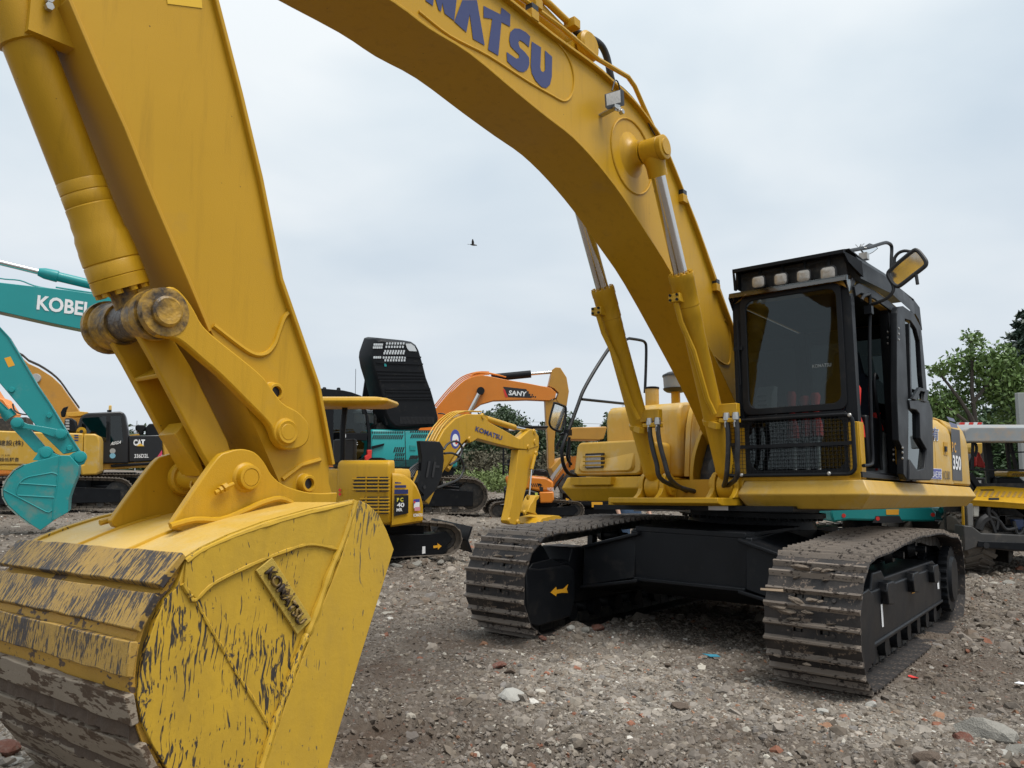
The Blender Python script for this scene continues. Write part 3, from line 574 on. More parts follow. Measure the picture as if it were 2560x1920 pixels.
for s in (1,-1): g.tube([V((x, s*.295, z)) for x, z in MM.y('C3', [(965,215),(1100,180),(1250,180),(1380,130),(1480,85),(1580,60),(1650,85)], .3)], .013, 7, sub=3)
g.obj('weld_bead', M_yel, BK)

# ------------------------------------------------------------ upper structure
# revolving frame and centre
g = G(); g.box(-.9, 1.62, -.62, .47, 1.17, 1.235); g.prism([(1.62,1.17),(1.70,1.19),(1.70,1.235),(1.62,1.235)], -.55, .47); fr = g.obj('revolving_frame', M_yel, EX, bevel=.006)
g = G(); g.box(-1.6, 1.05, -.55, .45, 1.235, 1.40); g.obj('frame_deck', M_yin, fr)
for s in (1, -1):
    for k, yy in enumerate((.245, .46)):
        y0 = s*yy; g = G(); pr = [(1.08,1.235),(1.07,1.33)]+[(1.20+.12*math.cos(R(a)), 1.34+.12*math.sin(R(a))) for a in range(170, -11, -20)]+[(1.36,1.27),(1.42,1.235)]
        g.prism(pr, y0-.022, y0+.022); sg = 1 if yy > .3 else -1
        g.lathe((1.20, y0+.02*s*sg, 1.34), (0, s*sg, 0), [(0,.085),(.03,.085),(.034,.05),(.04,.045)], 22)
        g.obj('cylinder_bracket', M_yel, fr, bevel=.004)
    fb = [(.66,1.22),(.70,1.45),(.62,1.68),(.42,1.92),(.25,2.02),(.05,1.98),(-.12,1.8),(-.5,1.22)]
    G().prism(smooth(fb[:8], 3), s*.235, s*.275).obj('boom_foot_bracket', M_yel, fr, bevel=.005)
g = G(); g.prism([(.62,1.25),(.55,1.5),(.40,1.75),(.2,1.9),(.1,1.9),(.1,1.25)], -.225, .225); g.obj('centre_cover', M_dark, fr)
g = G(); g.lathe((.63,.0,1.52), (1,0,.3), [(0,.10),(.03,.10),(.04,.03),(.06,.03)], 16); g.obj('pump_flange', M_dark, fr)
for k in range(4):
    g = G(); g.tube([(.6,-.2+.12*k,1.36+.03*k),(.85,-.15+.1*k,1.30),(1.0,-.1+.1*k,1.28),(.95,.1+.05*k,1.27),(.7,.15,1.33)], .022, 8, sub=4); g.obj('hydraulic_hose', M_rubd, fr)
# deck skirt, cab side
def skirt(name, xf, xr, ye, yi, zt, zb, sgn, capx):
    g = G(); zm = (zt+zb)/2+.02; rings = []
    for x, b, k in ((xf, .0, 0), (xr, .0, 0)):
        rings.append([V((x, sgn*yi, zt)), V((x, sgn*ye, zt)), V((x, sgn*(ye+.065), zm)), V((x, sgn*(ye-.03), zb)), V((x, sgn*yi, zb))])
    g.loft(rings)
    return g.obj(name, M_yel2 if False else M_yel, EX, bevel=.012)
zt, zb = 1.375, 1.145
g = G(); o = [(zt, 0), (1.262, .06), (zb, -.05)]
def ring(x, y, dx, dy): return [V((x+dx*k, y+dy*k, z)) for z, k in o]
# outline in plan of the left deck, each level pushed outwards by k
plan = [(1.16,.47,0,0),(1.30,.47,.9,0),(1.30,1.49,.9,.9),(-3.30,1.44,-1,.9),(-3.45,1.2,-1,.2),(-3.45,.47,-1,0)]
L3 = [ring(*q) for q in plan]; L3[0] = [V((1.16,.47,z)) for z, k in o]
L3[1] = [V((1.28+.9*k, .50+(.03 if k <= 0 else -.03), z)) for z, k in o]
rings = [[L[i] for L in L3] for i in range(3)]
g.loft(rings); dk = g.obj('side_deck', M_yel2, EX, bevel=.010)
tag(dk)
# right deck
zt2, zb2 = 1.44, 1.20
o = [(zt2, 0), (1.33, .05), (zb2, -.04)]
plan = [(1.0,-.57,.9,0),(1.0,-1.50,.9,-.9),(-2.9,-1.47,0,-.9),(-2.9,-.57,0,0)]
L3 = [ring(*q) for q in plan]; g = G(); g.loft([[L[i] for L in L3] for i in range(3)]); dr = g.obj('side_deck', M_yel, EX, bevel=.010)
g = G(); g.box(.98, 1.09, -1.40, -.92, 1.36, 1.437); g.obj('step', M_yel, dr, bevel=.004)
# tool box with lamp, hoods on the right side
g = G()
pr = rect(-1.44,-.66,1.455,1.80,.05,3)
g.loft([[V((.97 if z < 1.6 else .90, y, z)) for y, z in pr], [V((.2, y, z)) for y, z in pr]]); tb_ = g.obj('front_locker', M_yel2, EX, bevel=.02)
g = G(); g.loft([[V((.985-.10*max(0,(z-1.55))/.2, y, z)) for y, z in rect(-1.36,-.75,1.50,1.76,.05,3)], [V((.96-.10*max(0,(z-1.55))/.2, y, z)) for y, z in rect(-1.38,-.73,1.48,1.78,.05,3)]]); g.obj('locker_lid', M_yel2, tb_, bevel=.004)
ly, lz = -1.20, 1.60
hl_ = G(); hl_.box(.955,.99,-1.28,-1.07,1.53,1.68); hl_.obj('lamp_recess', M_blkp, tb_)
g = G(); g.box(.97,.998,-1.27,-1.09,1.54,1.66); g.obj('lens', M_lens, tb_)
g = G()
for z in (1.56, 1.60, 1.645): g.box(.985,1.006,-1.30,-1.05,z-.007,z+.007)
g.obj('lamp_guard', M_yel, tb_)
g = G(); g.loft([[V((.86, y, z)) for y, z in rect(-1.0,-.62,1.8,1.83)], [V((.30, y, z)) for y, z in rect(-1.0,-.62,1.8,1.83)]])
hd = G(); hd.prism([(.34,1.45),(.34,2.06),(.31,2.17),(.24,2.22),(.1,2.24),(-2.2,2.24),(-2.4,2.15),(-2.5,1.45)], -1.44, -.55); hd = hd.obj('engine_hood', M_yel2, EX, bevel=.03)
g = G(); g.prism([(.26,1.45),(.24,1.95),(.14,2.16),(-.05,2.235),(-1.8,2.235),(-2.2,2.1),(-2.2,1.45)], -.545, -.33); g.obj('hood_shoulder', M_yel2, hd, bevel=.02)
for k, x in enumerate((.30,.24,.18)):
    g = G(); g.ribbon(smooth([(x+.12,1.45),(x+.06,1.9),(x-.05,2.16),(x-.3,2.26)], 4), -.47+.07*k, -.42+.07*k, .02); g.obj('cable_cover', M_yel2, hd)
G().cyl((.05,-1.02,2.2), (.05,-1.02,2.42), .075, n=20).obj('filler_neck', M_yel2, hd)
g = G(); g.lathe((.05,-1.02,2.42), (0,0,1), [(0,.08),(.02,.08),(.025,.06)], 20); g.obj('filler_cap', M_blk2, hd)
pc = MM.hit('D1', 775, 800, -.9)
g = G(); g.cyl((pc.x,-.9,2.2), (pc.x,-.9,pc.z-.08), .05); g.obj('intake_stack', M_yel, hd)
g = G(); g.lathe((pc.x,-.9,pc.z-.10), (0,0,1), [(0,.10),(.02,.13),(.04,.14),(.045,.13)], 24); g.mi = 1; g.lathe((pc.x,-.9,pc.z-.055), (0,0,1), [(0,.128),(.13,.135)], 24); g.mi = 0; g.lathe((pc.x,-.9,pc.z+.075), (0,0,1), [(0,.145),(.02,.14),(.05,.08),(.055,.02)], 24)
g.obj('pre_cleaner', [M_rub, M_gryroof], hd)
# counterweight and left side panels
plan = [(-2.33,1.445),(-3.30,1.445),(-3.42,1.38),(-3.48,1.2),(-3.54,.5),(-3.55,0),(-3.54,-.5),(-3.48,-1.2),(-3.42,-1.36),(-3.3,-1.43),(-2.33,-1.445)]
rings = []
for z, k, dz in ((1.39,0,0),(1.85,0,0),(1.95,.015,0),(2.05,.05,0),(2.12,.11,0),(2.15,.2,0)):
    rings.append([V((x*(1-k*.12), y*(1-k*.5), z)) for x, y in plan])
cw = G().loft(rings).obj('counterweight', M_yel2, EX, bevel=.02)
# side doors: section curves inwards at the top
sec = [(1.445,1.39),(1.445,1.93),(1.42,2.02),(1.33,2.11),(1.15,2.17),(.8,2.2)]
def side_panel(x0, x1, m, name='side_door', grow=0):
    g = G(); a = [V((x0, y+grow*.3, z+(grow if z > 2 else 0))) for y, z in sec]; b = [V((x1, y+grow*.3, z+(grow if z > 2 else 0))) for y, z in sec]
    g.loft([a+[V((x0,.5,2.2)), V((x0,.5,1.39))], b+[V((x1,.5,2.2)), V((x1,.5,1.39))]]); return g.obj(name, m, EX, bevel=.008)
p1 = side_panel(-1.48, -.55, M_yel2); p2 = side_panel(-2.32, -1.492, M_yel2)
def on_side(tag_, pts, y=1.45): return [V((q.x, y, q.z)) for q in MM.p3(tag_, pts, y)]
d_ = lambda n, pts, m, y=1.449: decal(on_side('E1', pts, y), m, p2 if n == 2 else cw)
M_npan = mat('dark_stripe_panel', (.05,.052,.06), .45, vary=.1)
M_blu = mat('grey_blue_stripe', (.12,.13,.22), .4, vary=.05)
d_(3, [(605,490),(635,1385),(805,1400),(755,520)], M_npan)
d_(3, [(570,375),(605,470),(730,490),(700,420)], M_blu, 1.447); d_(3, [(528,285),(570,352),(685,382),(652,322)], M_blu, 1.40)
def e1text(body, u0, v0, u1, v1, u2, v2, m, par, bold=.02, y=1.453):
    o, x, u = (MM.hit('E1', a, b, y) for a, b in ((u0,v0),(u1,v1),(u2,v2))); o, x, u = (V((q.x,y,q.z)) for q in (o,x,u))
    return text(body, o, x-o, u-o, (x-o).length, (u-o).length, m, par, bold=bold, th=.001)
e1text('P C', 625,900, 695,915, 618,720, mat('orange_yellow_print', (.72,.36,.04), .5), cw)
e1text('350', 640,1200, 780,1222, 632,945, M_wht, cw, .03)
e1text('NO.300', 472,1375, 592,1380, 470,1218, M_blkp, p2, .01)
M_bluep = mat('blue_sticker', (.05,.06,.30), .4, vary=.05)
decal(on_side('E1', [(262,1362),(448,1372),(445,1190),(262,1180)], 1.452), M_wht, p2); decal(on_side('E1', [(266,1354),(442,1364),(440,1198),(266,1190)], 1.4535), M_bluep, p2)
e1text('D-508BAE395', 150,1330, 438,1345, 150,1215, M_wht, p2, .0, 1.4545)
e1text('事有', 160,690, 395,715, 160,435, M_wht, p2, .045, 1.4475); e1text('事有', 165,680, 388,700, 165,445, mat('slate_blue_print', (.07,.09,.2), .5), p2, .01, 1.4535)
g = G(); q = on_side('E1', [(475,725),(540,735),(545,960),(480,945)], 1.447); g.solid(q, [p+V((0,.004,0)) for p in q]); g.obj('latch_recess', M_yin, p2)
q = on_side('E1', [(490,800),(520,805),(522,895),(492,890)], 1.453); g = G(); g.solid(q, [p+V((0,.012,0)) for p in q]); g.obj('latch', M_blk2, p2)

# hand rail and its oval mirror on the right
g = G(); Pr = lambda pts: [V((q.x,-1.42,q.z)) for q in MM.p3('D1', pts, -1.42)]
g.tube(Pr([(485,518),(560,530),(585,545),(592,580),(590,700),(584,860)]), .017, 8, sub=4)
g.tube(Pr([(372,560),(280,700),(200,840),(165,930),(110,1080),(72,1180),(62,1240),(75,1320),(110,1370),(165,1378)]), .020, 8, sub=4)
g.tube(Pr([(485,518),(440,535),(372,560)]), .017, 8); g.tube(Pr([(185,900),(475,930)]), .015, 8); g.tube(Pr([(110,1140),(95,1260),(120,1310)]), .015, 8, sub=3)
hr = g.obj('hand_rail', M_blk, EX)
mp = [V((q.x,-1.5,q.z)) for q in MM.p3('D2', smooth([(1400,460),(1480,490),(1496,510),(1490,570),(1455,690),(1430,712),(1375,690),(1350,655),(1352,600),(1385,480)], 3, True), -1.5)]
c0 = sum(mp, V())/len(mp); g = G(); g.tube(mp+[mp[0]], .012, 6); mrr = g.obj('side_mirror', M_blk, EX)
G().loft([[c0+(q-c0)*.98 for q in mp], [c0+(q-c0)*.98+V((-.01,.0,0)) for q in mp]]).obj('mirror_glass', M_mirror, mrr)
g = G(); g.cyl(c0+V((-.02,0,-.18)), Pr([(100,1110)])[0], .012); g.box(*(sum([[c-.03, c+.03] for c in Pr([(100,1110)])[0]], []))); g.obj('mirror_arm', M_blk, mrr)

# ------------------------------------------------------------ cab
CB = tag(G().prism([(1.24,1.385),(1.24,1.87),(.9,1.43),(.9,1.385)], .46, .50).obj('cab', M_blk2, EX))
def part(g, name, m, bevel=.006): return g.obj(name, m, CB, bevel=bevel)
XF = 1.25
def F_(tag_, pts, x=XF): return [V((x, q.y, q.z)) for q in MM.p3(tag_, pts, x, 0)]
# floor, rear wall, right wall posts, roof
g = G(); g.box(-.55, 1.22, .46, 1.44, 1.39, 1.45); part(g, 'floor', M_blk)
g = G(); g.prism([(1.255,1.39),(1.255,2.9),(1.19,3.04),(1.12,3.04),(1.17,2.9),(1.17,1.39)], .46, .53); part(g, 'front_pillar', M_blk2)
g = G(); g.prism([(1.255,1.39),(1.255,2.9),(1.17,3.01),(1.08,3.01),(1.16,2.9),(1.16,1.39)], 1.37, 1.46); part(g, 'front_pillar', M_blk2)
g = G(); g.prism([(-.05,1.39),(-.05,2.9),(.02,2.98),(.18,2.98),(.12,2.9),(.12,1.39)], 1.38, 1.46); part(g, 'door_pillar', M_blk2)
g = G(); g.prism([(-.55,1.39),(-.55,2.9),(-.45,3.0),(-.38,2.9),(-.38,1.39)], 1.38, 1.455); part(g, 'rear_pillar', M_blk2)
g = G(); g.prism([(-.55,1.39),(-.55,2.9),(-.45,3.0),(-.38,2.9),(-.38,1.39)], .46, .53); part(g, 'rear_pillar', M_blk2)
g = G(); g.box(-.54,1.2,.462,.50,1.42,1.95); part(g, 'side_wall', M_blk2)
g = G(); g.box(-.45,1.10,.5,1.40,2.925,2.94); part(g, 'headliner', M_blk2, 0)
g = G(); g.box(-.525,-.52,.52,1.40,2.0,2.8); part(g, 'rear_window', M_glassd, 0)
g = G(); g.box(-.40,1.16,.47,.475,1.95,2.92); part(g, 'side_window', M_glassd, 0)
g = G(); g.box(-.54,-.50,.5,1.42,1.42,2.0); g.box(-.54,-.50,.5,1.42,2.80,2.98); part(g, 'rear_wall', M_blk)
g = G(); rp = [(-.56,2.96),(-.5,3.03),(-.2,3.085),(.4,3.10),(.85,3.075),(1.10,3.03),(1.20,2.985),(1.245,2.95)]
g.loft([[V((x, y, z-dz)) for x, z in rp]+[V((1.2,y,2.93)), V((-.5,y,2.93))] for y, dz in ((.46,.035),(.53,0),(1.38,0),(1.46,.06))]); rf = part(g, 'roof', M_yel2, .012)
g = G(); g.prism([(1.19,2.93),(1.05,2.99),(.6,3.02),(.1,3.02),(-.35,2.99),(-.5,2.95),(-.5,2.88),(.0,2.93),(.6,2.94),(1.0,2.91),(1.16,2.85)], 1.44, 1.475); part(g, 'door_frame_top', M_blk2)
g = G(); q = [(.1,1.39),(.1,1.80),(.03,1.83),(-.06,1.83),(-.06,1.39)]; g.prism(q, 1.455, 1.475); part(g, 'door_post_panel', M_yel)
g = G(); g.prism([(1.258,1.385),(1.258,1.83),(1.14,1.83),(1.14,1.385)], 1.455, 1.468); part(g, 'corner_panel', M_yel)
g = G(); g.box(1.252,1.262,1.37,1.458,1.385,1.83); g.box(1.252,1.262,.46,.545,1.42,1.83); g.box(1.252,1.262,.46,1.46,1.375,1.43); part(g, 'front_corner_panel', M_yel)
g = G(); g.prism([(1.26,1.39),(1.26,1.44),(.13,1.42),(.13,1.39)], 1.40, 1.47); part(g, 'door_sill', M_blk)
# windscreen with frame
outer = rect(.53,1.39,1.93,2.965,.06,3); inner = rect(.585,1.345,1.985,2.925,.07,3)
g = G()
def fplate(g, outer, inner, x0, x1):
    a0 = [g.bm.verts.new((x0, y, z)) for y, z in outer]; b0 = [g.bm.verts.new((x0, y, z)) for y, z in inner]; a1 = [g.bm.verts.new((x1, y, z)) for y, z in outer]; b1 = [g.bm.verts.new((x1, y, z)) for y, z in inner]; n = len(outer)
    for i in range(n):
        j = (i+1) % n
        for q in ((a0[i],a0[j],b0[j],b0[i]),(a1[i],b1[i],b1[j],a1[j]),(a0[i],a1[i],a1[j],a0[j]),(b0[i],b0[j],b1[j],b1[i])): g._f(q)
fplate(g, outer, inner, 1.235, 1.268); part(g, 'windscreen_frame', M_blk, .006)
g = G(); g.box(1.25,1.254,.575,1.355,1.975,2.935); part(g, 'windscreen', M_glass, 0)
g = G(); g.box(1.25,1.254,.55,1.37,1.47,1.90); lw = part(g, 'lower_window', M_glass, 0)
g = G(); fplate(g, rect(.53,1.39,1.41,1.925,.05,3), rect(.57,1.35,1.46,1.885,.09,3), 1.24, 1.262); part(g, 'lower_window_frame', M_blk, .004)
text('KOMATSU', (1.256,1.13,2.285), (0,1,0), (0,0,1), .15, .028, mat('grey_print', (.22,.24,.24), .5), CB, bold=.01)
g = G(); g.tube([(1.275,.51,2.77),(1.29,.515,2.5),(1.285,.52,2.2)], .008, 6); g.tube([(1.28,.50,2.5),(1.29,.505,2.25),(1.28,.49,1.98)], .011, 6); g.box(1.27,1.30,.475,.515,1.93,2.03); g.box(1.262,1.285,.47,.55,2.50,2.53); part(g, 'wiper', M_blk, 0)
# visor over the windscreen
M_smoke = glass('smoked_visor', (.38,.27,.20), .08, .05)
g = G(); g.ribbon([(1.19,3.035),(1.32,2.998),(1.335,2.955)], .47, 1.45, .004); part(g, 'rain_visor', M_smoke, 0)
g = G(); g.prism([(1.2,3.03),(1.32,3.0),(1.335,2.955),(1.26,2.84),(1.24,2.93)], 1.452, 1.458); g.prism([(1.2,3.03),(1.32,3.0),(1.335,2.955),(1.26,2.86),(1.24,2.93)], .462, .468); part(g, 'visor_cheek', M_smoke, 0)
g = G(); g.box(1.30,1.325,.50,1.44,2.985,2.996); part(g, 'visor_bar', M_blk2, 0)
# window guard of wire mesh
g = G(); GP = rect(.375,1.435,1.42,1.885,.06,4); g.tube([V((1.315, y, z)) for y, z in GP]+[V((1.315, *GP[0]))], .016, 8); g.bar((1.315,.375,1.66),(1.315,1.435,1.66), .012, .03); wg = part(g, 'window_guard', M_blk, 0)
g = G()
for y in np.arange(.405, 1.42, .031): g.bar((1.318, y, 1.435), (1.318, y, 1.88), .0035)
for z in np.arange(1.45, 1.88, .031): g.bar((1.315, .38, z), (1.315, 1.43, z), .0035)
tag(part(g, 'guard_wire', M_blk, 0))
g = G()
for y, z in ((.385,1.875),(1.42,1.875),(.52,1.425),(1.24,1.425)): g.lathe((1.325,y,z), (1,0,0), [(0,.016),(.01,.016),(.016,.009)], 8)
for y, z in ((.45,1.875),(1.40,1.875),(.52,1.43),(1.24,1.43)): g.mi = 0; g.cyl((1.25,y,z), (1.32,y,z), .010, n=8)
part(g, 'guard_bolt', M_stl, 0)
# roof guard carrying four lamps
XG = 1.30
a = F_('C7', [(298,245),(868,157)], XG); b = F_('C7', [(303,352),(955,262)], XG)
g = G(); zt_, zb_ = 3.205, 3.05
g.loft([[V((1.32,.50,3.215)), V((1.32,.50,3.20)), V((1.30,.50,3.03)), V((1.27,.50,3.03))], [V((1.32,.52,3.215)), V((1.32,.52,3.20)), V((1.30,.52,3.03)), V((1.27,.52,3.03))]])
g.loft([[V((1.32,.50,3.185)), V((1.32,1.44,3.185)), V((1.32,1.44,3.215)), V((1.32,.50,3.215))], [V((1.27,.50,3.19)), V((1.27,1.44,3.19)), V((1.25,1.44,3.235)), V((1.25,.50,3.235))]])
g.loft([[V((1.29,1.43,3.215)), V((1.10,1.52,3.15)), V((1.08,1.52,3.02)), V((1.26,1.46,3.12))], [V((1.25,1.41,3.215)), V((1.06,1.48,3.18)), V((1.06,1.48,3.04)), V((1.24,1.42,3.14))]])
g.loft([[V((1.10,1.50,3.01)), V((1.10,1.50,3.16)), V((1.06,1.45,3.235))], [V((.2,1.52,3.06)), V((.2,1.52,3.19)), V((.2,1.47,3.26))], [V((-.75,1.50,3.04)), V((-.75,1.50,3.17)), V((-.75,1.45,3.24))]])
g.prism([(-.72,3.20),(-.98,3.16),(-1.02,2.93),(-.90,3.02),(-.74,3.06)], 1.46, 1.50)
g.box(-.9,1.25,.50,1.47,3.222,3.234); g.box(-.9,1.25,.50,.52,3.05,3.225); rg = part(g, 'roof_guard', M_blk2, .003)
g = G(); g.box(1.15,1.18,.52,1.42,3.03,3.20); part(g, 'lamp_back_panel', M_dark, 0)
for (u, v), r in (((418,309),1),((537,294),1),((658,277),1),((788,263),1.08)):
    q = F_('C7', [(u, v)], 1.29)[0]; r_ = .062*r; g = G()
    rr = rect(-r_, r_, -r_*.9, r_*.9, r_*.5, 4); g.loft([[V((1.30, q.y+y, q.z+z)) for y, z in rr], [V((1.27, q.y+y, q.z+z)) for y, z in rr], [V((1.20, q.y+y*.5, q.z+z*.5)) for y, z in rr]])
    lp = g.obj('roof_lamp', M_rub, EX, bevel=.004)
    g = G(); g.loft([[V((1.3015, q.y+y*.84, q.z+z*.84)) for y, z in rr], [V((1.309, q.y+y*.7, q.z+z*.7)) for y, z in rr], [V((1.312, q.y+y*.3, q.z+z*.3)) for y, z in rr]]); g.obj('lens', M_lens, lp)
    g = G(); g.bar((1.26, q.y, q.z+.05), (1.24, q.y, 3.2), .02); g.obj('lamp_bracket', M_blk, lp)
g = G(); g.tube([(1.22,.55,3.14),(1.25,.8,3.165),(1.24,1.0,3.15),(1.25,1.3,3.17)], .006, 5, sub=3); part(g, 'lamp_wire', M_rub, 0)
# hand pole in the door opening, mirror arm, mirrors
g = G(); Pd = lambda t, pts, y=1.5: [V((q.x, y, q.z)) for q in MM.p3(t, pts, y)]
g.tube(Pd('C7', [(965,405),(975,385),(1000,375),(1010,400),(1008,700),(1018,1100),(1024,1255),(1010,1280),(975,1285)]), .014, 8, sub=3)
q = Pd('C7', [(1003,455)])[0]; g.box(q.x-.03,q.x+.03,1.47,1.53,q.z-.04,q.z+.03); part(g, 'grab_pole', M_blk2, 0)
MN = V((.97,-.22,.06)).normalized(); MC = MN.dot(V((.95,1.75,3.1)))
Pn = lambda t, pts: [MM.hitn(t, u, v, MN, MC) for u, v in pts]
g = G(); g.tube(Pd('E4', [(300,900)])+Pn('E4', [(420,860),(520,815),(590,760),(625,700),(625,640),(590,560),(560,500)]), .014, 8, sub=3); g.tube(Pn('E4', [(600,400),(640,330),(645,250),(700,180),(780,150),(860,160)]), .013, 8, sub=3); part(g, 'mirror_arm', M_rub, 0)
mo = Pn('E4', smooth([(900,150),(960,150),(1000,185),(1070,280),(1078,330),(1050,375),(900,490),(720,630),(670,635),(620,600),(565,510),(555,460),(590,410),(700,310)], 3, True)); c0 = sum(mo, V())/len(mo)
g = G(); g.tube(mo+[mo[0]], .017, 8); sm = g.obj('side_mirror', M_rub, EX)
nm = MN
G().loft([[c0+(q-c0)*.99 for q in mo], [c0+(q-c0)*.99-nm*.006 for q in mo]]).obj('mirror_glass', M_mirror, sm); G().loft([[c0+(q-c0)*.99-nm*.008 for q in mo], [c0+(q-c0)*.7-nm*.04 for q in mo]]).obj('mirror_back', M_rub, sm)
g = G(); g.cyl(Pn('E4', [(940,470)])[0], Pn('E4', [(962,612)])[0], .013); g.obj('mirror_stub', M_rub, sm)
g = G(); g.tube(Pd('E4', [(-80,175),(0,155),(150,125),(300,100),(480,45),(540,38),(590,65),(605,120),(600,250),(598,390)], 1.4), .017, 8, sub=3); tm = g.obj('roof_rail', M_blk, EX)
mo = Pd('E4', [(170,150),(230,80),(300,40),(360,60),(425,115),(350,175),(270,215),(220,210)], 1.35); c0 = sum(mo, V())/len(mo); g = G(); g.loft([mo, [c0+(q-c0)*.6+V((-.05,-.04,.02)) for q in mo]]); r2 = g.obj('round_mirror', M_rub, EX, bevel=.006)
G().loft([[c0+(q-c0)*.82+V((.004,.004,0)) for q in mo], [c0+(q-c0)*.82+V((.002,.002,0)) for q in mo]]).obj('mirror_glass', M_mirror, r2)
g = G()
for k in range(9): p0 = Pd('E4', [(150,110)], 1.38)[0]; g.cyl(p0, p0+V((random.uniform(-.06,.06), random.uniform(-.05,.05), random.uniform(-.02,.05))), .003, n=5)
p0 = Pd('E4', [(210,215)], 1.36)[0]; g.box(p0.x-.04,p0.x+.03,1.33,1.4,p0.z-.04,p0.z+.02); g.obj('mirror_clamp', M_stl, r2)
# open door folded back
DY = 1.56
def D_(pts, y=DY): return [(q.x, q.z) for q in MM.p3('C7', pts, y)]
dout = D_([(1150,470),(1160,440),(1185,436),(1240,475),(1278,545),(1300,800),(1312,940),(1330,1000),(1336,1340),(1320,1362),(1200,1360),(1185,1330),(1183,1200),(1160,1150),(1150,900)])
dh = D_([(1192,520),(1215,515),(1250,545),(1268,600),(1285,880),(1275,925),(1210,935),(1196,800)])
g = G(); g.prism(D_([(1150,470),(1160,440),(1185,436),(1192,480),(1205,800),(1213,1000),(1210,1340),(1205,1360),(1185,1330),(1183,1200),(1160,1150),(1150,900)]), DY-.05, DY+.005)
g.prism(D_([(1160,440),(1185,436),(1240,475),(1278,545),(1288,620),(1270,620),(1255,560),(1225,515),(1192,505)]), DY-.05, DY+.004)
g.prism(D_([(1268,560),(1280,560),(1303,800),(1314,940),(1295,930),(1282,800)]), DY-.05, DY+.006)
dr_ = part(g, 'door', M_blk2, .006); dr_['label'] = 'black cab door swung open against the side'
g = G(); g.prism(D_([(1206,935),(1312,940),(1332,1000),(1337,1340),(1320,1364),(1205,1362),(1210,1250),(1250,1310),(1290,1300),(1300,1200),(1265,1140),(1262,1010),(1245,990),(1212,985)]), DY-.03, DY+.02); part(g, 'door_lower_frame', M_blk, .008)
g = G(); g.prism(D_([(1190,510),(1255,540),(1290,930),(1205,940)]), DY-.02, DY-.016); part(g, 'door_window', M_glassd, 0)
g = G(); g.prism(D_([(1208,980),(1265,1000),(1300,1200),(1295,1310),(1212,1320)]), DY-.02, DY-.014); part(g, 'door_window', M_glassd, 0)
g = G(); g.prism(D_([(1211,530),(1217,530),(1228,930),(1221,930)]), DY-.03, DY+.01); part(g, 'window_bar', M_blk, 0)
g = G(); g.prism(D_([(1212,930),(1250,870),(1300,885),(1290,950),(1270,945),(1280,895),(1255,890),(1235,940)]), DY+.01, DY+.04); part(g, 'door_handle', M_blk, .004)
g = G()
for v in (555,585,615): 
    for u in (1105, 1162): q = MM.hit('C7', u, v+(20 if u < 1150 else 0), 1.48 if u < 1150 else DY+.005); g.lathe((q.x, q.y-.004, q.z), (0,1,0), [(0,.011),(.008,.011),(.012,.006)], 8)
for v in (1190,1215,1245):
    for u in (1135, 1183): q = MM.hit('C7', u, v+(10 if u < 1150 else 0), 1.485 if u < 1150 else DY+.01); g.lathe((q.x, q.y-.004, q.z), (0,1,0), [(0,.011),(.008,.011),(.012,.006)], 8)
part(g, 'hinge_bolt', M_stl, 0)
g = G(); q = MM.hit('C7', 1160, 1220, 1.48); g.box(q.x-.10,q.x+.08,1.474,1.50,q.z-.10,q.z+.10); g.cyl((q.x,1.51,q.z-.11), (q.x,1.51,q.z+.11), .014); q = MM.hit('C7', 1135, 590, 1.48); g.mi = 1; g.box(q.x-.12,q.x+.07,1.474,1.50,q.z-.08,q.z+.08); g.obj('door_hinge', [M_yel, M_blk], CB, bevel=.003)
g = G(); g.tube([(.22,1.36,2.30),(.30,1.36,2.33),(.34,1.36,2.2),(.28,1.36,2.0),(.22,1.36,1.85),(.28,1.36,1.6),(.28,1.36,1.48)], .014, 8, sub=3); part(g, 'inner_handle', M_blk2, 0)
# inside: seat, console, levers with red covers, white jug
g = G(); g.loft([[V((x, y, 1.72)) for x, y in ((-.25,.72),(.30,.74),(.30,1.18),(-.25,1.20))], [V((x, y, 1.86)) for x, y in ((-.28,.70),(.32,.74),(.32,1.18),(-.28,1.22))]]); g.loft([[V((-.12,y,1.85)) for y in (.72,1.2)]+[V((-.30,y,1.85)) for y in (1.2,.72)], [V((-.22,y,2.35)) for y in (.74,1.18)]+[V((-.36,y,2.35)) for y in (1.18,.74)], [V((-.24,y,2.45)) for y in (.82,1.1)]+[V((-.36,y,2.45)) for y in (1.1,.82)], [V((-.24,y,2.66)) for y in (.85,1.07)]+[V((-.33,y,2.66)) for y in (1.07,.85)]]); g.box(-.2,.25,.76,1.16,1.45,1.72); part(g, 'seat', M_seat, .03)
g = G(); g.box(.0,.62,.56,.70,1.5,1.98); g.box(.0,.55,1.22,1.34,1.5,1.95); g.box(.75,1.0,.55,.62,1.45,2.2); part(g, 'console', M_blk, .02)
g = G(); g.prism([(1.0,1.95),(1.12,1.95),(1.10,2.10),(1.02,2.20),(.95,2.2)], .57, .72); g.mi = 1; [g.box(1.118,1.122,.60,.68,z,z+.012) for z in (1.98,2.02,2.06,2.10)]; g.obj('monitor', [M_gryp, M_blk], CB, bevel=.01)
for y, x, h in ((.80,.85,2.16),(.95,.95,2.10),(1.04,.95,2.12),(1.28,.62,2.2)):
    g = G(); g.lathe((x,y,1.75), (0,0,1), [(0,.055),(.10,.05),(.18,.028),(.22,.025),(h-1.78,.045),(h-1.75,.03)], 9); part(g, 'lever_cover', M_red, 0)
    g = G(); g.cyl((x,y,1.45), (x,y,1.76), .02, n=8); part(g, 'lever', M_gryp, 0)
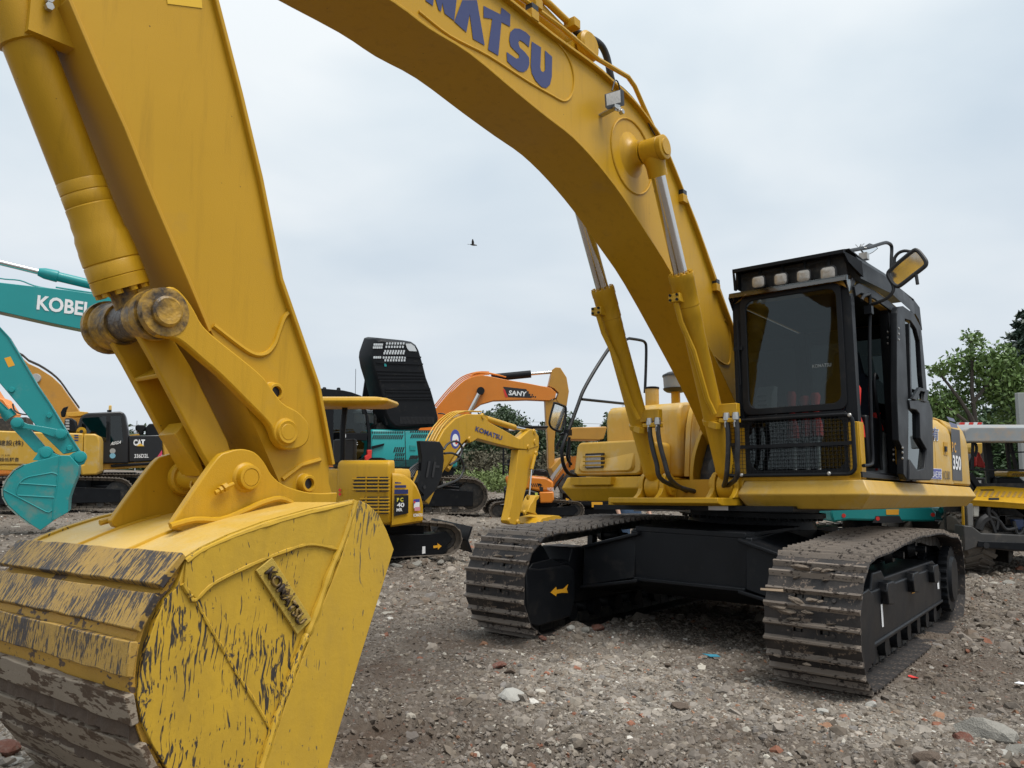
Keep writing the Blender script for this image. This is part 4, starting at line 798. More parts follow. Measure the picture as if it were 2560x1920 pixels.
q = MM.hit('C7', 1020, 1140, 1.25); g = G(); g.loft([[V((q.x+x, 1.25+y, z)) for x, y in rect(-.09,.09,-.11,.11,.04,3)] for z in (1.46,1.82)]+[[V((q.x+x*.4, 1.25+y*.4, 1.86)) for x, y in rect(-.09,.09,-.11,.11,.04,3)]]); jug = part(g, 'white_jug', M_gryp, 0)
g = G(); g.lathe((q.x+.02,1.30,1.84), (0,0,1), [(0,.06),(.04,.055),(.12,.03),(.16,.045)], 8); part(g, 'red_bag', M_red, 0)
g = G(); g.box(q.x+.092,q.x+.10,1.29,1.31,1.48,1.74); part(g, 'red_strap', M_red, 0)
for k, (m, dz) in enumerate(((M_red,.05),(M_bluep,.0),(mat('green_print', (.05,.3,.1), .5),-.05))):
    decal([V((q.x+.094,1.16+.0,1.68+dz)), V((q.x+.094,1.22,1.70+dz)), V((q.x+.094,1.22,1.74+dz)), V((q.x+.094,1.16,1.72+dz))], m, CB)

# ------------------------------------------------------------ undercarriage (its own slight slew), track shoes one by one
REL = MM.I @ MU.M
UC = G(); 
def uobj(g, name, m, parent, bevel=.0): o = g.obj(name, m, parent, bevel=bevel); o.matrix_local = REL if parent is EX else Matrix.Identity(4); return o
UC.prism([(1.50,.50),(1.505,.93),(.8,.97),(-1.1,.97),(-1.1,.36),(1.2,.36)], -.55, .55)
car = uobj(UC, 'car_body', M_blk, EX, .01); tag(car)
g = G()
for s in (1, -1):
    for sx in (1,):
        g.loft([[V((1.50,s*.5,.90)), V((1.52,s*.5,.52)), V((.9,s*.5,.42)), V((.7,s*.5,.97))], [V((1.52,s*1.02,.74)), V((1.54,s*1.02,.40)), V((.9,s*1.02,.30)), V((.6,s*1.02,.80))]])
        g.loft([[V((-1.05,s*.5,.92)), V((-1.05,s*.5,.45)), V((-.4,s*.5,.42)), V((-.3,s*.5,.97))], [V((-1.2,s*1.02,.70)), V((-1.2,s*1.02,.35)), V((-.7,s*1.02,.30)), V((-.5,s*1.02,.75))]])
        g.loft([[V((1.56,s*.45,.895)), V((1.56,s*.45,.925)), V((.7,s*.45,1.0)), V((.7,s*.45,.97))], [V((1.57,s*1.02,.735)), V((1.57,s*1.02,.765)), V((.6,s*1.02,.83)), V((.6,s*1.02,.80))]])
        g.loft([[V((1.57,s*.45,.49)), V((1.57,s*.45,.52)), V((.9,s*.45,.45)), V((.9,s*.45,.41))], [V((1.59,s*1.02,.38)), V((1.59,s*1.02,.41)), V((.9,s*1.02,.33)), V((.9,s*1.02,.29))]])
uobj(g, 'cross_leg', M_blk, car, .008)
g = G(); g.loft([[V((1.51,y,z)) for y, z in ((-.5,.925),(.5,.925),(.5,.97),(-.5,.97))], [V((.4,y,z)) for y, z in ((-.6,.965),(.6,.965),(.6,1.0),(-.6,1.0))]]); g.box(1.44,1.54,-.5,.5,.50,.53); uobj(g, 'top_plate', M_blk, car, .006)
g = G(); g.lathe((.35-.35,0,.96), (0,0,1), [(0,.62),(.10,.60),(.105,.70),(.15,.70),(.155,.64),(.21,.64)], 48); uobj(g, 'swing_bearing', M_blk, car)
g = G()
for k in range(44):
    a_ = 2*PI*k/44; g.lathe((.66*math.cos(a_), .66*math.sin(a_), 1.04), (0,0,1), [(0,.016),(.03,.016)], 6); g.lathe((.665*math.cos(a_), .665*math.sin(a_), 1.145), (0,0,1), [(0,.012),(.02,.012)], 6)
uobj(g, 'bearing_bolt', M_blk2, car)
g = G(); g.box(-1.2,1.35,-.95,.95,1.125,1.168); g.obj('under_frame', M_blk, EX)
q = [V((1.352, y, z)) for y, z in ((.22,1.13),(.40,1.13),(.40,1.164),(.22,1.164))]; decal(q, M_wht, EX)
g = G(); g.tube([(1.37,-.5,1.12),(1.38,-.2,1.125),(1.38,.02,1.12)], .008, 6); g.lathe((1.38,.02,1.12), (0,1,0), [(0,.014),(.04,.014)], 6); g.obj('grease_line', M_stl, EX)

def shoe_mesh(name, pitch, w, ribs, rh, th, mats, slots=True, seed=0):
    """one track shoe: x along the chain, y across, z outwards; ribs across, centre slots"""
    rd = random.Random(seed); g = G(); p = pitch*.52; N_ = 6
    xs = [-p, -p*.2, p*.2, p]
    if slots:                                            # plate in strips round two slots near the middle
        for y0, y1 in ((-w/2,-.115),(-.055,.055),(.115,w/2)): g.box(-p, p, y0, y1, 0, th)
        for y0, y1 in ((-.115,-.055),(.055,.115)): g.box(-p, -p*.28, y0, y1, 0, th); g.box(p*.3, p, y0, y1, 0, th)
    else: g.box(-p, p, -w/2, w/2, 0, th)
    g.mi = 1
    for rx in ribs:
        rings = []
        for i in range(N_+1):
            y = -w/2+w*i/N_; j = lambda: rd.uniform(-.0015, .0015); b = .012; t_ = .010
            rings.append([V((rx-b*1.7, y, th)), V((rx-t_, y, th+rh*.8+j())), V((rx-t_*.6, y, th+rh+j())), V((rx+t_*.8, y, th+rh+j())), V((rx+b, y, th+rh*.5+j())), V((rx+b*1.7, y, th))])
        g.loft(rings)
    g.mi = 0
    if slots:
        for sy in (-.15,.15):
            for sx in (-.03,.03): g.lathe((sx, sy*.93, th-.002), (0,0,1), [(0,.014),(.014,.014)], 6)
    return g.mesh(name, mats)
def path_pts(idler, ri, spr, rs, top, n=14):
    """closed outline of the chain: front wheel, top run with its sag, rear wheel, flat bottom"""
    (xi, zi), (xs, zs) = idler, spr; P = []
    for k in range(n+1): a = R(-90+180*k/n); P.append((xi+ri*math.cos(a), zi+ri*math.sin(a)))
    P += top
    for k in range(n+1): a = R(90+180*k/n); P.append((xs+rs*math.cos(a), zs+rs*math.sin(a)))
    return P
def run_track(P, pitch):
    P = [V(p) for p in P]; P.append(P[0]); D = [0]
    for a, b in zip(P, P[1:]): D.append(D[-1]+(b-a).length)
    n = max(8, round(D[-1]/pitch)); out = []
    def pt(s):
        s = s % D[-1]
        for i in range(len(P)-1):
            if s <= D[i+1]: return P[i].lerp(P[i+1], (s-D[i])/max(1e-6, D[i+1]-D[i]))
        return P[-1]
    for k in range(n):
        s = D[-1]*k/n; a, b = pt(s-D[-1]/n*.5), pt(s+D[-1]/n*.5); out.append(((a+b)/2, (b-a).normalized()))
    return out
def make_track(parent, LM, y, P, pitch, shoe, chain_mat, name='track', joined=False, w=.5, th=.02):
    runs = run_track(P, pitch); g = G(); pr = [(p.x-t.y*.0-(-t.y)*.0, p.y) for p, t in runs]
    # chain links: two rows of plates just inside the shoes
    for s in (1, -1):
        for p, t in runs:
            n_ = V((t.y, -t.x)); c = p-n_*.035*pitch/.2; M = Matrix(((t.x,0,n_.x,c.x),(0,1,0,y+s*.085*w/.6),(t.y,0,n_.y,c.y),(0,0,0,1)))
            g.box(-pitch*.49, pitch*.40, -.018, .018, -.05*pitch/.2, .034*pitch/.2, M)
    tr = g.obj(name, chain_mat, parent); tr.matrix_local = LM
    if joined:
        g = G()
        for p, t in runs:
            n_ = V((t.y, -t.x)); M = Matrix(((t.x,0,n_.x,p.x),(0,1,0,y),(t.y,0,n_.y,p.y),(0,0,0,1))); g.box(-pitch*.5, pitch*.5, -w/2, w/2, 0, .012, M); g.box(-pitch*.1, pitch*.02, -w/2, w/2, .012, .012+th, M)
        o = g.obj('track_shoe', chain_mat, tr); tag(o, kind='stuff'); return tr
    for p, t in runs:
        n_ = V((t.y, -t.x)); M = Matrix(((t.x,0,n_.x,p.x),(0,1,0,y),(t.y,0,n_.y,p.y),(0,0,0,1)))
        inst('track_shoe', shoe, tr, M)
    return tr
PIT = .216; WS = .61
big_shoe = shoe_mesh('track_shoe', PIT, WS, (-.088, .018), .034, .012, [M_track, M_rib])
TP = path_pts((2.08,.455), .425, (-1.68,.455), .425, [(1.5,.895),(1.1,.925),(.7,.95),(.35,.965),(0,.955),(-.4,.96),(-.8,.95),(-1.25,.90)])
for s in (1, -1):
    yc = s*1.295
    tr = make_track(EX, REL, yc, TP, PIT, big_shoe, M_dark, w=WS)
    g = G()                                               # track frame, box section between the wheels
    fp = [(-1.35,.22),(-1.35,.58),(-1.0,.68),(1.15,.68),(1.25,.74),(1.55,.74),(1.6,.62),(1.95,.60),(2.02,.50),(2.02,.36),(1.95,.24)]
    g.prism(fp, yc-.17, yc+.17)
    if s > 0: g.prism([(-1.3,.27),(-1.3,.55),(-1.0,.62),(1.86,.62),(1.86,.25)], yc+.13, yc+.19); g.prism([(-1.3,.25),(-1.3,.28),(1.86,.26),(1.86,.22)], yc+.13, yc+.205)
    tf = uobj(g, 'track_frame', M_blk, EX, .012)
    g = G(); ys = yc+ s*.0
    cheek = [(2.30,.65),(2.42,.55),(2.45,.42),(2.39,.22),(2.18,.12),(1.86,.18),(1.86,.62),(2.0,.67)]
    g.prism(cheek, yc+.225, yc+.245); g.prism(cheek, yc-.245, yc-.225); g.box(1.86,2.05,yc-.22,yc+.22,.30,.58); uobj(g, 'idler_guard', M_blk, tf, .008)
    for k in range(3):
        x = -.9+1.0*k; g = G(); g.prism([(x,.60),(x+.05,.66),(x+.26,.66),(x+.30,.60),(x+.26,.50),(x+.05,.48)], yc+s*.15, yc+s*.24); uobj(g, 'frame_step', M_blk, tf, .01)
    for x in (-.45,.55):
        g = G(); g.lathe((x,yc-.12,.815), (0,1,0), [(0,.06),(.03,.07),(.06,.085),(.065,.055),(.175,.055),(.18,.085),(.21,.07),(.24,.06)], 20); g.cyl((x,yc-.2,.815),(x,yc+.2,.815), .03); g.box(x-.05,x+.05,yc-.24,yc-.18,.62,.83); uobj(g, 'carrier_roller', M_blk, tf)
    for k in range(7):
        x = -1.1+2.6*k/6; g = G(); g.lathe((x,yc-.16,.155), (0,1,0), [(0,.08),(.06,.085),(.065,.105),(.10,.105),(.105,.07),(.215,.07),(.22,.105),(.255,.105),(.26,.085),(.32,.08)], 20); uobj(g, 'track_roller', M_blk, tf)
    g = G(); g.lathe((2.08,yc-.11,.455), (0,1,0), [(0,.31),(.05,.33),(.06,.37),(.16,.37),(.17,.33),(.22,.31)], 36); uobj(g, 'idler', M_blk, tf)
    g = G(); sy0 = yc-.05; n_ = 23; pr = []
    for k in range(n_*4): a_ = 2*PI*k/(n_*4); rr_ = .40 if k % 4 < 2 else .35; pr.append((-1.68+rr_*math.cos(a_), .46+rr_*math.sin(a_)))
    g.prism(pr, yc-.03, yc+.03); g.lathe((-1.66,yc-.16,.46), (0,1,0), [(0,.25),(.3,.27),(.36,.25)], 28); uobj(g, 'sprocket', M_blk, tf)
    g = G(); pr = []
    for k in range(24*4): a_ = 2*PI*k/96; rr_ = .335 if k % 4 < 2 else .315; pr.append((-1.68+rr_*math.cos(a_), .46+rr_*math.sin(a_)))
    g.prism([(x, z-.005) for x, z in pr], yc+s*.15, yc+s*.235); g.lathe((-1.68,yc+s*.235,.455), (0,s,0), [(0,.24),(.03,.22),(.035,.1)], 28); uobj(g, 'travel_motor', M_blk2, tf)
# guard tabs and stickers on the frames
tfn = [o for o in COL.objects if o.name.startswith('track_frame')]
aw = MU.p3('C6', [(675,740),(712,702),(712,722),(768,716),(792,684),(778,718),(790,744),(752,744),(712,748),(712,765)], 1.295-2.59+.272)
def spot(me_par, pts, m, nm='sticker'): o = decal(pts, m, me_par, nm); o.matrix_local = Matrix.Identity(4); return o
fb_ = G(); fp2 = MU.y('C6', [(505,575),(600,585),(795,560),(825,590),(830,790),(800,900),(590,965),(520,950)], -1.295+.25)
fb_.prism(fp2, -1.295+.16, -1.295+.262); uobj(fb_, 'frame_end_box', M_blk, tfn[1], .015)
ax = MU.y('C6', [(675,740),(712,702),(716,722),(758,716),(792,684),(782,718),(790,744),(752,742),(716,748),(712,766)], -1.295+.266)
spot(tfn[1], [V((x, -1.295+.266, z)) for x, z in ax], M_orap, 'arrow_sticker')
for tg, pts, m in (('C8',[(1104,605),(1120,600),(1122,650),(1106,656)],M_orap),('C8',[(926,718),(936,714),(944,845),(934,848)],M_wht),('C8',[(1250,572),(1260,570),(1264,626),(1254,628)],M_wht)):
    spot(tfn[0], [V((x, 1.295+.194, z)) for x, z in MU.y(tg, pts, 1.295+.194)], m)
# ------------------------------------------------------------ GROUND
_lat = rng.random((256, 256))
def vnoise(x, y, f, k=0):
    x = np.asarray(x)*f+17.3*k+1000; y = np.asarray(y)*f+9.1*k+1000; xi = np.floor(x).astype(int); yi = np.floor(y).astype(int); fx = x-xi; fy = y-yi; fx = fx*fx*(3-2*fx); fy = fy*fy*(3-2*fy)
    g_ = lambda a, b: _lat[(a+k*31) % 256, (b+k*57) % 256]
    return (g_(xi,yi)*(1-fx)+g_(xi+1,yi)*fx)*(1-fy)+(g_(xi,yi+1)*(1-fx)+g_(xi+1,yi+1)*fx)*fy-.5
_n = MU.M.to_3x3() @ V((0, 0, 1)); _p = MU.M @ V((0, 0, 0)); _MI = np.array(MU.I)
def sstep(a, b, x): t = np.clip((x-a)/(b-a), 0, 1); return t*t*(3-2*t)
def ground_z(x, y, detail=True):
    x = np.asarray(x, float); y = np.asarray(y, float)
    z = .10*vnoise(x, y, .12, 1)+.16*vnoise(x, y, .35, 2)*sstep(2, 9, y)
    z = z+.36*np.exp(-(((x+3.4)/4.5)**2+((y-20.7)/2.8)**2))+.12*np.exp(-(((x+13)/8)**2+((y-28)/4)**2))
    z = z+.22*np.exp(-(((x+5.2)/1.6)**2+((y-13.5)/2.0)**2))-.25*np.exp(-(((x-1.1)/1.5)**2+((y-6.2)/1.0)**2))*0
    z = z+.05*sstep(30, 120, y)
    pl = _p.z-(_n.x*(x-_p.x)+_n.y*(y-_p.y))/_n.z          # the tilted ground the big machine stands on
    lx = _MI[0,0]*x+_MI[0,1]*y+_MI[0,3]; ly = _MI[1,0]*x+_MI[1,1]*y+_MI[1,3]
    d = np.maximum(np.maximum(np.abs(lx-.2)-2.6, 0), np.maximum(np.abs(ly)-1.9, 0)); d = np.hypot(np.maximum(np.abs(lx-.2)-2.6, 0), np.maximum(np.abs(ly)-1.9, 0))
    w = 1-sstep(0, 2.4, d); z = z*(1-w)+(pl+.0)*w
    under = (np.abs(np.abs(ly)-1.295) < .36) & (np.abs(lx-.2) < 2.2)
    if detail:
        a = np.where(under, .35, 1)
        z = z+a*(.080*vnoise(x, y, 1.1, 3)+.050*vnoise(x, y, 3.1, 4)+.046*vnoise(x, y, 7.5, 5)*(.4+1.2*np.clip(vnoise(x, y, .9, 15)+.5, 0, 1))+.030*(.5-np.abs(vnoise(x, y, 11, 6))*2)*.6)
        # old track ruts running past the front of the machine
        for (ox, oy, ang, ln) in ((1.6, 3.35, -22, 1.7), (.1, 4.3, -30, 1.6), (2.9, 3.6, -24, 1.5), (.9, 3.0, -20, 1.3)):
            ca, sa = math.cos(R(ang)), math.sin(R(ang)); u = (x-ox)*ca+(y-oy)*sa; v = -(x-ox)*sa+(y-oy)*ca
            m = np.exp(-(v/.28)**4)*np.exp(-(u/ln)**4); z = z+m*(-.03+.034*np.sin(u*2*PI/.11+2*np.sin(v*5)+3*vnoise(x, y, 1.5, 8)))
    return z
def axis_grid(lo, hi, c, fine, wide, grow):
    r = [c]; s = fine
    while r[-1] < hi: s = fine if abs(r[-1]-c) < wide else s*grow; r.append(r[-1]+s)
    l = [c]; s = fine
    while l[-1] > lo: s = fine if abs(l[-1]-c) < wide else s*grow; l.append(l[-1]-s)
    return np.array(l[::-1]+r[1:])
def gp(tg, u, v): d = ray(tg, u, v); t = -CAMZ/d.z; return d.x*t, d.y*t
HEAPS = [(*gp('C6',820,1000),.30,.10),(*gp('C6',620,1080),.25,.06),(*gp('C6',330,1230),.30,.07),(*gp('C8',1400,870),.5,.10),(*gp('C8',1550,760),.5,.08),(*gp('C3',2050,1150),.35,.07),(*gp('C5',740,1600),.5,.10),(*gp('C2',520,1560),.6,.18),(*gp('C6',1550,1500),.3,.03),(*gp('P',900,1800),.3,.06),(*gp('P',1050,1640),.35,.05),(*gp('C8',1650,1000),.4,.05)]
PALE = [(*gp('P',1480,1700),.55,.35),(*gp('P',1330,1760),.35,.3),(*gp('P',1660,1800),.5,.3),(*gp('P',2150,1820),.5,.3),(*gp('P',1250,1300),1.6,1.4),(*gp('P',1180,1400),1.2,1.0),(*gp('P',2450,1400),1.6,.8),(*gp('P',40,1850),.4,.5)]
BROWN = [(*gp('P',950,1700),.5,.5),(*gp('P',900,1850),.4,.35),(*gp('P',1130,1620),.5,.4),(*gp('P',1850,1860),.7,.3),(*gp('P',2330,1560),.6,.5)]
_gz0 = ground_z
def ground_z(x, y, detail=True):
    z = _gz0(x, y, detail); x = np.asarray(x, float); y = np.asarray(y, float)
    for hx_, hy_, r_, h_ in HEAPS: z = z+h_*np.exp(-(((x-hx_)/r_)**2+((y-hy_)/r_)**2)*1.4)*(.75+.9*vnoise(x, y, 5, 21)+.5*vnoise(x, y, 11, 22))
    return z
def tone(x, y):
    x = np.asarray(x, float); y = np.asarray(y, float); v = np.zeros_like(x)
    for L_, s in ((PALE, 1.0), (BROWN, -1.0)):
        for a, b, rx, ry in L_: v = v+s*np.exp(-(((x-a)/rx)**2+((y-b)/ry)**2))
    return np.clip(v*.8+.9*vnoise(x, y, .8, 31)+.5*vnoise(x, y, 2.3, 32)+.25*sstep(9, 20, y), -1, 1)
gx = axis_grid(-600, 600, .6, .034, 5.0, 1.035); gy = axis_grid(-30, 1200, 4.6, .030, 3.6, 1.030)
GX, GY = np.meshgrid(gx, gy); GZ = ground_z(GX, GY)
def grid_mesh(name, X_, Y_, Z_):
    ny, nx = X_.shape; co = np.stack([X_, Y_, Z_], -1).reshape(-1, 3).astype(np.float32); i = np.arange(ny*nx).reshape(ny, nx)
    q = np.stack([i[:-1,:-1], i[:-1,1:], i[1:,1:], i[1:,:-1]], -1).reshape(-1, 4); me = bpy.data.meshes.new(name)
    me.vertices.add(len(co)); me.vertices.foreach_set('co', co.ravel()); me.loops.add(q.size); me.loops.foreach_set('vertex_index', q.ravel().astype(np.int32))
    me.polygons.add(len(q)); me.polygons.foreach_set('loop_start', np.arange(0, q.size, 4, dtype=np.int32)); me.polygons.foreach_set('use_smooth', np.ones(len(q), bool)); me.update(); me.validate(); return me
def ground_mat():
    m = bpy.data.materials.new('rubble_earth'); m.use_nodes = True; nt = m.node_tree; N = nt.nodes.new; L = nt.links.new; b = nt.nodes['Principled BSDF']; b.inputs['Roughness'].default_value = .95; b.inputs['Specular IOR Level'].default_value = .2
    tc = N('ShaderNodeTexCoord')
    def noise(sc, det=5, r=.6): n = N('ShaderNodeTexNoise'); n.inputs['Scale'].default_value = sc; n.inputs['Detail'].default_value = det; n.inputs['Roughness'].default_value = r; L(tc.outputs['Object'], n.inputs['Vector']); return n.outputs[0]
    def ramp(x, st): c = N('ShaderNodeValToRGB'); L(x, c.inputs[0]); e = c.color_ramp.elements; e[0].position, e[0].color = st[0]; e[1].position, e[1].color = st[-1]
    def rmp(x, st):
        c = N('ShaderNodeValToRGB'); L(x, c.inputs[0]); el = c.color_ramp.elements; el[0].position = st[0][0]; el[0].color = st[0][1]+(1,); el[1].position = st[-1][0]; el[1].color = st[-1][1]+(1,)
        for p_, c_ in st[1:-1]: k = el.new(p_); k.color = c_+(1,)
        return c.outputs[0]
    def mix(a, b_, f):
        q = N('ShaderNodeMix'); q.data_type = 'RGBA'
        if isinstance(f, float): q.inputs[0].default_value = f
        else: L(f, q.inputs[0])
        L(a, q.inputs[6])
        if isinstance(b_, tuple): q.inputs[7].default_value = b_+(1,)
        else: L(b_, q.inputs[7])
        return q.outputs[2]
    base = rmp(noise(1.3, 8, .65), [(.3,(0.097,0.073,0.056)),(.5,(0.150,0.122,0.097)),(.7,(0.217,0.184,0.150))])
    fine = rmp(noise(11, 8, .7), [(.3,(0.082,0.063,0.049)),(.5,(0.150,0.124,0.101)),(.72,(0.270,0.238,0.202))])
    c = mix(base, fine, .5)
    v = N('ShaderNodeTexVoronoi'); v.inputs['Scale'].default_value = 28; L(tc.outputs['Object'], v.inputs['Vector'])
    sep = N('ShaderNodeSeparateColor'); L(v.outputs['Color'], sep.inputs[0])
    peb = rmp(sep.outputs[0], [(.0,(0.075,0.061,0.049)),(.55,(0.127,0.108,0.089)),(.8,(0.225,0.194,0.164)),(.93,(0.329,0.302,0.267)),(.97,(0.195,0.072,0.041))])
    pm = N('ShaderNodeMapRange'); L(v.outputs['Distance'], pm.inputs[0]); pm.inputs[1].default_value = .30; pm.inputs[2].default_value = .45; pm.inputs[3].default_value = .75; pm.inputs[4].default_value = 0
    c = mix(c, peb, pm.outputs[0])
    at_ = N('ShaderNodeAttribute'); at_.attribute_name = 'tone'
    jit = N('ShaderNodeMath'); jit.operation = 'ADD'; L(at_.outputs['Fac'], jit.inputs[0]); nj = N('ShaderNodeMapRange'); L(noise(4, 7, .7), nj.inputs[0]); nj.inputs[3].default_value = -.7; nj.inputs[4].default_value = .7; L(nj.outputs[0], jit.inputs[1])
    mr = N('ShaderNodeMapRange'); L(jit.outputs[0], mr.inputs[0]); mr.inputs[1].default_value = .15; mr.inputs[2].default_value = .9; mr.inputs[4].default_value = .7; c = mix(c, (0.300,0.263,0.219), mr.outputs[0])
    m2 = N('ShaderNodeMapRange'); L(jit.outputs[0], m2.inputs[0]); m2.inputs[1].default_value = -.15; m2.inputs[2].default_value = -.9; m2.inputs[4].default_value = .75; c = mix(c, (0.094,0.063,0.044), m2.outputs[0])
    L(c, b.inputs['Base Color'])
    h = N('ShaderNodeMath'); h.operation = 'ADD'; L(noise(30, 8, .75), h.inputs[0]); iv = N('ShaderNodeMath'); iv.operation = 'MULTIPLY'; iv.inputs[1].default_value = -.8; L(v.outputs['Distance'], iv.inputs[0]); L(iv.outputs[0], h.inputs[1])
    bp = N('ShaderNodeBump'); bp.inputs['Strength'].default_value = .9; bp.inputs['Distance'].default_value = .03; L(h.outputs[0], bp.inputs['Height']); L(bp.outputs[0], b.inputs['Normal']); return m
M_ground = ground_mat()
go = bpy.data.objects.new('ground', grid_mesh('ground', GX, GY, GZ)); COL.objects.link(go); _t = go.data.attributes.new('tone', 'FLOAT', 'POINT'); _t.data.foreach_set('value', tone(GX, GY).astype(np.float32).ravel()); go.data.materials.append(M_ground); tag(go, kind='structure')

# rubble: thousands of broken stones lying on the ground
def rock_mesh(name, seed, mat_, flat=.7, sub=1):
    rd = random.Random(seed); bm = bmesh.new(); bmesh.ops.create_icosphere(bm, subdivisions=sub, radius=.5)
    ax = [V((rd.gauss(0, 1), rd.gauss(0, 1), rd.gauss(0, 1))).normalized() for _ in range(7)]; dd = [rd.uniform(.22, .40) for _ in ax]
    for v in bm.verts:
        for a, d_ in zip(ax, dd):
            k = v.co.dot(a)
            if k > d_: v.co -= a*(k-d_)
        v.co *= rd.uniform(.9, 1.1); v.co.z *= flat; v.co.x *= 1.25
    me = bpy.data.meshes.new(name); bm.to_mesh(me); bm.free(); me.materials.append(mat_); return me
def rock_mat():
    m = bpy.data.materials.new('rubble_stone'); m.use_nodes = True; nt = m.node_tree; N = nt.nodes.new; L = nt.links.new; b = nt.nodes['Principled BSDF']; b.inputs['Roughness'].default_value = .9; b.inputs['Specular IOR Level'].default_value = .25
    at_ = N('ShaderNodeAttribute'); at_.attribute_type = 'INSTANCER'; at_.attribute_name = 'tint'
    n = N('ShaderNodeTexNoise'); n.inputs['Scale'].default_value = 5; n.inputs['Detail'].default_value = 4; tc = N('ShaderNodeTexCoord'); L(tc.outputs['Object'], n.inputs['Vector'])
    mr = N('ShaderNodeMapRange'); L(n.outputs[0], mr.inputs[0]); mr.inputs[3].default_value = .65; mr.inputs[4].default_value = 1.3
    q = N('ShaderNodeVectorMath'); q.operation = 'MULTIPLY'; L(at_.outputs['Color'], q.inputs[0]); L(mr.outputs[0], q.inputs[1]); L(q.outputs[0], b.inputs['Base Color']); return m
M_rock = rock_mat()
rocks = bpy.data.collections.new('rubble_shapes')
for k in range(9): rocks.objects.link(bpy.data.objects.new('stone_shape', rock_mesh('stone', 100+k, M_rock, random.uniform(.5, .85))))
def scatter(name, n, rmin, rmax, smin, smax, seed, power=2.2, clump=None, lift=.25):
    r_ = np.random.default_rng(seed); u = r_.random(n); rr = rmin*(rmax/rmin)**u; th = r_.uniform(R(-42), R(42), n); px = rr*np.sin(th); py = rr*np.cos(th)
    if clump is not None: keep = clump(px, py) > r_.random(n)*1.0; px, py, rr = px[keep], py[keep], rr[keep]; n = len(px)
    s = smin*(1-r_.random(n)*(1-(smin/smax)**(power)))**(-1/power); s = np.minimum(np.maximum(s, rr*.0022), smax)
    lx = _MI[0,0]*px+_MI[0,1]*py+_MI[0,3]; ly = _MI[1,0]*px+_MI[1,1]*py+_MI[1,3]
    under = (np.abs(np.abs(ly)-1.295) < .32) & (np.abs(lx-.2) < 2.25); s = np.where(under, np.minimum(s, .015), s)
    pz = ground_z(px, py)+s*(lift-.33)*.8
    me = bpy.data.meshes.new(name); me.vertices.add(n); me.vertices.foreach_set('co', np.stack([px, py, pz], -1).astype(np.float32).ravel())
    a = me.attributes.new('scl', 'FLOAT', 'POINT'); a.data.foreach_set('value', s.astype(np.float32))
    a = me.attributes.new('rot', 'FLOAT_VECTOR', 'POINT'); a.data.foreach_set('vector', np.stack([r_.normal(0, .35, n), r_.normal(0, .35, n), r_.uniform(0, 6.28, n)], -1).astype(np.float32).ravel())
    pal = np.array([(.10,.083,.068),(.14,.12,.10),(.18,.16,.137),(.235,.21,.185),(.31,.295,.265),(.145,.135,.13),(.17,.078,.052),(.20,.115,.075),(.12,.095,.075),(.42,.41,.39)])
    pr = np.array([.24,.23,.18,.12,.05,.06,.022,.02,.08,.010]); pr /= pr.sum(); c = pal[r_.choice(len(pal), n, p=pr)]*r_.uniform(.85, 1.3, (n, 1))*np.stack([np.interp(tone(px, py), [-1, 0, 1], q_) for q_ in ([.62, 1.1, 1.45], [.54, 1.06, 1.42], [.47, 1.0, 1.36])], 1); isb = r_.random(n) < .45; gc_ = np.stack([np.interp(tone(px, py), [-1, 0, 1], q_) for q_ in ([.10, .17, .25], [.078, .145, .222], [.062, .122, .19])], 1); c[isb] = (gc_*r_.uniform(.75, 1.35, (n, 1)))[isb]
    a = me.attributes.new('tint', 'FLOAT_COLOR', 'POINT'); a.data.foreach_set('color', np.concatenate([c, np.ones((n, 1))], 1).astype(np.float32).ravel())
    a = me.attributes.new('pick', 'INT', 'POINT'); a.data.foreach_set('value', r_.integers(0, 9, n).astype(np.int32))
    o = bpy.data.objects.new(name, me); COL.objects.link(o); tag(o, kind='stuff')
    ng = bpy.data.node_groups.new(name, 'GeometryNodeTree'); ng.interface.new_socket('Geometry', in_out='INPUT', socket_type='NodeSocketGeometry'); ng.interface.new_socket('Geometry', in_out='OUTPUT', socket_type='NodeSocketGeometry')
    N = ng.nodes.new; L = ng.links.new; i = N('NodeGroupInput'); ou = N('NodeGroupOutput'); ip = N('GeometryNodeInstanceOnPoints'); ci = N('GeometryNodeCollectionInfo'); ci.inputs['Collection'].default_value = rocks; ci.inputs['Separate Children'].default_value = True
    def na(nm, ty): q = N('GeometryNodeInputNamedAttribute'); q.data_type = ty; q.inputs[0].default_value = nm; return q.outputs[0]
    L(i.outputs[0], ip.inputs['Points']); L(ci.outputs[0], ip.inputs['Instance']); ip.inputs['Pick Instance'].default_value = True; L(na('pick', 'INT'), ip.inputs['Instance Index']); L(na('scl', 'FLOAT'), ip.inputs['Scale'])
    er = N('FunctionNodeEulerToRotation'); L(na('rot', 'FLOAT_VECTOR'), er.inputs[0]); L(er.outputs[0], ip.inputs['Rotation']); L(ip.outputs[0], ou.inputs[0])
    md = o.modifiers.new('scatter', 'NODES'); md.node_group = ng; return o
def clump_a(x, y): return np.clip(.55+.5*tone(x, y), .22, 1)
scatter('gravel', 430000, 1.2, 16, .009, .05, 5, 1.8, clump_a)
scatter('rubble', 95000, 1.8, 40, .028, .12, 6, 2.5, clump_a)
scatter('far_rubble', 34000, 8, 60, .06, .20, 8, 2.2, lambda x, y: .4+vnoise(x, y, .2, 12)+.3)
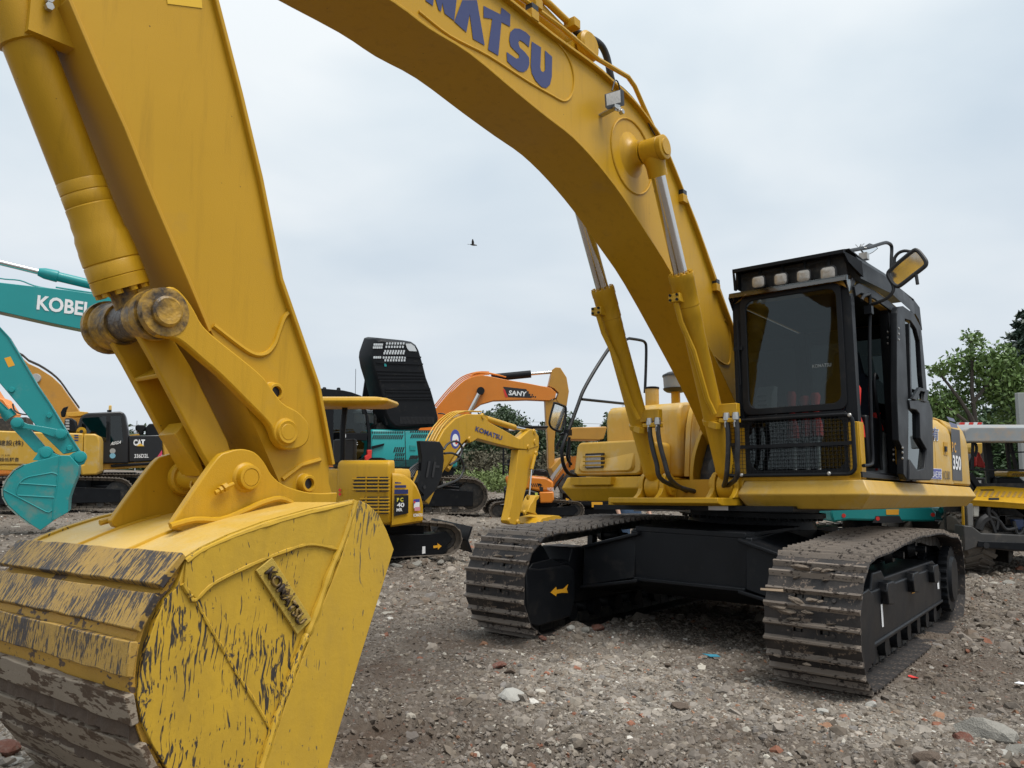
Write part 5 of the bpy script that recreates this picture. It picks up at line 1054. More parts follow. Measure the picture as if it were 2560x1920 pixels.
# ------------------------------------------------------------ MACHINES BEHIND
shoe_m = shoe_mesh('track_shoe', .19, .55, (-.07, .02), .022, .012, [M_trackb, M_trackb], slots=False, seed=3)
shoe_s = shoe_mesh('track_shoe', .125, .32, (-.03,), .015, .010, [M_trackb, M_trackb], slots=False, seed=4)
def undercarriage(root, LM, half, gauge, w, pitch, shoe, h=.9, joined=False, sag=.0, mf=None, blade=False, zc=None):
    r_ = h/2-.04; a = (half-r_, h/2+.0); b = (-(half-r_), h/2)
    P = path_pts(a, r_, b, r_, [(half*.4, h+.0), (0, h+.02-sag), (-half*.4, h)]); mf = mf or M_blk2
    for s in (1, -1):
        y = s*gauge/2; make_track(root, LM, y, P, pitch, shoe, M_trackb, joined=joined, w=w)
        g = G(); g.prism([(-half+.35,.22*h),(-half+.35,.62*h),(-half*.4,.70*h),(half*.5,.66*h),(half-.22,.72*h),(half-.12,.5*h),(half-.25,.22*h)], y-w*.3, y+w*.3)
        o = g.obj('track_frame', mf, root, bevel=.01); o.matrix_local = LM
        for x, rr in ((half-r_, r_*.82), (-half+r_, r_*.8)):
            q = G(); q.lathe((x, y-w*.22, h/2), (0,1,0), [(0,rr*.8),(.03,rr),(w*.44-.03,rr),(w*.44,rr*.8)], 24); c = q.obj('idler' if x > 0 else 'sprocket', M_dark, root); c.matrix_local = LM
        for k in range(5):
            x = -half*.62+k*half*1.24/4; q = G(); q.lathe((x, y-w*.25, h*.17), (0,1,0), [(0,h*.10),(w*.5,h*.10)], 12); c = q.obj('track_roller', M_dark, root); c.matrix_local = LM
    g = G(); g.box(-half*.45, half*.45, -gauge/2, gauge/2, .35*h, .9*h); g.lathe((0,0,.85*h), (0,0,1), [(0,half*.3),(.22,half*.3)], 24); o = g.obj('car_body', mf, root); o.matrix_local = LM
I4 = Matrix.Identity(4)
def px_text(fr, tg, body, p0, p1, p2, c, m, par, bold=.02, shear=0, k=1):
    o, x, u = (fr.hit(tg, a, b, c, k) for a, b in (p0, p1, p2)); return text(body, o, x-o, u-o, (x-o).length, (u-o).length, m, par, bold=bold, th=.004, shear=shear)
def px_prism(fr, tg, pts, y0, y1, name, m, par, bevel=0, c=None, extra=(), sm=0):
    P = fr.y(tg, pts, y1 if c is None else c); P = smooth(P, sm, True) if sm else P
    return G().prism(P+list(extra), y0, y1).obj(name, m, par, bevel=bevel)

# ---- teal excavator: boom and bucket at the left, body behind the small yellow one
T = place(-2.9, 20.7, .37, 205.6)
TE = empty('excavator', T.M, 'teal crawler excavator with white lettered boom and its black engine hood standing open', 'excavator')
o = G().prism([(10.05,4.72),(9.9,5.05)]+[(8.85,4.89),(7.53,4.84),(6.54,4.76),(5.4,4.55),(4.2,4.1),(2.6,3.1),(.5,2.15),(.2,2.05),(.1,1.75),(.4,1.65),(2.8,2.45),(4.4,3.25),(5.6,3.72),(6.94,3.95),(7.88,4.1),(8.81,4.27),(9.7,4.45)], -.25, .25).obj('boom', M_teal, TE, bevel=.01)
px_text(T, 'C2', 'KOBELCO', (216,412), (700,478), (224,325), .256, M_wht, o, .03)
aR = T.y('D4', [(75,0),(190,190),(330,430),(440,590),(560,790),(690,990)], .2); aL = T.y('D4', [(0,410),(230,680),(390,870),(545,1020)], .2)
ta = G().prism([(10.0,4.55),(10.25,4.95),(10.45,4.9),(10.3,4.4)][:0]+[(10.0,4.55),(9.75,4.75),(9.5,4.72)]+aR+aL[::-1]+[(9.4,3.6),(10.1,4.5),(10.6,5.1),(10.5,5.3),(10.2,5.1)], -.2, .2).obj('arm', M_teal, TE, bevel=.012)
G().ribbon([(9.5,4.74)]+aR, -.22, .22, .02).obj('arm_flange', M_teal, ta)
px_prism(T, 'C2', [(25,700),(62,690),(88,742),(50,754)], .2, .204, 'warning_sticker', M_orap, ta)
for u, v in ((70,888), (292,1040), (412,1232)): p = T.hit('C2', u, v, .2); g = G(); g.lathe((p.x,.2,p.z), (0,1,0), [(0,.06),(.05,.05),(.05,.03)], 12); g.obj('grease_boss', M_teal, ta)
px_prism(T, 'E3', [(150,130),(160,60),(215,30),(290,60),(380,110),(560,140),(780,180),(880,200),(890,270),(830,315),(740,290),(600,240),(400,180),(240,165)], .20, .25, 'side_link', M_teal, TE, .008, sm=2)
px_prism(T, 'E3', [(150,150),(220,130),(430,190),(440,210),(620,420),(640,520),(560,520),(480,500)], -.15, .15, 'centre_link', M_teal, TE, .008)
tb = px_prism(T, 'E3', [(40,1000),(100,880),(200,760),(330,680),(480,630),(820,545),(960,545),(1090,690),(1080,800),(1000,1000),(950,1150),(940,1330),(750,1440),(560,1580),(430,1500),(270,1380),(110,1230),(50,1120)], -.55, .55, 'bucket', M_teald, TE, .008)
ears = [(450,610),(510,530),(530,460),(600,425),(680,440),(740,510),(820,545),(960,545),(1010,510),(1090,480),(1160,520),(1180,590),(1150,660),(1090,690),(820,640)]
for s in (1, -1):
    P = T.y('E3', ears, .3); G().prism(P, s*.25, s*.30).obj('ear', M_teal, tb, bevel=.006)
for u, v, r_, par in ((235,95,.09,TE),(838,250,.09,TE),(635,505,.1,TE),(1105,570,.1,TE)):
    p = T.hit('E3', u, v, .3); g = G(); g.lathe((p.x,.24,p.z), (0,1,0), [(0,r_*1.35),(.06,r_*1.3),(.065,r_*1.05),(.10,r_),(.105,r_*.7)], 24); g.obj('pin_cap', M_teal, par)
g = G()
for pts in ([(270,925),(330,870),(400,840),(720,782),(780,800),(800,815)], [(270,930),(780,965)], [(240,1095),(755,1125)], [(55,1020),(250,1120),(640,1325),(680,1330),(725,1300)], [(830,550),(800,830),(780,1000),(740,1180),(725,1430)], [(235,1080),(230,1000),(270,925)]):
    g.tube([(x,.553,z) for x, z in T.y('E3', pts, .55)], .013, 5)
g.obj('weld_bead', M_teal, tb)
sh = T.y('E3', [(330,676),(200,752),(100,872),(38,1000),(45,1120),(110,1235),(270,1385),(430,1505)], .55)
M_rubst = worn('rubbed_teal_steel', (.20,.27,.24), (.22,.19,.15), .08, (3,3,3), 0, 2, rough=.6)
for i in range(len(sh)-1):
    a, b = V(sh[i]), V(sh[i+1]); m_ = a.lerp(b, .92); n = V((b.y-a.y, -(b.x-a.x))).normalized(); n = n if n.x > 0 else -n
    G().prism([tuple(a), tuple(m_), tuple(m_+n*.025), tuple(a+n*.025)], -.56, .56).obj('wear_strip', M_rubst, tb)
# arm cylinder on the boom and bucket cylinder
A = T.hit('C1', 265, 1620, 0); B = T.hit('C1', -20, 1550, 0); g = G(); e = T.hit('C2', 730, 310, 0)
g.cyl(A, e, .105, n=18); g.lathe(A, (e-A), [(-.12,.085),(0,.12),(.25,.13),(.27,.105)], 18); g.obj('arm_cylinder_barrel', M_teal, TE)
G().cyl(B+(B-A)*2, A, .06, n=14).obj('arm_cylinder_rod', M_chr, TE)
g = G(); g.cyl(T.hit('D4', -60, 560, 0), T.hit('D4', 90, 700, 0), .09); g.lathe(T.hit('D4', 50, 655, 0), T.hit('D4', 90, 700, 0)-T.hit('D4', 50, 655, 0), [(0,.13),(.16,.13)], 16); g.obj('bucket_cylinder', M_teal, TE)
g = G(); g.tube(T.p3('C2', [(-40,220),(30,232),(120,240),(200,270),(300,290),(420,302),(560,325),(700,345)], .2), .016, 6, sub=3); g.tube(T.p3('C2', [(330,280),(560,315),(730,338)], .1), .02, 6); g.obj('hydraulic_pipe', M_teal, TE)
# body
g = G(); pl_ = [(1.12,1.40),(-1.0,1.40),(-1.09,1.30),(-1.95,-1.30),(-1.95,-1.42),(1.12,-1.42)]
g.loft([[V((x,y,z)) for x, y in pl_] for z in (1.0,1.84)]+[[V((x*.985,y*.97,z)) for x, y in pl_] for z in (1.90,)]); tbd = g.obj('body', M_teal, TE, bevel=.05)
G().box(-1.0,1.5,-1.3,1.3,.80,1.0).obj('base_frame', M_blk2, TE)
g = G()
for k in range(9): g.box(-.62,1.1,1.40,1.407,1.00+.022*k,1.009+.022*k)
tag(g.obj('louvre', M_blkp, tbd), kind='stuff')
def slots(rows):
    g = G()
    for u0, u1, v0, v1, n, sl in rows:
        for k in range(n):
            u = u0+(u1-u0)*k/(n-1); P = T.y('D3', [(u,v0),(u+14,v0),(u+14-sl,v1),(u-sl,v1)], 1.405); g.prism(P, 1.400, 1.406)
    return g
sg = slots([(655,980,1128,1152,14,4),(672,985,1168,1212,15,18),(1075,1368,1120,1142,13,4),(1090,1375,1160,1200,14,18),(1250,1370,1212,1235,6,12),(905,996,1300,1355,5,18),(915,1000,1365,1400,5,14),(905,995,1412,1450,5,14),(1075,1155,1390,1432,6,18)])
tag(sg.obj('vent_slot', M_blkp, tbd), kind='stuff')
P = T.y('D3', [(1066,1280),(1135,1285),(1135,1335),(1068,1332)], 1.41); g = G(); g.prism(P, 1.40, 1.415); g.obj('latch', M_teald, tbd)
g = G(); 
for u in (1012,): P = T.y('D3', [(u,1120),(u+6,1120),(u+16,1510),(u+8,1510)], 1.404); g.prism(P, 1.40, 1.405)
g.obj('door_gap', M_blkp, tbd)
px_prism(T, 'C5', [(440,818),(520,800),(520,812),(440,838)], 1.40, 1.44, 'handle', M_blk2, tbd)
# cab
cp = T.y('D3', [(-60,655),(0,650),(340,680),(430,700),(520,738),(560,800),(615,960),(640,1110),(655,1300),(650,1490),(-60,1500)], 1.35)
g = G(); g.prism(cp, .45, .52); g.prism([(x, z) for x, z in cp if z > 2.5]+[(1.5,2.5),(2.7,2.5)], .5, 1.36); tc_ = g.obj('cab', M_blk2, TE, bevel=.02)
frame_pts = [((-60,655),(0,650),(340,680),(520,738),(560,800),(545,830),(330,745),(-60,740))]
for pts, nm in (([(-60,655),(0,650),(340,680),(430,700),(540,740),(610,940),(560,940),(530,810),(430,770),(-60,760)],'door_frame'), ([(560,800),(615,960),(640,1110),(655,1300),(650,1490),(500,1500),(500,1440),(590,1400),(610,1300),(610,1140),(590,950),(545,815)],'rear_pillar'), ([(150,880),(235,880),(235,1490),(150,1490)],'door_pillar'), ([(320,1145),(610,1145),(600,1230),(320,1215)],'waist_rail'), ([(150,1440),(560,1440),(600,1500),(150,1500)],'sill')):
    px_prism(T, 'D3', pts, 1.30, 1.37, nm, M_blk2, tc_, .006)
px_prism(T, 'D3', [(235,800),(540,815),(600,1140),(235,1145)], 1.33, 1.335, 'window', M_glass, tc_); px_prism(T, 'D3', [(320,1215),(520,1215),(570,1260),(560,1370),(480,1450),(320,1440)], 1.33, 1.335, 'window', M_glassd, tc_)
px_text(T, 'D3', 'Geospec', (335,1300), (500,1290), (335,1240), 1.345, M_wht, tc_, .0)
px_prism(T, 'D3', [(605,1330),(655,1330),(650,1400),(660,1462),(585,1470),(580,1400),(610,1380)], 1.40, 1.50, 'red_cover', M_red, tc_, .01); px_prism(T, 'D3', [(-40,880),(60,890),(120,930),(150,1250),(60,1260),(-40,1200)], .9, 1.1, 'seat_cover', M_red, tc_, .02)
px_prism(T, 'D3', [(345,1155),(370,1158),(370,1195),(345,1192)], 1.372, 1.376, 'sticker', M_wht, tc_)
g = G()
for u in (30, 135, 290): p = T.hit('D3', u, 655+(u*.03), 1.1); g.lathe((p.x, 1.1, p.z-.03), (0,0,1), [(0,.05),(.05,.04),(.06,.02)], 10)
g.obj('roof_bolt', M_blk, tc_)
# exhaust / intake dome, open hood
p = T.hit('D3', 560, 1000, .4); g = G(); g.lathe((p.x,.4,p.z-.25), (0,0,1), [(0,.10),(.15,.12),(.16,.28),(.38,.30),(.40,.33),(.46,.30),(.50,.12)], 24); g.obj('air_cleaner', M_gryroof, TE)
hod = T.p3('D3', [(622,330),(628,270),(655,190),(680,120),(720,108),(800,115),(1000,135),(1080,150),(1130,185),(1160,240),(1200,380),(1240,540),(1300,700),(1350,880),(1374,980),(1368,1030),(1330,1080),(1200,1090),(960,1110),(880,1100),(820,1040),(780,950),(740,760),(680,560),(640,430)], 1.35)
cH = sum(hod, V())/len(hod); ax_ = V((.15,-1,.1)).normalized()
front = hod; back_ = [q+ax_*.55+(q-cH)*.04 for q in hod]
g = G()
# shell of the hood: panel with raised ribs, and a deep rim
ring0 = [cH+(q-cH)*1.0 for q in front]; ring1 = [q+ax_*(-.10) for q in [cH+(q-cH)*.93 for q in front]]
g.loft([back_, ring0, ring1]); hd2 = g.obj('engine_hood', M_blk2, TE, bevel=.02); hd2['label'] = 'black ribbed engine hood standing open'
g = G()
for (u0,v0,u1,v1) in ((700,462,1215,478),(712,500,1222,515),(720,545,1235,545),(735,575,1240,578),(800,668,1290,665),(800,695,1295,700),(800,745,1310,742),(830,772,1318,772),(1010,305,1190,320),(700,375,1210,395)):
    a, b = T.hit('D3', u0, v0, 1.455), T.hit('D3', u1, v1, 1.455); g.bar(a, b, .03, .035)
tag(g.obj('hood_rib', M_blk2, hd2), kind='stuff')
g = G()
for u0, u1, v, n in ((818,1000,168,7),(812,992,205,7),(800,1005,252,8),(790,998,275,8),(782,1015,322,9),(800,1010,352,8),(682,765,180,5),(675,760,212,5),(680,745,320,4)):
    for k in range(n):
        u = u0+(u1-u0)*k/(n-1); P = T.p3('D3', [(u-8,v-12),(u+10,v-11),(u+8,v+12),(u-10,v+12)], 1.462); g.solid(P, [q+V((0,-.006,0)) for q in P])
M_skyplate = mat('painted_sky_pale', (.55,.58,.60), .6, vary=.03); tag(g.obj('hood_sky_plate', M_skyplate, hd2), kind='stuff')  # sky showing through the hood is painted as small pale plates on it
P = T.p3('D3', [(1022,170),(1080,170),(1120,200),(1145,255),(1060,250),(1035,215)], 1.463); g = G(); g.solid(P, [q+V((0,-.006,0)) for q in P]); g.obj('hood_sky_panel', M_skyplate, hd2)  # larger pale plate in the sky's colour, nothing is cut through here
P = T.p3('D3', [(785,380),(808,380),(815,418),(792,420)], 1.463); decal(P, M_teal, hd2)
g = G()
for k in range(26): u = 965+k*14.5; P = T.p3('D3', [(u,968),(u+8,968),(u,1045),(u-8,1045)], 1.463); g.solid(P, [q+V((0,-.005,0)) for q in P])
tag(g.obj('hood_slot', M_blkp, hd2), kind='stuff')
g = G(); a, b = T.hit('D3', 650, 350, 1.3), T.hit('D3', 820, 1060, 1.35); g.bar(a, b, .05); P = T.y('D3', [(655,470),(615,750),(600,1090),(700,1090),(740,760)], .9); g.prism(P, .3, .35); g.obj('hood_stay', M_blk2, TE)
g = G(); g.tube(T.p3('D3', [(700,1060),(700,960),(750,920),(790,960),(800,1080)], .9), .06, 8, sub=3); P = T.y('D3', [(700,1115),(720,1040),(760,1030),(860,1115)], 1.1); g.prism(P, .5, 1.1); g.obj('engine_block', M_dark, TE)
undercarriage(TE, T.I @ place(-2.95, 20.9, .34, 205.6).M if False else Matrix.Translation((-.2,0,-.12)) @ Matrix.Rotation(R(-22), 4, 'Z'), 2.05, 2.4, .55, .19, shoe_m, h=.88)
for k in range(40):                                       # purple slag lumps lying on the tracks and behind
    pass

# ---- small yellow excavator with canopy
Kf = place(-1.95, 12.5, .05, 63.5); U = place(-1.9, 12.55, .05, 23)
PK = empty('mini_excavator', Kf.M, 'small yellow excavator with canopy roof, slatted rear grille and dented black boom cover', 'mini excavator')
LMU = Kf.I @ U.M
x0 = U.hit('E5', 1810, 1200, -.78).x
undercarriage(PK, LMU @ Matrix.Translation((x0-.98, 0, .06)), .98, 1.5, .34, .125, shoe_s, h=.52)
g = G(); g.loft([[V((x0+.12,y,.12)) for y in (-.98,.98)]+[V((x0+.15,y,.12)) for y in (.98,-.98)], [V((x0+.05,y,.30)) for y in (-.98,.98)]+[V((x0+.08,y,.30)) for y in (.98,-.98)], [V((x0+.12,y,.50)) for y in (-.98,.98)]+[V((x0+.15,y,.50)) for y in (.98,-.98)]]); g.box(x0-.6,x0+.08,-.5,-.38,.2,.32); g.box(x0-.6,x0+.08,.38,.5,.2,.32); o = g.obj('dozer_blade', M_blk2, PK, bevel=.005); o.matrix_local = LMU
P = U.y('E5', [(1455,1240),(1515,1235),(1512,1205),(1572,1245),(1520,1292),(1518,1265),(1460,1275)], -.855); o = G().prism(P, -.856, -.853).obj('arrow_sticker', M_orap, PK); o.matrix_local = LMU
g = G(); P = U.y('E5', [(860,1260),(1350,1195),(1365,1150),(1640,1130),(1655,1320),(1580,1370),(1350,1410),(900,1440),(860,1440)], -.85); g.prism(P, -.85, -.62); o = g.obj('track_frame', M_blk2, PK, bevel=.008); o.matrix_local = LMU
P = U.y('E5', [(1305,1252),(1345,1248),(1345,1345),(1302,1352)], -.857); o = G().prism(P, -.858, -.853).obj('sticker', M_wht, PK); o.matrix_local = LMU
# body seen from its rear right corner: plan outline of the house, extruded and rounded at the top
def hx(u, v, c=-1.0): return Kf.hit('E5', u, v, c, 0)
plan = [(-.98,.75),(-1.02,.4),(-1.04,0),(-1.02,-.45),(-.96,-.62),(-.80,-.80),(-.55,-.93),(-.2,-.97),(.35,-.97),(.35,.97),(-.5,.97),(-.85,.9)]
def hexp(g, plan, zs): g.loft([[V((x*k, y*k, z)) for x, y in plan] for z, k in zs])
plan = [(-.98,.75),(-1.0,.4),(-1.0,-.78),(-.86,-.80),(-.5,-.80),(-.2,-.5),(.35,-.1),(.35,.97),(-.5,.97),(-.85,.9)]
g = G(); hexp(g, plan, [(.58,.93),(.64,1.0),(1.22,1.0),(1.30,.985),(1.35,.93)]); hs_ = g.obj('body', M_yel, PK, bevel=.015)
g = G(); hexp(g, [(-1.055,.06),(-1.075,-.3),(-1.06,-.70),(-1.03,-.79),(-.9,-.80),(-.9,.12),(-1.02,.12)], [(.60,.98),(.64,1.0),(1.38,1.0),(1.44,.985),(1.475,.94)]); rd_ = g.obj('rear_door', M_yel, PK, bevel=.02)
E5m = lambda pts: [V((p.x, p.y, p.z)) for p in (hx(u, v, -1.078) for u, v in pts)]
for (va, vb, ua) in ((288,492,365), (562,800,470)):
    P = E5m([(ua+40,va),(836,va),(836,vb),(ua+30,vb),(ua-15,(va+vb)/2+40),(ua-15,(va+vb)/2-30)]); g = G(); g.solid(P, [q+V((-.004,0,0)) for q in P]); g.obj('grille_recess', M_blkp, rd_)
    n = 4 if va < 400 else 5
    for k in range(n):
        v = va+(vb-va)*(k+.62)/(n+.2); a, b = E5m([(ua-20,v),(856,v)]); g = G(); g.bar(a+V((-.012,0,0)), b+V((-.012,0,0)), .03, .022); g.obj('grille_bar', M_yel, rd_, bevel=.005)
    for u in (535, 706):
        a, b = E5m([(u,va),(u,vb)]); g = G(); g.bar(a+V((-.008,0,0)), b+V((-.008,0,0)), .02); g.obj('grille_bar', M_yel, rd_)
for u, v in ((163,472),(165,528)): p = E5m([(u,v)])[0]; g = G(); g.lathe(p, (-1,0,0), [(0,.022),(.004,.022)], 14); g.obj('reflector', M_red, rd_)
# right rear corner panel with the model plate
def corner(u, v): 
    best = None
    for t in np.linspace(0, 1, 160):
        a_ = t*PI/2*.98; x, y = -1.0+.50*math.sin(a_)**1.4, -.80-.34*math.sin(a_); p = Kf.M @ V((x-.012, y-.012, 1)); d = (p-V((0,0,CAMZ))); px = 1280+FPX*(d.x/(d.y*math.cos(PITCH)+0)); 
        ee = abs((CW.inverted() @ p).x/-(CW.inverted() @ p).z*FPX+1280-(820+u/5.53))
        if best is None or ee < best[0]: best = (ee, x, y)
    x, y = best[1], best[2]; q = Kf.hit('E5', u, v, x, 0); 
    return V((x-.014, y-.014, q.z))
def corner_plate(pts_l, pts_r, m, name, par, n=6):
    (u0,v0,w0), (u1,v1,w1) = pts_l, pts_r; g = G(); A = [corner(u0+(u1-u0)*k/n, v0+(v1-v0)*k/n) for k in range(n+1)]; B = [corner(u0+(u1-u0)*k/n, w0+(w1-w0)*k/n) for k in range(n+1)]
    for k in range(n): g.poly([A[k], A[k+1], B[k+1], B[k]])
    return g.obj(name, m, par, recalc=False)
cols = [corner(u, 500) for u in np.linspace(892, 1318, 15)]; TU = [(892,238),(1000,250),(1080,272),(1180,345),(1240,430),(1280,530),(1318,650)]; rings = []
for k, c_ in enumerate(cols):
    u = 892+(1318-892)*k/14; vt = np.interp(u, [q[0] for q in TU], [q[1] for q in TU]); zt_ = corner(u, vt).z; zb_ = corner(u, 985-(u-892)*.16).z; c_ = V((c_.x+.014, c_.y+.014, 0)); ins = V((.06, .05, 0)); inn = V((-.25+.3*k/14, -.35, 0))
    rings.append([V((c_.x+.03,c_.y+.03,zb_)), V((c_.x,c_.y,zb_+.03)), V((c_.x,c_.y,zt_-.04)), V((c_.x+.02,c_.y+.02,zt_)), V((c_.x+.16,c_.y+.14,zt_+.01)), V((c_.x+.16,c_.y+.14,zb_))])
g = G(); g.loft(rings); hs2 = g.obj('side_door', M_yel, PK)
corner_plate((915,545,830), (1115,540,790), M_blkp, 'model_plate', hs_); corner_plate((918,465,525), (1108,462,522), M_navy, 'stripe', hs_); corner_plate((920,405,440), (1080,402,438), M_navy, 'stripe', hs_); corner_plate((922,358,382), (1010,366,380), M_navy, 'stripe', hs_)
for body, a, b, c, m in (('P C',(950,632),(1040,628),(950,578),mat('lemon_print',(.7,.6,.05),.5)),('40',(952,708),(1052,705),(952,645),M_wht),('MR',(948,766),(1030,762),(948,722),M_wht)):
    o_, x_, u_ = corner(*a), corner(*b), corner(*c); off = V((-.006,-.006,0)); text(body, o_+off, x_-o_, u_-o_, (x_-o_).length, (u_-o_).length, m, hs_, bold=.03, th=.002)
o_, x_, u_ = corner(1178,838), corner(1305,832), corner(1178,795); text('KOMATSU', o_+V((-.02,-.02,0)), x_-o_, u_-o_, (x_-o_).length, (u_-o_).length, M_wht, hs_, bold=.02, th=.002)
for k, (m, a, b) in enumerate(((M_bluep,(1180,600,680),(1265,590,675)),(M_wht,(1185,640,720),(1262,635,718)),(M_red,(1180,625,650),(1200,622,648)),(mat('pink_print',(.6,.25,.3),.5),(1188,705,755),(1265,700,752)))):
    q = corner_plate(a, b, m, 'sticker', hs_, 3); q.location = (-.004*(k+1), -.006*(k+1), 0)
# canopy on posts
zc = 2.34; Kc = place(-2.62, 12.0, .05, 90); KM = Kf.I @ Kc.M
def cring(z, k, dz=.0): return [KM @ V((x*k, y*k, z+.02*x+dz*y)) for x, y in rect(-.62,.62,-.86,.86,.10,3)]
g = G(); g.loft([cring(zc-.085,.82), cring(zc-.045,.97), cring(zc-.01,1), cring(zc+.03,.97), cring(zc+.055,.8)]); g.obj('canopy', M_yel, PK, bevel=.01)
for x, y in ((-.50,.38),(.0,.75),(-.1,-.12)):
    g = G(); g.tube([KM @ V((x,y,1.35)), KM @ V((x,y,1.9)), KM @ V((x+.04,y-.02,zc-.06))], .042, 8); g.obj('canopy_post', M_blk2, PK)
g = G(); g.loft([[V((x,y,z)) for x, y in ((-.35,.28),(.1,.28),(.1,.75),(-.35,.75))] for z in (1.35,1.45)]); g.box(-.40,-.32,.3,.72,1.42,1.8); g.obj('seat', M_rub, PK, bevel=.03)
g = G(); g.tube(Kf.p3('E5', [(560,85),(590,45),(640,38),(740,40),(800,60),(830,110)], -.75, 0), .018, 7, sub=3); g.tube(Kf.p3('E5', [(620,60),(700,50),(760,90),(780,105)], -.75, 0), .015, 7, sub=3); g.obj('hand_rail', M_blk, PK)
# boom, arm, bucket
bm_ = smooth([(x, z) for x, z in Kf.y('D2', [(330,830),(400,700),(500,600),(600,560),(750,562),(800,630),(940,705),(1080,785),(1170,700)], -.1)], 1)
bl_ = Kf.y('D2', [(1250,850),(1150,880),(1060,872),(880,830),(700,780),(655,812),(600,790),(560,830),(470,960),(390,1080)], -.1)
pb_ = G().prism([(.75,.9),(.80,1.0)]+bm_+Kf.y('D2', [(1210,700),(1245,760),(1255,800)], -.1)+bl_+[(1.1,.75)], -.1, .1).obj('boom', M_yel, PK, bevel=.012)
px_text(Kf, 'D2', 'KOMATSU', (675,712), (915,797), (685,668), -.104, M_navy, pb_, .03)
p = Kf.hit('D2', 503, 785, -.11); g = G(); g.lathe((p.x,-.098,p.z), (0,-1,0), [(0,.17),(.004,.17)], 20); s1 = g.obj('round_sticker', M_bluep, pb_); g = G(); g.lathe((p.x,-.101,p.z-.02), (0,-1,0), [(0,.11),(.004,.11)], 20); g.obj('round_sticker', M_wht, pb_)
g = G(); g.lathe((p.x+.03,-.104,p.z-.05), (0,-1,0), [(0,.045),(.004,.045)], 12); g.obj('round_sticker', M_red, pb_)
pa_ = G().prism(Kf.y('D2', [(1150,690),(1210,700),(1250,760),(1252,860),(1235,920),(1180,1080),(1120,1290),(1065,1540),(1035,1560),(980,1545),(972,1520),(1000,1400),(1040,1130),(1068,880),(1140,880)], -.08), -.085, .085).obj('arm', M_yel, PK, bevel=.010)
px_prism(Kf, 'D2', [(1168,1290),(1160,1320),(1140,1340),(1130,1440),(1150,1465),(1060,1440),(1080,1380),(1110,1340),(1130,1300)], -.12, .12, 'bucket_link', M_yel, PK, .01)
px_prism(Kf, 'D2', [(1015,1540),(1050,1490),(1160,1465),(1215,1470),(1243,1490),(1235,1515),(1140,1545),(1030,1562)], -.3, .3, 'bucket', M_yel, PK, .012)
for u, v, r_ in ((1210,720,.045),(1215,810,.05),(1155,858,.045),(1228,915,.045),(988,1522,.05),(1065,1535,.045),(1125,1450,.04),(1155,1310,.04),(628,790,.045),(745,580,.045)):
    p = Kf.hit('D2', u, v, -.1); g = G(); g.lathe((p.x,-.085,p.z), (0,-1,0), [(0,r_*1.4),(.02,r_*1.3),(.035,r_)], 16); g.obj('pin_cap', M_yel, PK)
def hcyl(fr, tg, a, b, c, y, rb, par, m, name, rr=None):
    A, B, C_ = fr.hit(tg, *a, y), fr.hit(tg, *b, y), fr.hit(tg, *c, y); G().cyl(A, B, rb, n=14).obj(name+'_barrel', m, par); G().cyl(B, C_, rr or rb*.55, n=10).obj(name+'_rod', M_chr, par)
hcyl(Kf, 'D2', (770,600), (1030,680), (1185,712), 0, .06, PK, M_yel, 'arm_cylinder'); hcyl(Kf, 'D2', (425,1060), (500,930), (595,800), -.02, .05, PK, M_yel, 'boom_cylinder', .035); hcyl(Kf, 'D2', (1215,930), (1185,1060), (1165,1290), -.16, .04, PK, M_yel, 'bucket_cylinder')
g = G()
for k in range(4): g.tube([(x-.03*k, -.06+.04*k, z+.05) for x, z in bm_[:5]], .014, 5, sub=2)
g.obj('hydraulic_pipe', M_yel, PK)
for pts in ([(395,880),(430,830),(490,805),(540,825),(560,880),(530,960),(450,1020)], [(400,915),(470,912),(540,950),(572,1020),(565,1090),(520,1150),(400,1200),(330,1225)]):
    g = G(); g.tube(Kf.p3('D2', pts, -.25), .020, 7, sub=4); g.obj('hydraulic_hose', M_rub, PK)
for k in range(4):
    g = G(); g.tube(Kf.p3('D2', [(60+k*12,1110+k*8),(90+k*10,1060+k*12),(140,1020+k*15),(200,985+k*18)], -.35), .020, 7, sub=3); g.obj('hydraulic_hose', M_rub, PK)
cv = Kf.p3('D2', [(178,800),(360,808),(392,860),(398,980),(380,1120),(330,1240),(230,1345),(205,1335),(215,1290),(160,1230),(155,1180),(190,1100),(196,950)], -.42)
g = G(); g.solid(cv, [q+V((.05,.10,0)) for q in cv]); cvo = g.obj('boom_cover', M_blk2, PK, bevel=.012); cvo['label'] = 'black plastic boom cover hanging loose'
for pts in ([(255,985),(272,985),(248,1130),(230,1130)], [(305,990),(325,990),(300,1130),(283,1130)], [(310,1020),(355,1025),(350,1045),(312,1040)], [(205,1215),(225,1200),(232,1225),(212,1240)]):
    P = Kf.p3('D2', pts, -.425); g = G(); g.solid(P, [q+V((0,-.006,0)) for q in P]); g.obj('cover_slot', M_blkp, cvo)

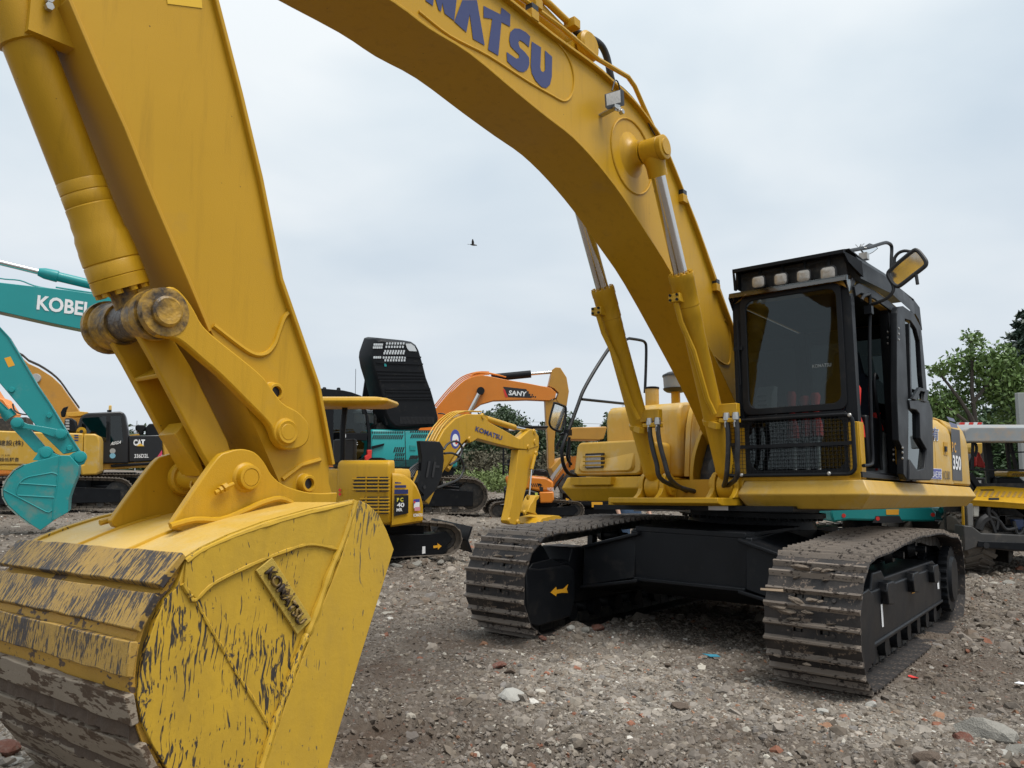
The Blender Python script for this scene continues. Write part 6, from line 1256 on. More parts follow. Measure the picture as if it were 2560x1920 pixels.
# ---- orange excavator behind the teal one
S = place(-3.2, 25, .25, 5)
SE = empty('excavator', S.M, 'orange crawler excavator with black and white lettered boom reaching right behind the teal body', 'excavator')
sb = G().prism(smooth(S.y('C5', [(860,570),(940,480),(1040,395),(1120,362),(1190,362),(1300,385),(1450,410),(1600,440)], -.25), 2)+S.y('C5', [(1635,470),(1630,505),(1590,522),(1450,516),(1230,522),(1150,545),(1050,620),(960,700)], -.25)+[(.45,1.7),(.15,1.75),(.2,2.1)], -.25, .25).obj('boom', M_ora, SE, bevel=.01)
P = S.y('C5', [(1290,432),(1440,448),(1475,505),(1325,500)], -.254); decal([V((x,-.256,z)) for x, z in P], M_blkp, sb); P = S.y('C5', [(1290,450),(1302,450),(1322,502),(1305,500)], -.254); decal([V((x,-.258,z)) for x, z in P], M_red, sb)
px_text(S, 'C5', 'SANY', (1325,487), (1440,496), (1330,455), -.262, M_wht, sb, .03)
g = G()
for u, v in ((1450,462),(1460,478),(1470,492),(1482,492),(1496,494),(1476,480)): P = S.y('C5', [(u,v),(u+8,v),(u+8,v+9),(u,v+9)], -.256); g.prism(P, -.258, -.255)
tag(g.obj('checker_print', M_blkp, sb), kind='stuff')
px_prism(S, 'C5', [(1600,330),(1620,316),(1650,318),(1690,380),(1705,470),(1690,565),(1640,545),(1625,520),(1640,480),(1610,450),(1575,436)], -.2, .2, 'arm_head', M_ylo, SE, .01)
px_prism(S, 'C5', [(1555,525),(1640,520),(1625,660),(1612,800),(1615,960),(1590,975),(1575,960),(1572,800),(1560,640)], -.18, .18, 'arm', M_ylo, SE, .01)
hcyl(S, 'C5', (1215,375), (1470,350), (1605,338), 0, .12, SE, M_blk2, 'arm_cylinder', .05); hcyl(S, 'C5', (1010,740), (1070,600), (1140,465), -.35, .09, SE, M_ora, 'boom_cylinder', .075)
p = S.hit('C5', 1145, 460, -.35); G().lathe((p.x,-.24,p.z), (0,-1,0), [(0,.12),(.2,.12)], 16).obj('pin_cap', M_blk, SE)
px_prism(S, 'C5', [(1590,480),(1610,478),(1650,540),(1700,555),(1700,700),(1640,840),(1625,830),(1690,700),(1690,570),(1640,560)], .19, .23, 'bucket_link', M_blk, SE)
px_prism(S, 'C5', [(1575,960),(1625,900),(1700,880),(1715,960),(1700,1030),(1620,1040),(1590,1000)], -.5, .5, 'bucket', M_ylo, SE, .02)
g = G()
for k in range(4): g.tube(S.p3('C5', [(870-8*k,575-6*k),(960-8*k,470-7*k),(1040-6*k,395-8*k),(1120,362-8*k),(1200,352-5*k)], -.2+.1*k), .02, 5, sub=3)
g.tube(S.p3('C5', [(1080,372),(1110,345),(1190,345),(1230,352),(1310,370)], -.1), .03, 6, sub=3); g.tube(S.p3('C5', [(1215,380),(1300,400),(1450,418),(1600,440)], .1), .018, 5); g.obj('hydraulic_pipe', M_ora, SE)
g = G(); g.prism([(-2.8,.95),(-2.9,1.8),(-2.6,2.1),(1.2,2.0),(1.4,1.2),(1.3,.95)], -1.4, 1.4); g.obj('body', M_ora, SE, bevel=.05)
g = G(); g.prism([(-.3,1.2),(-.3,2.7),(.0,3.0),(1.2,2.95),(1.5,1.2)], .5, 1.4); g.obj('cab', M_blk2, SE, bevel=.05)
g = G(); g.tube(S.p3('C5', [(868,607),(900,607),(925,625),(955,690)], -1.2), .02, 6, sub=2); g.obj('hand_rail', M_blk, SE)
undercarriage(SE, I4, 2.1, 2.4, .5, .19, shoe_m, h=.85)

# ---- small orange excavator with black canopy
Yf = place(.35, 20.2, .0, 40)
YE = empty('mini_excavator', Yf.M, 'small orange excavator with flat black canopy behind the yellow arm', 'mini excavator')
Yw = place(.35, 19.4, 0, 0); YI = Yf.I @ Yw.M
def yp(pts, y0, y1, name, m, bevel=.01, tg='D2'):
    P = Yw.y(tg, pts, 0); o = G().prism(P, y0, y1).obj(name, m, YE, bevel=bevel); o.matrix_local = YI; return o
yp([(945,1120),(1180,1118),(1320,1130),(1385,1170),(1385,1255),(1260,1260),(1160,1240),(975,1262)], 0, 1.3, 'body', M_ora, .05); yb = yp([(1255,1262),(1385,1258),(1390,1330),(1370,1360),(1262,1362)], -.03, 1.3, 'side_skirt', M_ora, .03); yp([(1215,1060),(1335,1078),(1340,1120),(1200,1110)], .4, .9, 'console', M_blk, .02)
yp([(935,1220),(1000,1262),(1160,1238),(1258,1268),(1258,1362),(1150,1380),(1040,1385),(940,1350)], -.05, 1.3, 'counterweight', M_blk2, .04)
for k in range(5): u = 1180+k*18; yp([(u,1185),(u+8,1185),(u+22,1215),(u+14,1215)], -.006, .0, 'vent_slot', M_blkp, 0)
yp([(1240,1185),(1270,1188),(1285,1205),(1248,1203)], -.006, 0, 'side_vent', M_blkp, 0); yp([(1256,1215),(1290,1218),(1290,1258),(1262,1255)], -.006, 0, 'side_vent', M_blkp, 0); yp([(1217,1268),(1240,1268),(1240,1312),(1217,1312)], -.058, -.052, 'sticker', mat('lime_sticker', (.55,.6,.1), .5), 0)
P = Yw.p3('D2', [(1328,1250),(1385,1250),(1328,1222)], -.01); t_ = text('ViO30', P[0], P[1]-P[0], P[2]-P[0], (P[1]-P[0]).length, (P[2]-P[0]).length, M_wht, YE, bold=.01); t_.matrix_local = YI
yp([(925,668),(1150,664),(1340,664),(1335,684),(1100,690),(985,705),(930,700)], .0, 1.2, 'canopy', M_blk, .02); yp([(980,684),(1035,684),(1033,708),(982,706)], -.01, -.002, 'canopy_label', M_wht, 0)
for u0, u1, yy in ((935,932,.05),(1195,1200,1.1),(1100,1105,.1)):
    a, b = Yw.hit('D2', u0, 700, yy), Yw.hit('D2', u1, 1110, yy); o = G().bar(a, b, .05).obj('canopy_post', M_blk, YE); o.matrix_local = YI
yp([(965,965),(1045,965),(1050,1110),(975,1120)], .3, .8, 'seat', M_blk, .03)
for pts in ([(930,1010),(940,1080),(980,1085),(1060,1085)], [(1240,1060),(1300,1068),(1330,1090),(1340,1125)], [(935,1015),(1045,1015)]):
    g = G(); g.tube(Yw.p3('D2', pts, 0), .018, 6, sub=2); o = g.obj('hand_rail', M_blk, YE); o.matrix_local = YI
undercarriage(YE, YI @ Matrix.Translation((.15,.9,.10)) @ Matrix.Rotation(R(8), 4, 'Z'), 1.15, 1.25, .3, .125, shoe_s, h=.48, joined=True)
Yb = place(1.2, 20.2, 0, 0); YB = Yf.I @ Yb.M
for pts, y0, y1, nm, m in (([(1370,1200),(1385,1160),(1480,1030),(1540,945),(1620,930),(1640,1000),(1560,1060),(1470,1150),(1395,1235)],-.1,.1,'boom',M_ora), ([(1350,1130),(1420,1040),(1460,990),(1475,1010),(1400,1110),(1370,1165)],-.2,-.1,'boom_cylinder',M_gryp), ([(1380,1225),(1400,1180),(1470,1090),(1480,1105),(1410,1200),(1392,1250)],-.22,-.12,'bucket_cylinder',M_rub), ([(1470,1130),(1540,1060),(1660,1080),(1680,1200),(1600,1290),(1450,1270),(1420,1200)],-.25,.25,'bucket',M_dark)):
    o = G().prism(Yb.y('D2', pts, 0), y0, y1).obj(nm, m, YE, bevel=.01); o.matrix_local = YB

# ---- yellow mini excavator with black counterweight, mostly hidden behind the big machine
Q = place(2.0, 20.6, 0, 160)
QE = empty('mini_excavator', Q.M, 'small excavator with yellow canopy and black counterweight behind the hand rail', 'mini excavator')
Qw = place(2.0, 19.9, 0, 0); QI = Q.I @ Qw.M
def qp(pts, y0, y1, name, m, bevel=.01, tg='D1', fr=Qw, LM=None, root=None):
    P = fr.y(tg, pts, y0); o = G().prism(P, y0, y1).obj(name, m, root or QE, bevel=bevel); o.matrix_local = LM or QI; return o
qp([(108,1085),(130,1078),(340,1072),(345,1080),(325,1150),(300,1156),(100,1152)], 0, 1.5, 'canopy', M_ylo, .03)
for u in (105, 300): qp([(u,1155),(u+14,1155),(u+12,1330),(u,1330)], .1, .15, 'canopy_post', M_blk)
o = G().loft([[V((x,y,z)) for x, y in ((-.75,.15),(-.5,0),(.9,0),(1.1,.3),(1.1,1.5),(-.75,1.5))] for z in (.42,.95)]).obj('counterweight', M_blk2, QE, bevel=.04); o.matrix_local = QI
o = G().box(-.7,1.0,.3,1.6,.95,1.35).obj('body', M_yel2, QE, bevel=.04); o.matrix_local = QI
qp([(545,380),(735,380),(735,470),(548,470)], -.008, -.002, 'warning_sticker', M_orap, 0, 'E6'); qp([(100,310),(158,330),(155,420),(100,400)], -.008, -.002, 'warning_sticker', M_orap, 0, 'E6')
undercarriage(QE, QI @ Matrix.Translation((.1,.9,0)), 1.0, 1.3, .3, .125, shoe_s, h=.5, joined=True)

# ---- teal mini excavator behind the left track
TM = empty('mini_excavator', place(5.5, 12.6, .05, 185).M, 'small teal excavator with a warning sticker seen under the deck of the big one', 'mini excavator')
TMf = Frame(TM.matrix_world.copy()); Tw = place(5.45, 12.0, 0, 0); TI = TMf.I @ Tw.M
P = Tw.y('C8', [(636,190),(645,150),(1160,150),(1220,158),(1250,185),(1245,240),(1000,238),(740,232),(650,245)], 0)
o = G().prism(P+[], 0, 1.2).obj('counterweight', M_teal, TM, bevel=.03); o.matrix_local = TI; cwt = o
o = G().box(-.7,.7,.15,1.2,.84,1.5).obj('body', M_teal, TM, bevel=.05); o.matrix_local = TI
for pts, m in (([(955,170),(1030,168),(1028,200),(958,200)],M_orap),):
    o = G().prism(Tw.y('C8', pts, 0), -.006, -.002).obj('warning_sticker', m, TM); o.matrix_local = TI
for u, v in ((712,205),(908,222),(1225,200)): p = Tw.hit('C8', u, v, 0); o = G().lathe((p.x,-.003,p.z), (0,-1,0), [(0,.03),(.004,.03)], 12).obj('reflector', M_red, TM); o.matrix_local = TI
p = Tw.hit('C8', 975, 215, 0); o = G().prism([(p.x-.25,p.z-.08),(p.x+.2,p.z-.08),(p.x+.15,p.z+.02),(p.x-.2,p.z+.02)], -.004, .05).obj('hook_recess', M_blkp, TM); o.matrix_local = TI
o = G().box(-.8,.7,.2,1.2,2.02,2.10).obj('canopy', M_blk, TM, bevel=.03); o.matrix_local = TI
for x in (-.7,.6): o = G().box(x-.03,x+.03,.3,.36,1.45,2.05).obj('canopy_post', M_blk, TM); o.matrix_local = TI
undercarriage(TM, TI @ Matrix.Translation((.0,.7,0)), .95, 1.3, .3, .125, shoe_s, h=.48, joined=True)
bn = empty('plastic_bin', at(2395, 1355, 12.6), 'teal plastic bin with rolled rim by the engine of the wheeled machine', 'bin') if False else None
bw = place(0, 12.4, 0, 0)
P = bw.y('D7', [(262,1250),(375,1245),(372,1380),(285,1372),(275,1290)], 0); cxx = sum(x for x, z in P)/len(P)
BN = empty('storage_bin', Matrix.Translation((cxx, 12.5, .0)), 'teal plastic bin with a rolled rim standing behind the big travel motor', 'bin'); sh_ = [(x-cxx, z) for x, z in P]
G().prism(sh_, 0, .5).obj('bin_body', M_teal, BN, bevel=.03); zt_ = max(z for x, z in sh_); g = G(); g.tube([(sh_[0][0]-.03,-.03,zt_),(sh_[1][0],-.03,zt_),(sh_[1][0],.5,zt_),(sh_[0][0]-.03,.5,zt_),(sh_[0][0]-.03,-.03,zt_)], .05, 8); g.obj('rim', M_teal, BN); g = G(); g.box(-.05,.25,.1,.5,zt_,zt_+.3); g.obj('lid', M_teal, BN, bevel=.03)
P = bw.y('D7', [(318,1372),(358,1374),(378,1400),(382,1450),(374,1500),(352,1518),(352,1440),(340,1402)], 0); g = G(); cxx = sum(x for x, z in P)/len(P)
fo = G().prism(smooth([(x-cxx, z) for x, z in P], 2, True), -.4, .3).obj('loose_bucket', M_dark, None, bevel=.01); fo.location = (cxx, 11.6, 0); tag(fo, 'dark curved digging bucket lying beside the big travel motor', 'bucket')

# ---- black and yellow crawler excavator far left
C = place(-12.9, 27.5, .1, 203)
CE = empty('excavator', C.M, 'yellow crawler excavator with black cab and black lettered rear panel at the far left', 'excavator')
cabp = C.y('D4', [(660,860),(665,790),(690,710),(720,680),(760,665),(1040,652),(1072,665),(1085,700),(1108,830),(1112,1100),(650,1105)], 1.45)
cc = G().prism(cabp, .45, 1.45).obj('cab', M_blkp, CE, bevel=.04)
px_prism(C, 'D4', [(712,710),(920,695),(915,915),(700,915)], 1.45, 1.462, 'window', M_glassd, cc); px_prism(C, 'D4', [(955,690),(1045,690),(1065,920),(955,930)], 1.45, 1.462, 'window', M_glassd, cc); px_prism(C, 'D4', [(925,740),(943,740),(943,900),(925,905)], 1.46, 1.50, 'handle', M_blk2, cc)
px_text(C, 'D4', 'REGA', (955,945), (1042,930), (960,918), 1.47, M_wht, cc, .02, .4)
for v, m in ((993,M_gryp),(1035,mat('sky_blue_print',(.2,.45,.6),.5))): p = C.hit('D4', 973, v, 1.47); G().lathe((p.x,1.452,p.z), (0,1,0), [(0,.085),(.004,.085)], 18).obj('round_sticker', m, cc)
px_prism(C, 'D4', [(570,662),(700,652),(760,658),(760,668),(700,690),(620,695),(575,690)], .5, 1.4, 'roof_box', M_cat, cc, .01); px_prism(C, 'D4', [(940,600),(963,598),(962,640),(938,640)], .9, 1.1, 'beacon', mat('amber_beacon',(.7,.45,.12),.4), cc, .01); px_prism(C, 'D4', [(925,640),(962,640),(962,654),(925,654)], .9, 1.1, 'beacon_base', M_blk, cc)
rp_ = px_prism(C, 'D4', [(1112,862),(1390,855),(1402,880),(1405,1075),(1112,1090)], -1.4, 1.42, 'rear_panel', M_blkp, CE, .03)
px_text(C, 'D4', 'CAT', (1152,948), (1252,948), (1154,893), 1.428, M_wht, rp_, .05); px_prism(C, 'D4', [(1180,952),(1212,926),(1248,952)], 1.430, 1.436, 'triangle_print', mat('cat_print_yellow',(.75,.45,.05),.5), rp_)
px_text(C, 'D4', '336D2L', (1160,1055), (1284,1052), (1162,1020), 1.426, M_wht, rp_, .02)
px_prism(C, 'D4', [(1335,1080),(1400,985),(1402,1022),(1365,1080)], 1.421, 1.427, 'red_stripe', mat('pink_red_print',(.6,.05,.12),.5), rp_); px_prism(C, 'D4', [(1366,1080),(1402,1024),(1404,1080)], 1.421, 1.427, 'white_stripe', M_wht, rp_)
px_prism(C, 'D4', [(860,1105),(1400,1078),(1480,1075),(1480,1130),(1200,1140),(860,1160)], -1.4, 1.35, 'deck', M_cat, CE, .02); px_prism(C, 'D4', [(952,1112),(1380,1085),(1385,1108),(960,1135)], 1.36, 1.42, 'step', M_blk, CE, .02)
px_prism(C, 'D4', [(1395,850),(1480,850),(1500,1080),(1410,1080)], -1.4, 1.40, 'counterweight', M_cat, CE, .06)
px_prism(C, 'D4', [(1168,785),(1180,768),(1250,768),(1260,785),(1258,812),(1240,820),(1235,852),(1195,852),(1195,822),(1170,815)], .2, .8, 'muffler', M_blk, CE, .03); px_prism(C, 'D4', [(1255,860),(1258,790),(1290,758),(1370,756),(1400,775),(1400,860)], -.8, .9, 'engine_hood', M_blk, CE, .03); px_prism(C, 'D4', [(1120,855),(1200,845),(1205,858),(1120,862)], .5, 1.2, 'hood_edge', M_cat, CE)
bo = C.y('D4', [(100,150),(190,190),(240,235),(330,275),(440,345),(520,420),(590,520),(680,645)], .3)
G().prism(bo+[(.4,2.2),(.1,1.8),(.6,1.7)]+C.y('D4', [(300,760),(180,560),(60,420),(-60,330)], .3)+C.y('D4', [(-60,60)], .3), -.25, .25).obj('boom', M_ylo, CE, bevel=.01)
g = G()
for k in range(2): g.tube([(x+.0, .1+.12*k, z+.09+.03*k) for x, z in bo], .025, 5, sub=2)
g.obj('hydraulic_pipe', M_dark, CE); p = C.hit('D4', 308, 365, .3); G().lathe((p.x,.25,p.z), (0,1,0), [(0,.16),(.12,.14)], 14).obj('pin_cap', M_gryp, CE)
undercarriage(CE, Matrix.Translation((.6,0,-.02)), 2.45, 2.55, .6, .19, shoe_m, h=1.0)

# ---- yellow excavator with Japanese lettering at the left edge
J = place(-14.2, 24.6, .1, 204)
JE = empty('excavator', J.M, 'yellow crawler excavator with Japanese lettering on its side behind the teal bucket', 'excavator')
jb = px_prism(J, 'D4', [(-300,815),(0,818),(400,832),(720,842),(722,1110),(690,1115),(0,1115),(-300,1115)], -1.35, 1.38, 'body', M_yel2, JE, .04)
px_prism(J, 'D4', [(722,845),(820,845),(848,860),(860,900),(856,1180),(835,1200),(700,1205),(690,1118),(722,1110)], -1.38, 1.42, 'counterweight', M_yel2, JE, .06); px_prism(J, 'D4', [(-300,1116),(690,1118),(690,1180),(-300,1150)], -1.3, 1.36, 'deck', M_yel2, JE, .02)
px_text(J, 'D4', '建設(株)', (-8,955), (202,955), (-8,900), 1.386, M_blkp, jb, .01); px_text(J, 'D4', '超低騒音', (-6,1085), (165,1085), (-6,1050), 1.386, M_blkp, jb, .01); px_text(J, 'D4', '排ガス3次', (-60,1040), (88,1040), (-60,1022), 1.386, M_blkp, jb, .0)
for v in (852,872,895): px_prism(J, 'D4', [(640,v),(678,v),(678,v+12),(645,v+12)], 1.381, 1.386, 'stripe', M_navy, jb)
g = G(); p = J.hit('D4', 703, 825, 1.3); g.lathe((p.x,1.25,p.z), (0,1,0), [(0,.13),(.05,.13)], 18); g.box(p.x-.13,p.x+.13,1.25,1.3,p.z-.15,p.z); g.obj('lifting_eye', M_yel, JE); G().lathe((p.x,1.3,p.z), (0,1,0), [(0,.05),(.006,.05)], 14).obj('eye_hole', M_blkp, JE)
px_prism(J, 'D4', [(560,710),(620,708),(645,730),(660,830),(545,830)], .2, 1.1, 'muffler_cover', M_blk2, JE, .04); px_prism(J, 'D4', [(522,660),(545,620),(590,605),(575,640),(560,700),(530,700)], .5, .65, 'exhaust_pipe', M_blk2, JE, .02); px_prism(J, 'D4', [(-100,720),(60,705),(230,700),(240,760),(330,770),(340,832),(-100,815)], -.3, 1.0, 'engine_top', M_dark, JE, .02)
for k in range(4): px_prism(J, 'D4', [(565+0*k,722+k*24),(598,722+k*24),(600,738+k*24),(567,738+k*24)], 1.10, 1.106, 'vent_slot', M_gryp, JE)
undercarriage(JE, Matrix.Translation((-.2,0,0)), 2.3, 2.5, .6, .19, shoe_m, h=.95)
O = place(-19.5, 30, .1, 0)
OE = empty('excavator', O.M, 'orange excavator of which only the arm shows at the left edge behind the teal arm', 'excavator')
px_prism(O, 'D4', [(-400,420),(0,470),(45,540),(100,560),(190,690),(120,700),(60,690),(30,580),(0,540),(-400,520)], -.25, .25, 'boom', M_ora, OE, .02)
px_prism(O, 'D4', [(30,540),(130,600),(180,690),(175,900),(70,900),(40,700)], -.2, .2, 'arm', M_ora, OE, .02); g = G(); g.tube(O.p3('D4', [(110,585),(125,640),(170,670),(230,680)], -.25), .03, 6, sub=3); g.obj('hydraulic_hose', M_rub, OE)
g = G(); g.prism([(-3.2,.9),(-3.2,2.1),(.9,2.1),(.9,.9)], -1.3, 1.3); g.obj('body', M_ora, OE, bevel=.08); undercarriage(OE, Matrix.Translation((-1,0,0)), 2, 2.4, .5, .19, shoe_m, h=.85, joined=True)

# ---- wheeled compact machine with open engine bay at the right edge
Wf = place(0, 11, 0, 0); CX = 7.15
WM = empty('compact_loader', Matrix.Translation((CX, 11.0, 0)), 'wheeled yellow machine with weathered grey roof and its engine bay open', 'compact loader')
WL = Matrix.Translation((-CX, 0, 0))
def wp(pts, y0, y1, name, m, bevel=.006, par=None, tg='E2', c=None):
    P = Wf.y(tg, pts, y0 if c is None else c); o = G().prism([(x-CX, z) for x, z in P], y0, y1).obj(name, m, par or WM, bevel=bevel); return o
wp([(120,1160),(200,1165),(290,1235),(900,1262),(900,1425),(620,1415),(330,1388),(260,1372),(220,1385),(160,1410),(120,1415)], 0, .25, 'bumper', mat('dull_grey_bumper',(.045,.043,.041),.6,vary=.2,dirt=(.13,.11,.09),dirtamt=.3), .015)
wp([(262,1315),(900,1340),(900,1412),(640,1405),(340,1380),(250,1372)], -.02, 0, 'bumper_plate', M_blk2, .006)
p = Wf.hit('E2', 328, 1355, 0); G().lathe((p.x-CX,-.022,p.z), (0,-1,0), [(0,.04),(.008,.04)], 14).obj('bolt', M_blkp, WM)
wp([(150,940),(205,945),(212,1165),(160,1165)], .02, .12, 'side_post', mat('pale_grey_post',(.16,.155,.145),.6), .006); wp([(110,950),(122,950),(130,1160),(115,1160)], .05, .1, 'yellow_post', M_yel)
g = G(); g.box(-1.0,1.2,.55,.6,.55,1.2); g.box(-1.0,1.2,.1,.6,.45,.55); g.obj('engine_bay', M_dark, WM)
for k in range(26):
    x = -.75+random.random()*1.6; z = .66+random.random()*.4; g = G(); t = random.random()
    if t < .5: g.box(x-.08,x+.1,.25,.5,z-.06,z+.07)
    else: g.lathe((x,.25,z), (random.uniform(-1,1),.1,random.uniform(-.3,.3)), [(0,.05),(.2,.05)], 10)
    g.obj('engine_part', random.choice((M_dark, M_blk2, M_dark, M_stl if t > .92 else M_dark)), WM)
wp([(205,950),(275,955),(272,1080),(208,1075)], .08, .22, 'filter_can', mat('cream_filter',(.55,.52,.45),.5), .02); wp([(610,1100),(711,1100),(711,1210),(640,1200)], .1, .2, 'battery', mat('dark_blue_case',(.03,.05,.12),.5), .01)
for pts in ([(370,960),(360,1010),(370,1070),(420,1090),(470,1120),(520,1190),(570,1200),(640,1180)], [(370,1080),(400,1150),(425,1230)], [(610,1120),(640,1240),(690,1230),(715,1180)], [(260,1200),(290,1120),(345,1080)], [(380,1010),(430,1060),(450,1120),(440,1200)]):
    g = G(); g.tube([V((q.x-CX, q.y, q.z)) for q in Wf.p3('E2', pts, .06)], .024 if pts[0][0] != 260 else .06, 7, sub=3); g.obj('engine_hose', M_rubd if pts[0][0] in (370,610) else M_rub, WM)
HN = V((0,-.457,.889)).normalized(); HC = HN.dot(V((0,.15,1.02)))
hp_ = lambda pts, k=0: [Wf.hitn('E2', u, v, HN, HC+k)-V((CX,0,0)) for u, v in pts]
P = hp_([(160,925),(240,795),(420,790),(711,810),(1100,850),(1100,985),(640,958),(420,940)]); g = G(); g.solid(P, [q+HN*.03 for q in P]); g.solid([q-HN*.001 for q in (P[0],P[7],P[6],P[5])], [q+V((0,.02,-.05)) for q in (P[0],P[7],P[6],P[5])]); hdw = g.obj('engine_hood', M_yel, WM, bevel=.006)
for k in range(11):
    u = 232+k*56; P = hp_([(u,818+k*1.5),(u+24,818+k*1.5),(u-4,874+k*1.2),(u-34,872+k*1.2)], .031); G().solid(P, [q+HN*.004 for q in P]).obj('vent', mat('recessed_vent',(.30,.17,.03),.7) if k == 0 else bpy.data.materials['recessed_vent'], hdw)
P = hp_([(362,888),(466,888),(464,908),(360,908)], .034); G().solid(P, [q+HN*.004 for q in P]).obj('badge', M_blkp, hdw)
wp([(455,690),(480,682),(690,690),(711,720),(900,730),(900,800),(455,790)], .7, .85, 'seat_back', M_blk2, .03); wp([(550,635),(600,625),(900,630),(900,680),(548,680)], 1.2, 1.6, 'tank_cover', M_yel, .02)
for k in range(7): u = 600+k*22; wp([(u+12,645),(u+18,645),(u-4,668),(u-10,668)], 1.19, 1.199, 'vent_slot', M_blkp, 0)
rf_ = Wf.y('E2', [(125,200),(200,152),(270,138),(1400,120),(1400,320),(145,330)], 0); rings = []
g = G(); g.loft([[V((x-CX,0,z)) for x, z in ((6.17,1.77),(8.3,1.77),(8.3,1.98),(6.25,1.98),(6.17,1.93))], [V((x-CX,.5,z)) for x, z in ((6.17,1.77),(8.3,1.77),(8.3,2.03),(6.35,2.03),(6.17,1.93))], [V((x-CX,1.6,z)) for x, z in ((6.17,1.80),(8.3,1.80),(8.3,2.08),(6.35,2.08),(6.17,1.98))]]); g.obj('roof', M_gryroof, WM, bevel=.02)
wp([(175,600),(900,605),(900,625),(175,618)], .3, .36, 'cross_bar', M_blk, .004)
for u0, v0, u1, v1, w, yy in ((205,340,200,600,.03,.2),(340,340,395,790,.08,.9),(540,340,570,620,.04,1.3),(170,650,260,790,.07,.4),(575,345,640,620,.04,1.4),(560,440,711,435,.02,1.3)):
    a, b = Wf.hit('E2', u0, v0, yy), Wf.hit('E2', u1, v1, yy); G().bar(a-V((CX,0,0)), b-V((CX,0,0)), w).obj('roof_post', M_blk, WM)
g = G(); g.tube([V((q.x-CX, q.y, q.z)) for q in Wf.p3('E2', [(205,350),(235,360),(242,420),(225,480)], .25)], .02, 7, sub=2); g.obj('hand_rail', M_blk, WM)
def tyre(x, y, r, w):
    g = G(); g.lathe((x,y,r), (1,0,0), [(0,r*.55),(.0,r*.85),(w*.12,r*.95),(w*.5,r*.97),(w*.88,r*.95),(w,r*.85),(w,r*.55)], 36)
    n = 18
    for k in range(n):
        for s in (0, 1):
            a = 2*PI*(k+.5*s)/n; M = Matrix.Translation((x+w*(.27+.46*s), y, r)) @ Matrix.Rotation(a, 4, 'X') @ Matrix.Rotation(R(25*(1-2*s)), 4, 'Z'); g.box(-w*.27, w*.27, -r*.075, r*.075, r*.93, r*1.0, M)
    o = g.obj('wheel', mat('dusty_tyre' if x < 0 else 'dusty_tyre_b', (.10,.085,.07), .9, vary=.3, vscale=10, bump=.5), WM); g = G(); g.lathe((x+w*.2,y,r), (1,0,0), [(0,r*.5),(.05,r*.55),(w*.5,r*.5)], 24); g.obj('rim', M_ylo, o)
tyre(6.16-CX, .45, .40, .42); tyre(7.75-CX, .45, .40, .42); tyre(6.16-CX, 2.3, .40, .42)
G().box(-.8,1.0,.3,2.6,.38,.62).obj('chassis', M_blk, WM)

# things hanging and standing behind it
def thing_prism(tg, pts, Y, d, name, m, label, cat, bevel=.01):
    f = place(0, Y, 0, 0); P = f.y(tg, pts, 0); cx = sum(x for x, z in P)/len(P); o = G().prism([(x-cx, z) for x, z in P], 0, d).obj(name, m, None, bevel=bevel); o.location = (cx, Y, 0); return tag(o, label, cat)
thing_prism('E2', [(255,430),(275,440),(300,500),(335,560),(325,592),(280,580),(245,575),(250,500)], 12.6, .12, 'red_cloth', M_red, 'red cloth hanging from the post of the wheeled machine', 'cloth')
thing_prism('E2', [(180,390),(200,350),(300,345),(300,440),(255,490),(250,430),(190,440)], 13.4, .5, 'yellow_tank', M_yel2, 'pale yellow panel between the posts behind the red cloth', 'panel')
bx = thing_prism('E2', [(175,685),(330,690),(325,790),(175,790)], 12.9, .6, 'control_box', M_blkp, 'black box with white block letters behind the wheeled machine', 'box'); fB = place(0, 12.88, 0, 0)
q = fB.p3('E2', [(172,765),(290,765),(172,715)], 0); t_ = text('FI', V((q[0].x-bx.location.x, -.02, q[0].z)), (1,0,0), (0,0,1), (q[1].x-q[0].x), (q[2].z-q[0].z), M_wht, bx, bold=.03)
st = thing_prism('E2', [(190,480),(215,450),(245,470),(250,540),(235,590),(175,600),(170,540)], 12.7, .3, 'black_seat', M_rub, 'black seat back just left of the red cloth', 'seat')
gp = G(); gp.box(-.07,.07,-.06,.06,0,2.9); gp = gp.obj('steel_post', mat('grey_post_steel',(.26,.27,.26),.6,vary=.15), None, bevel=.01); q = at(2552, 1155, 17.5); gp.location = (q.x+.06, 17.5, .1); tag(gp, 'tall grey steel post at the right edge in front of the cedar', 'post')
# striped bar
sbr = empty('striped_barrier', Matrix.Translation(at(2413, 1060, 15)), 'red and white striped bar above the grey roof', 'barrier')
for k in range(5): G().prism([(-.10+.08*k,-.03),(-.03+.08*k,-.03),(.0+.08*k,.03),(-.07+.08*k,.03)], 0, .05).obj('stripe', (M_red, M_wht)[k % 2], sbr)
G().box(-.12,.36,.052,.09,-.035,.035).obj('bar', M_gryp, sbr); G().box(-.02,.03,.06,.12,-2.1,0).obj('leg', M_gryp, sbr)

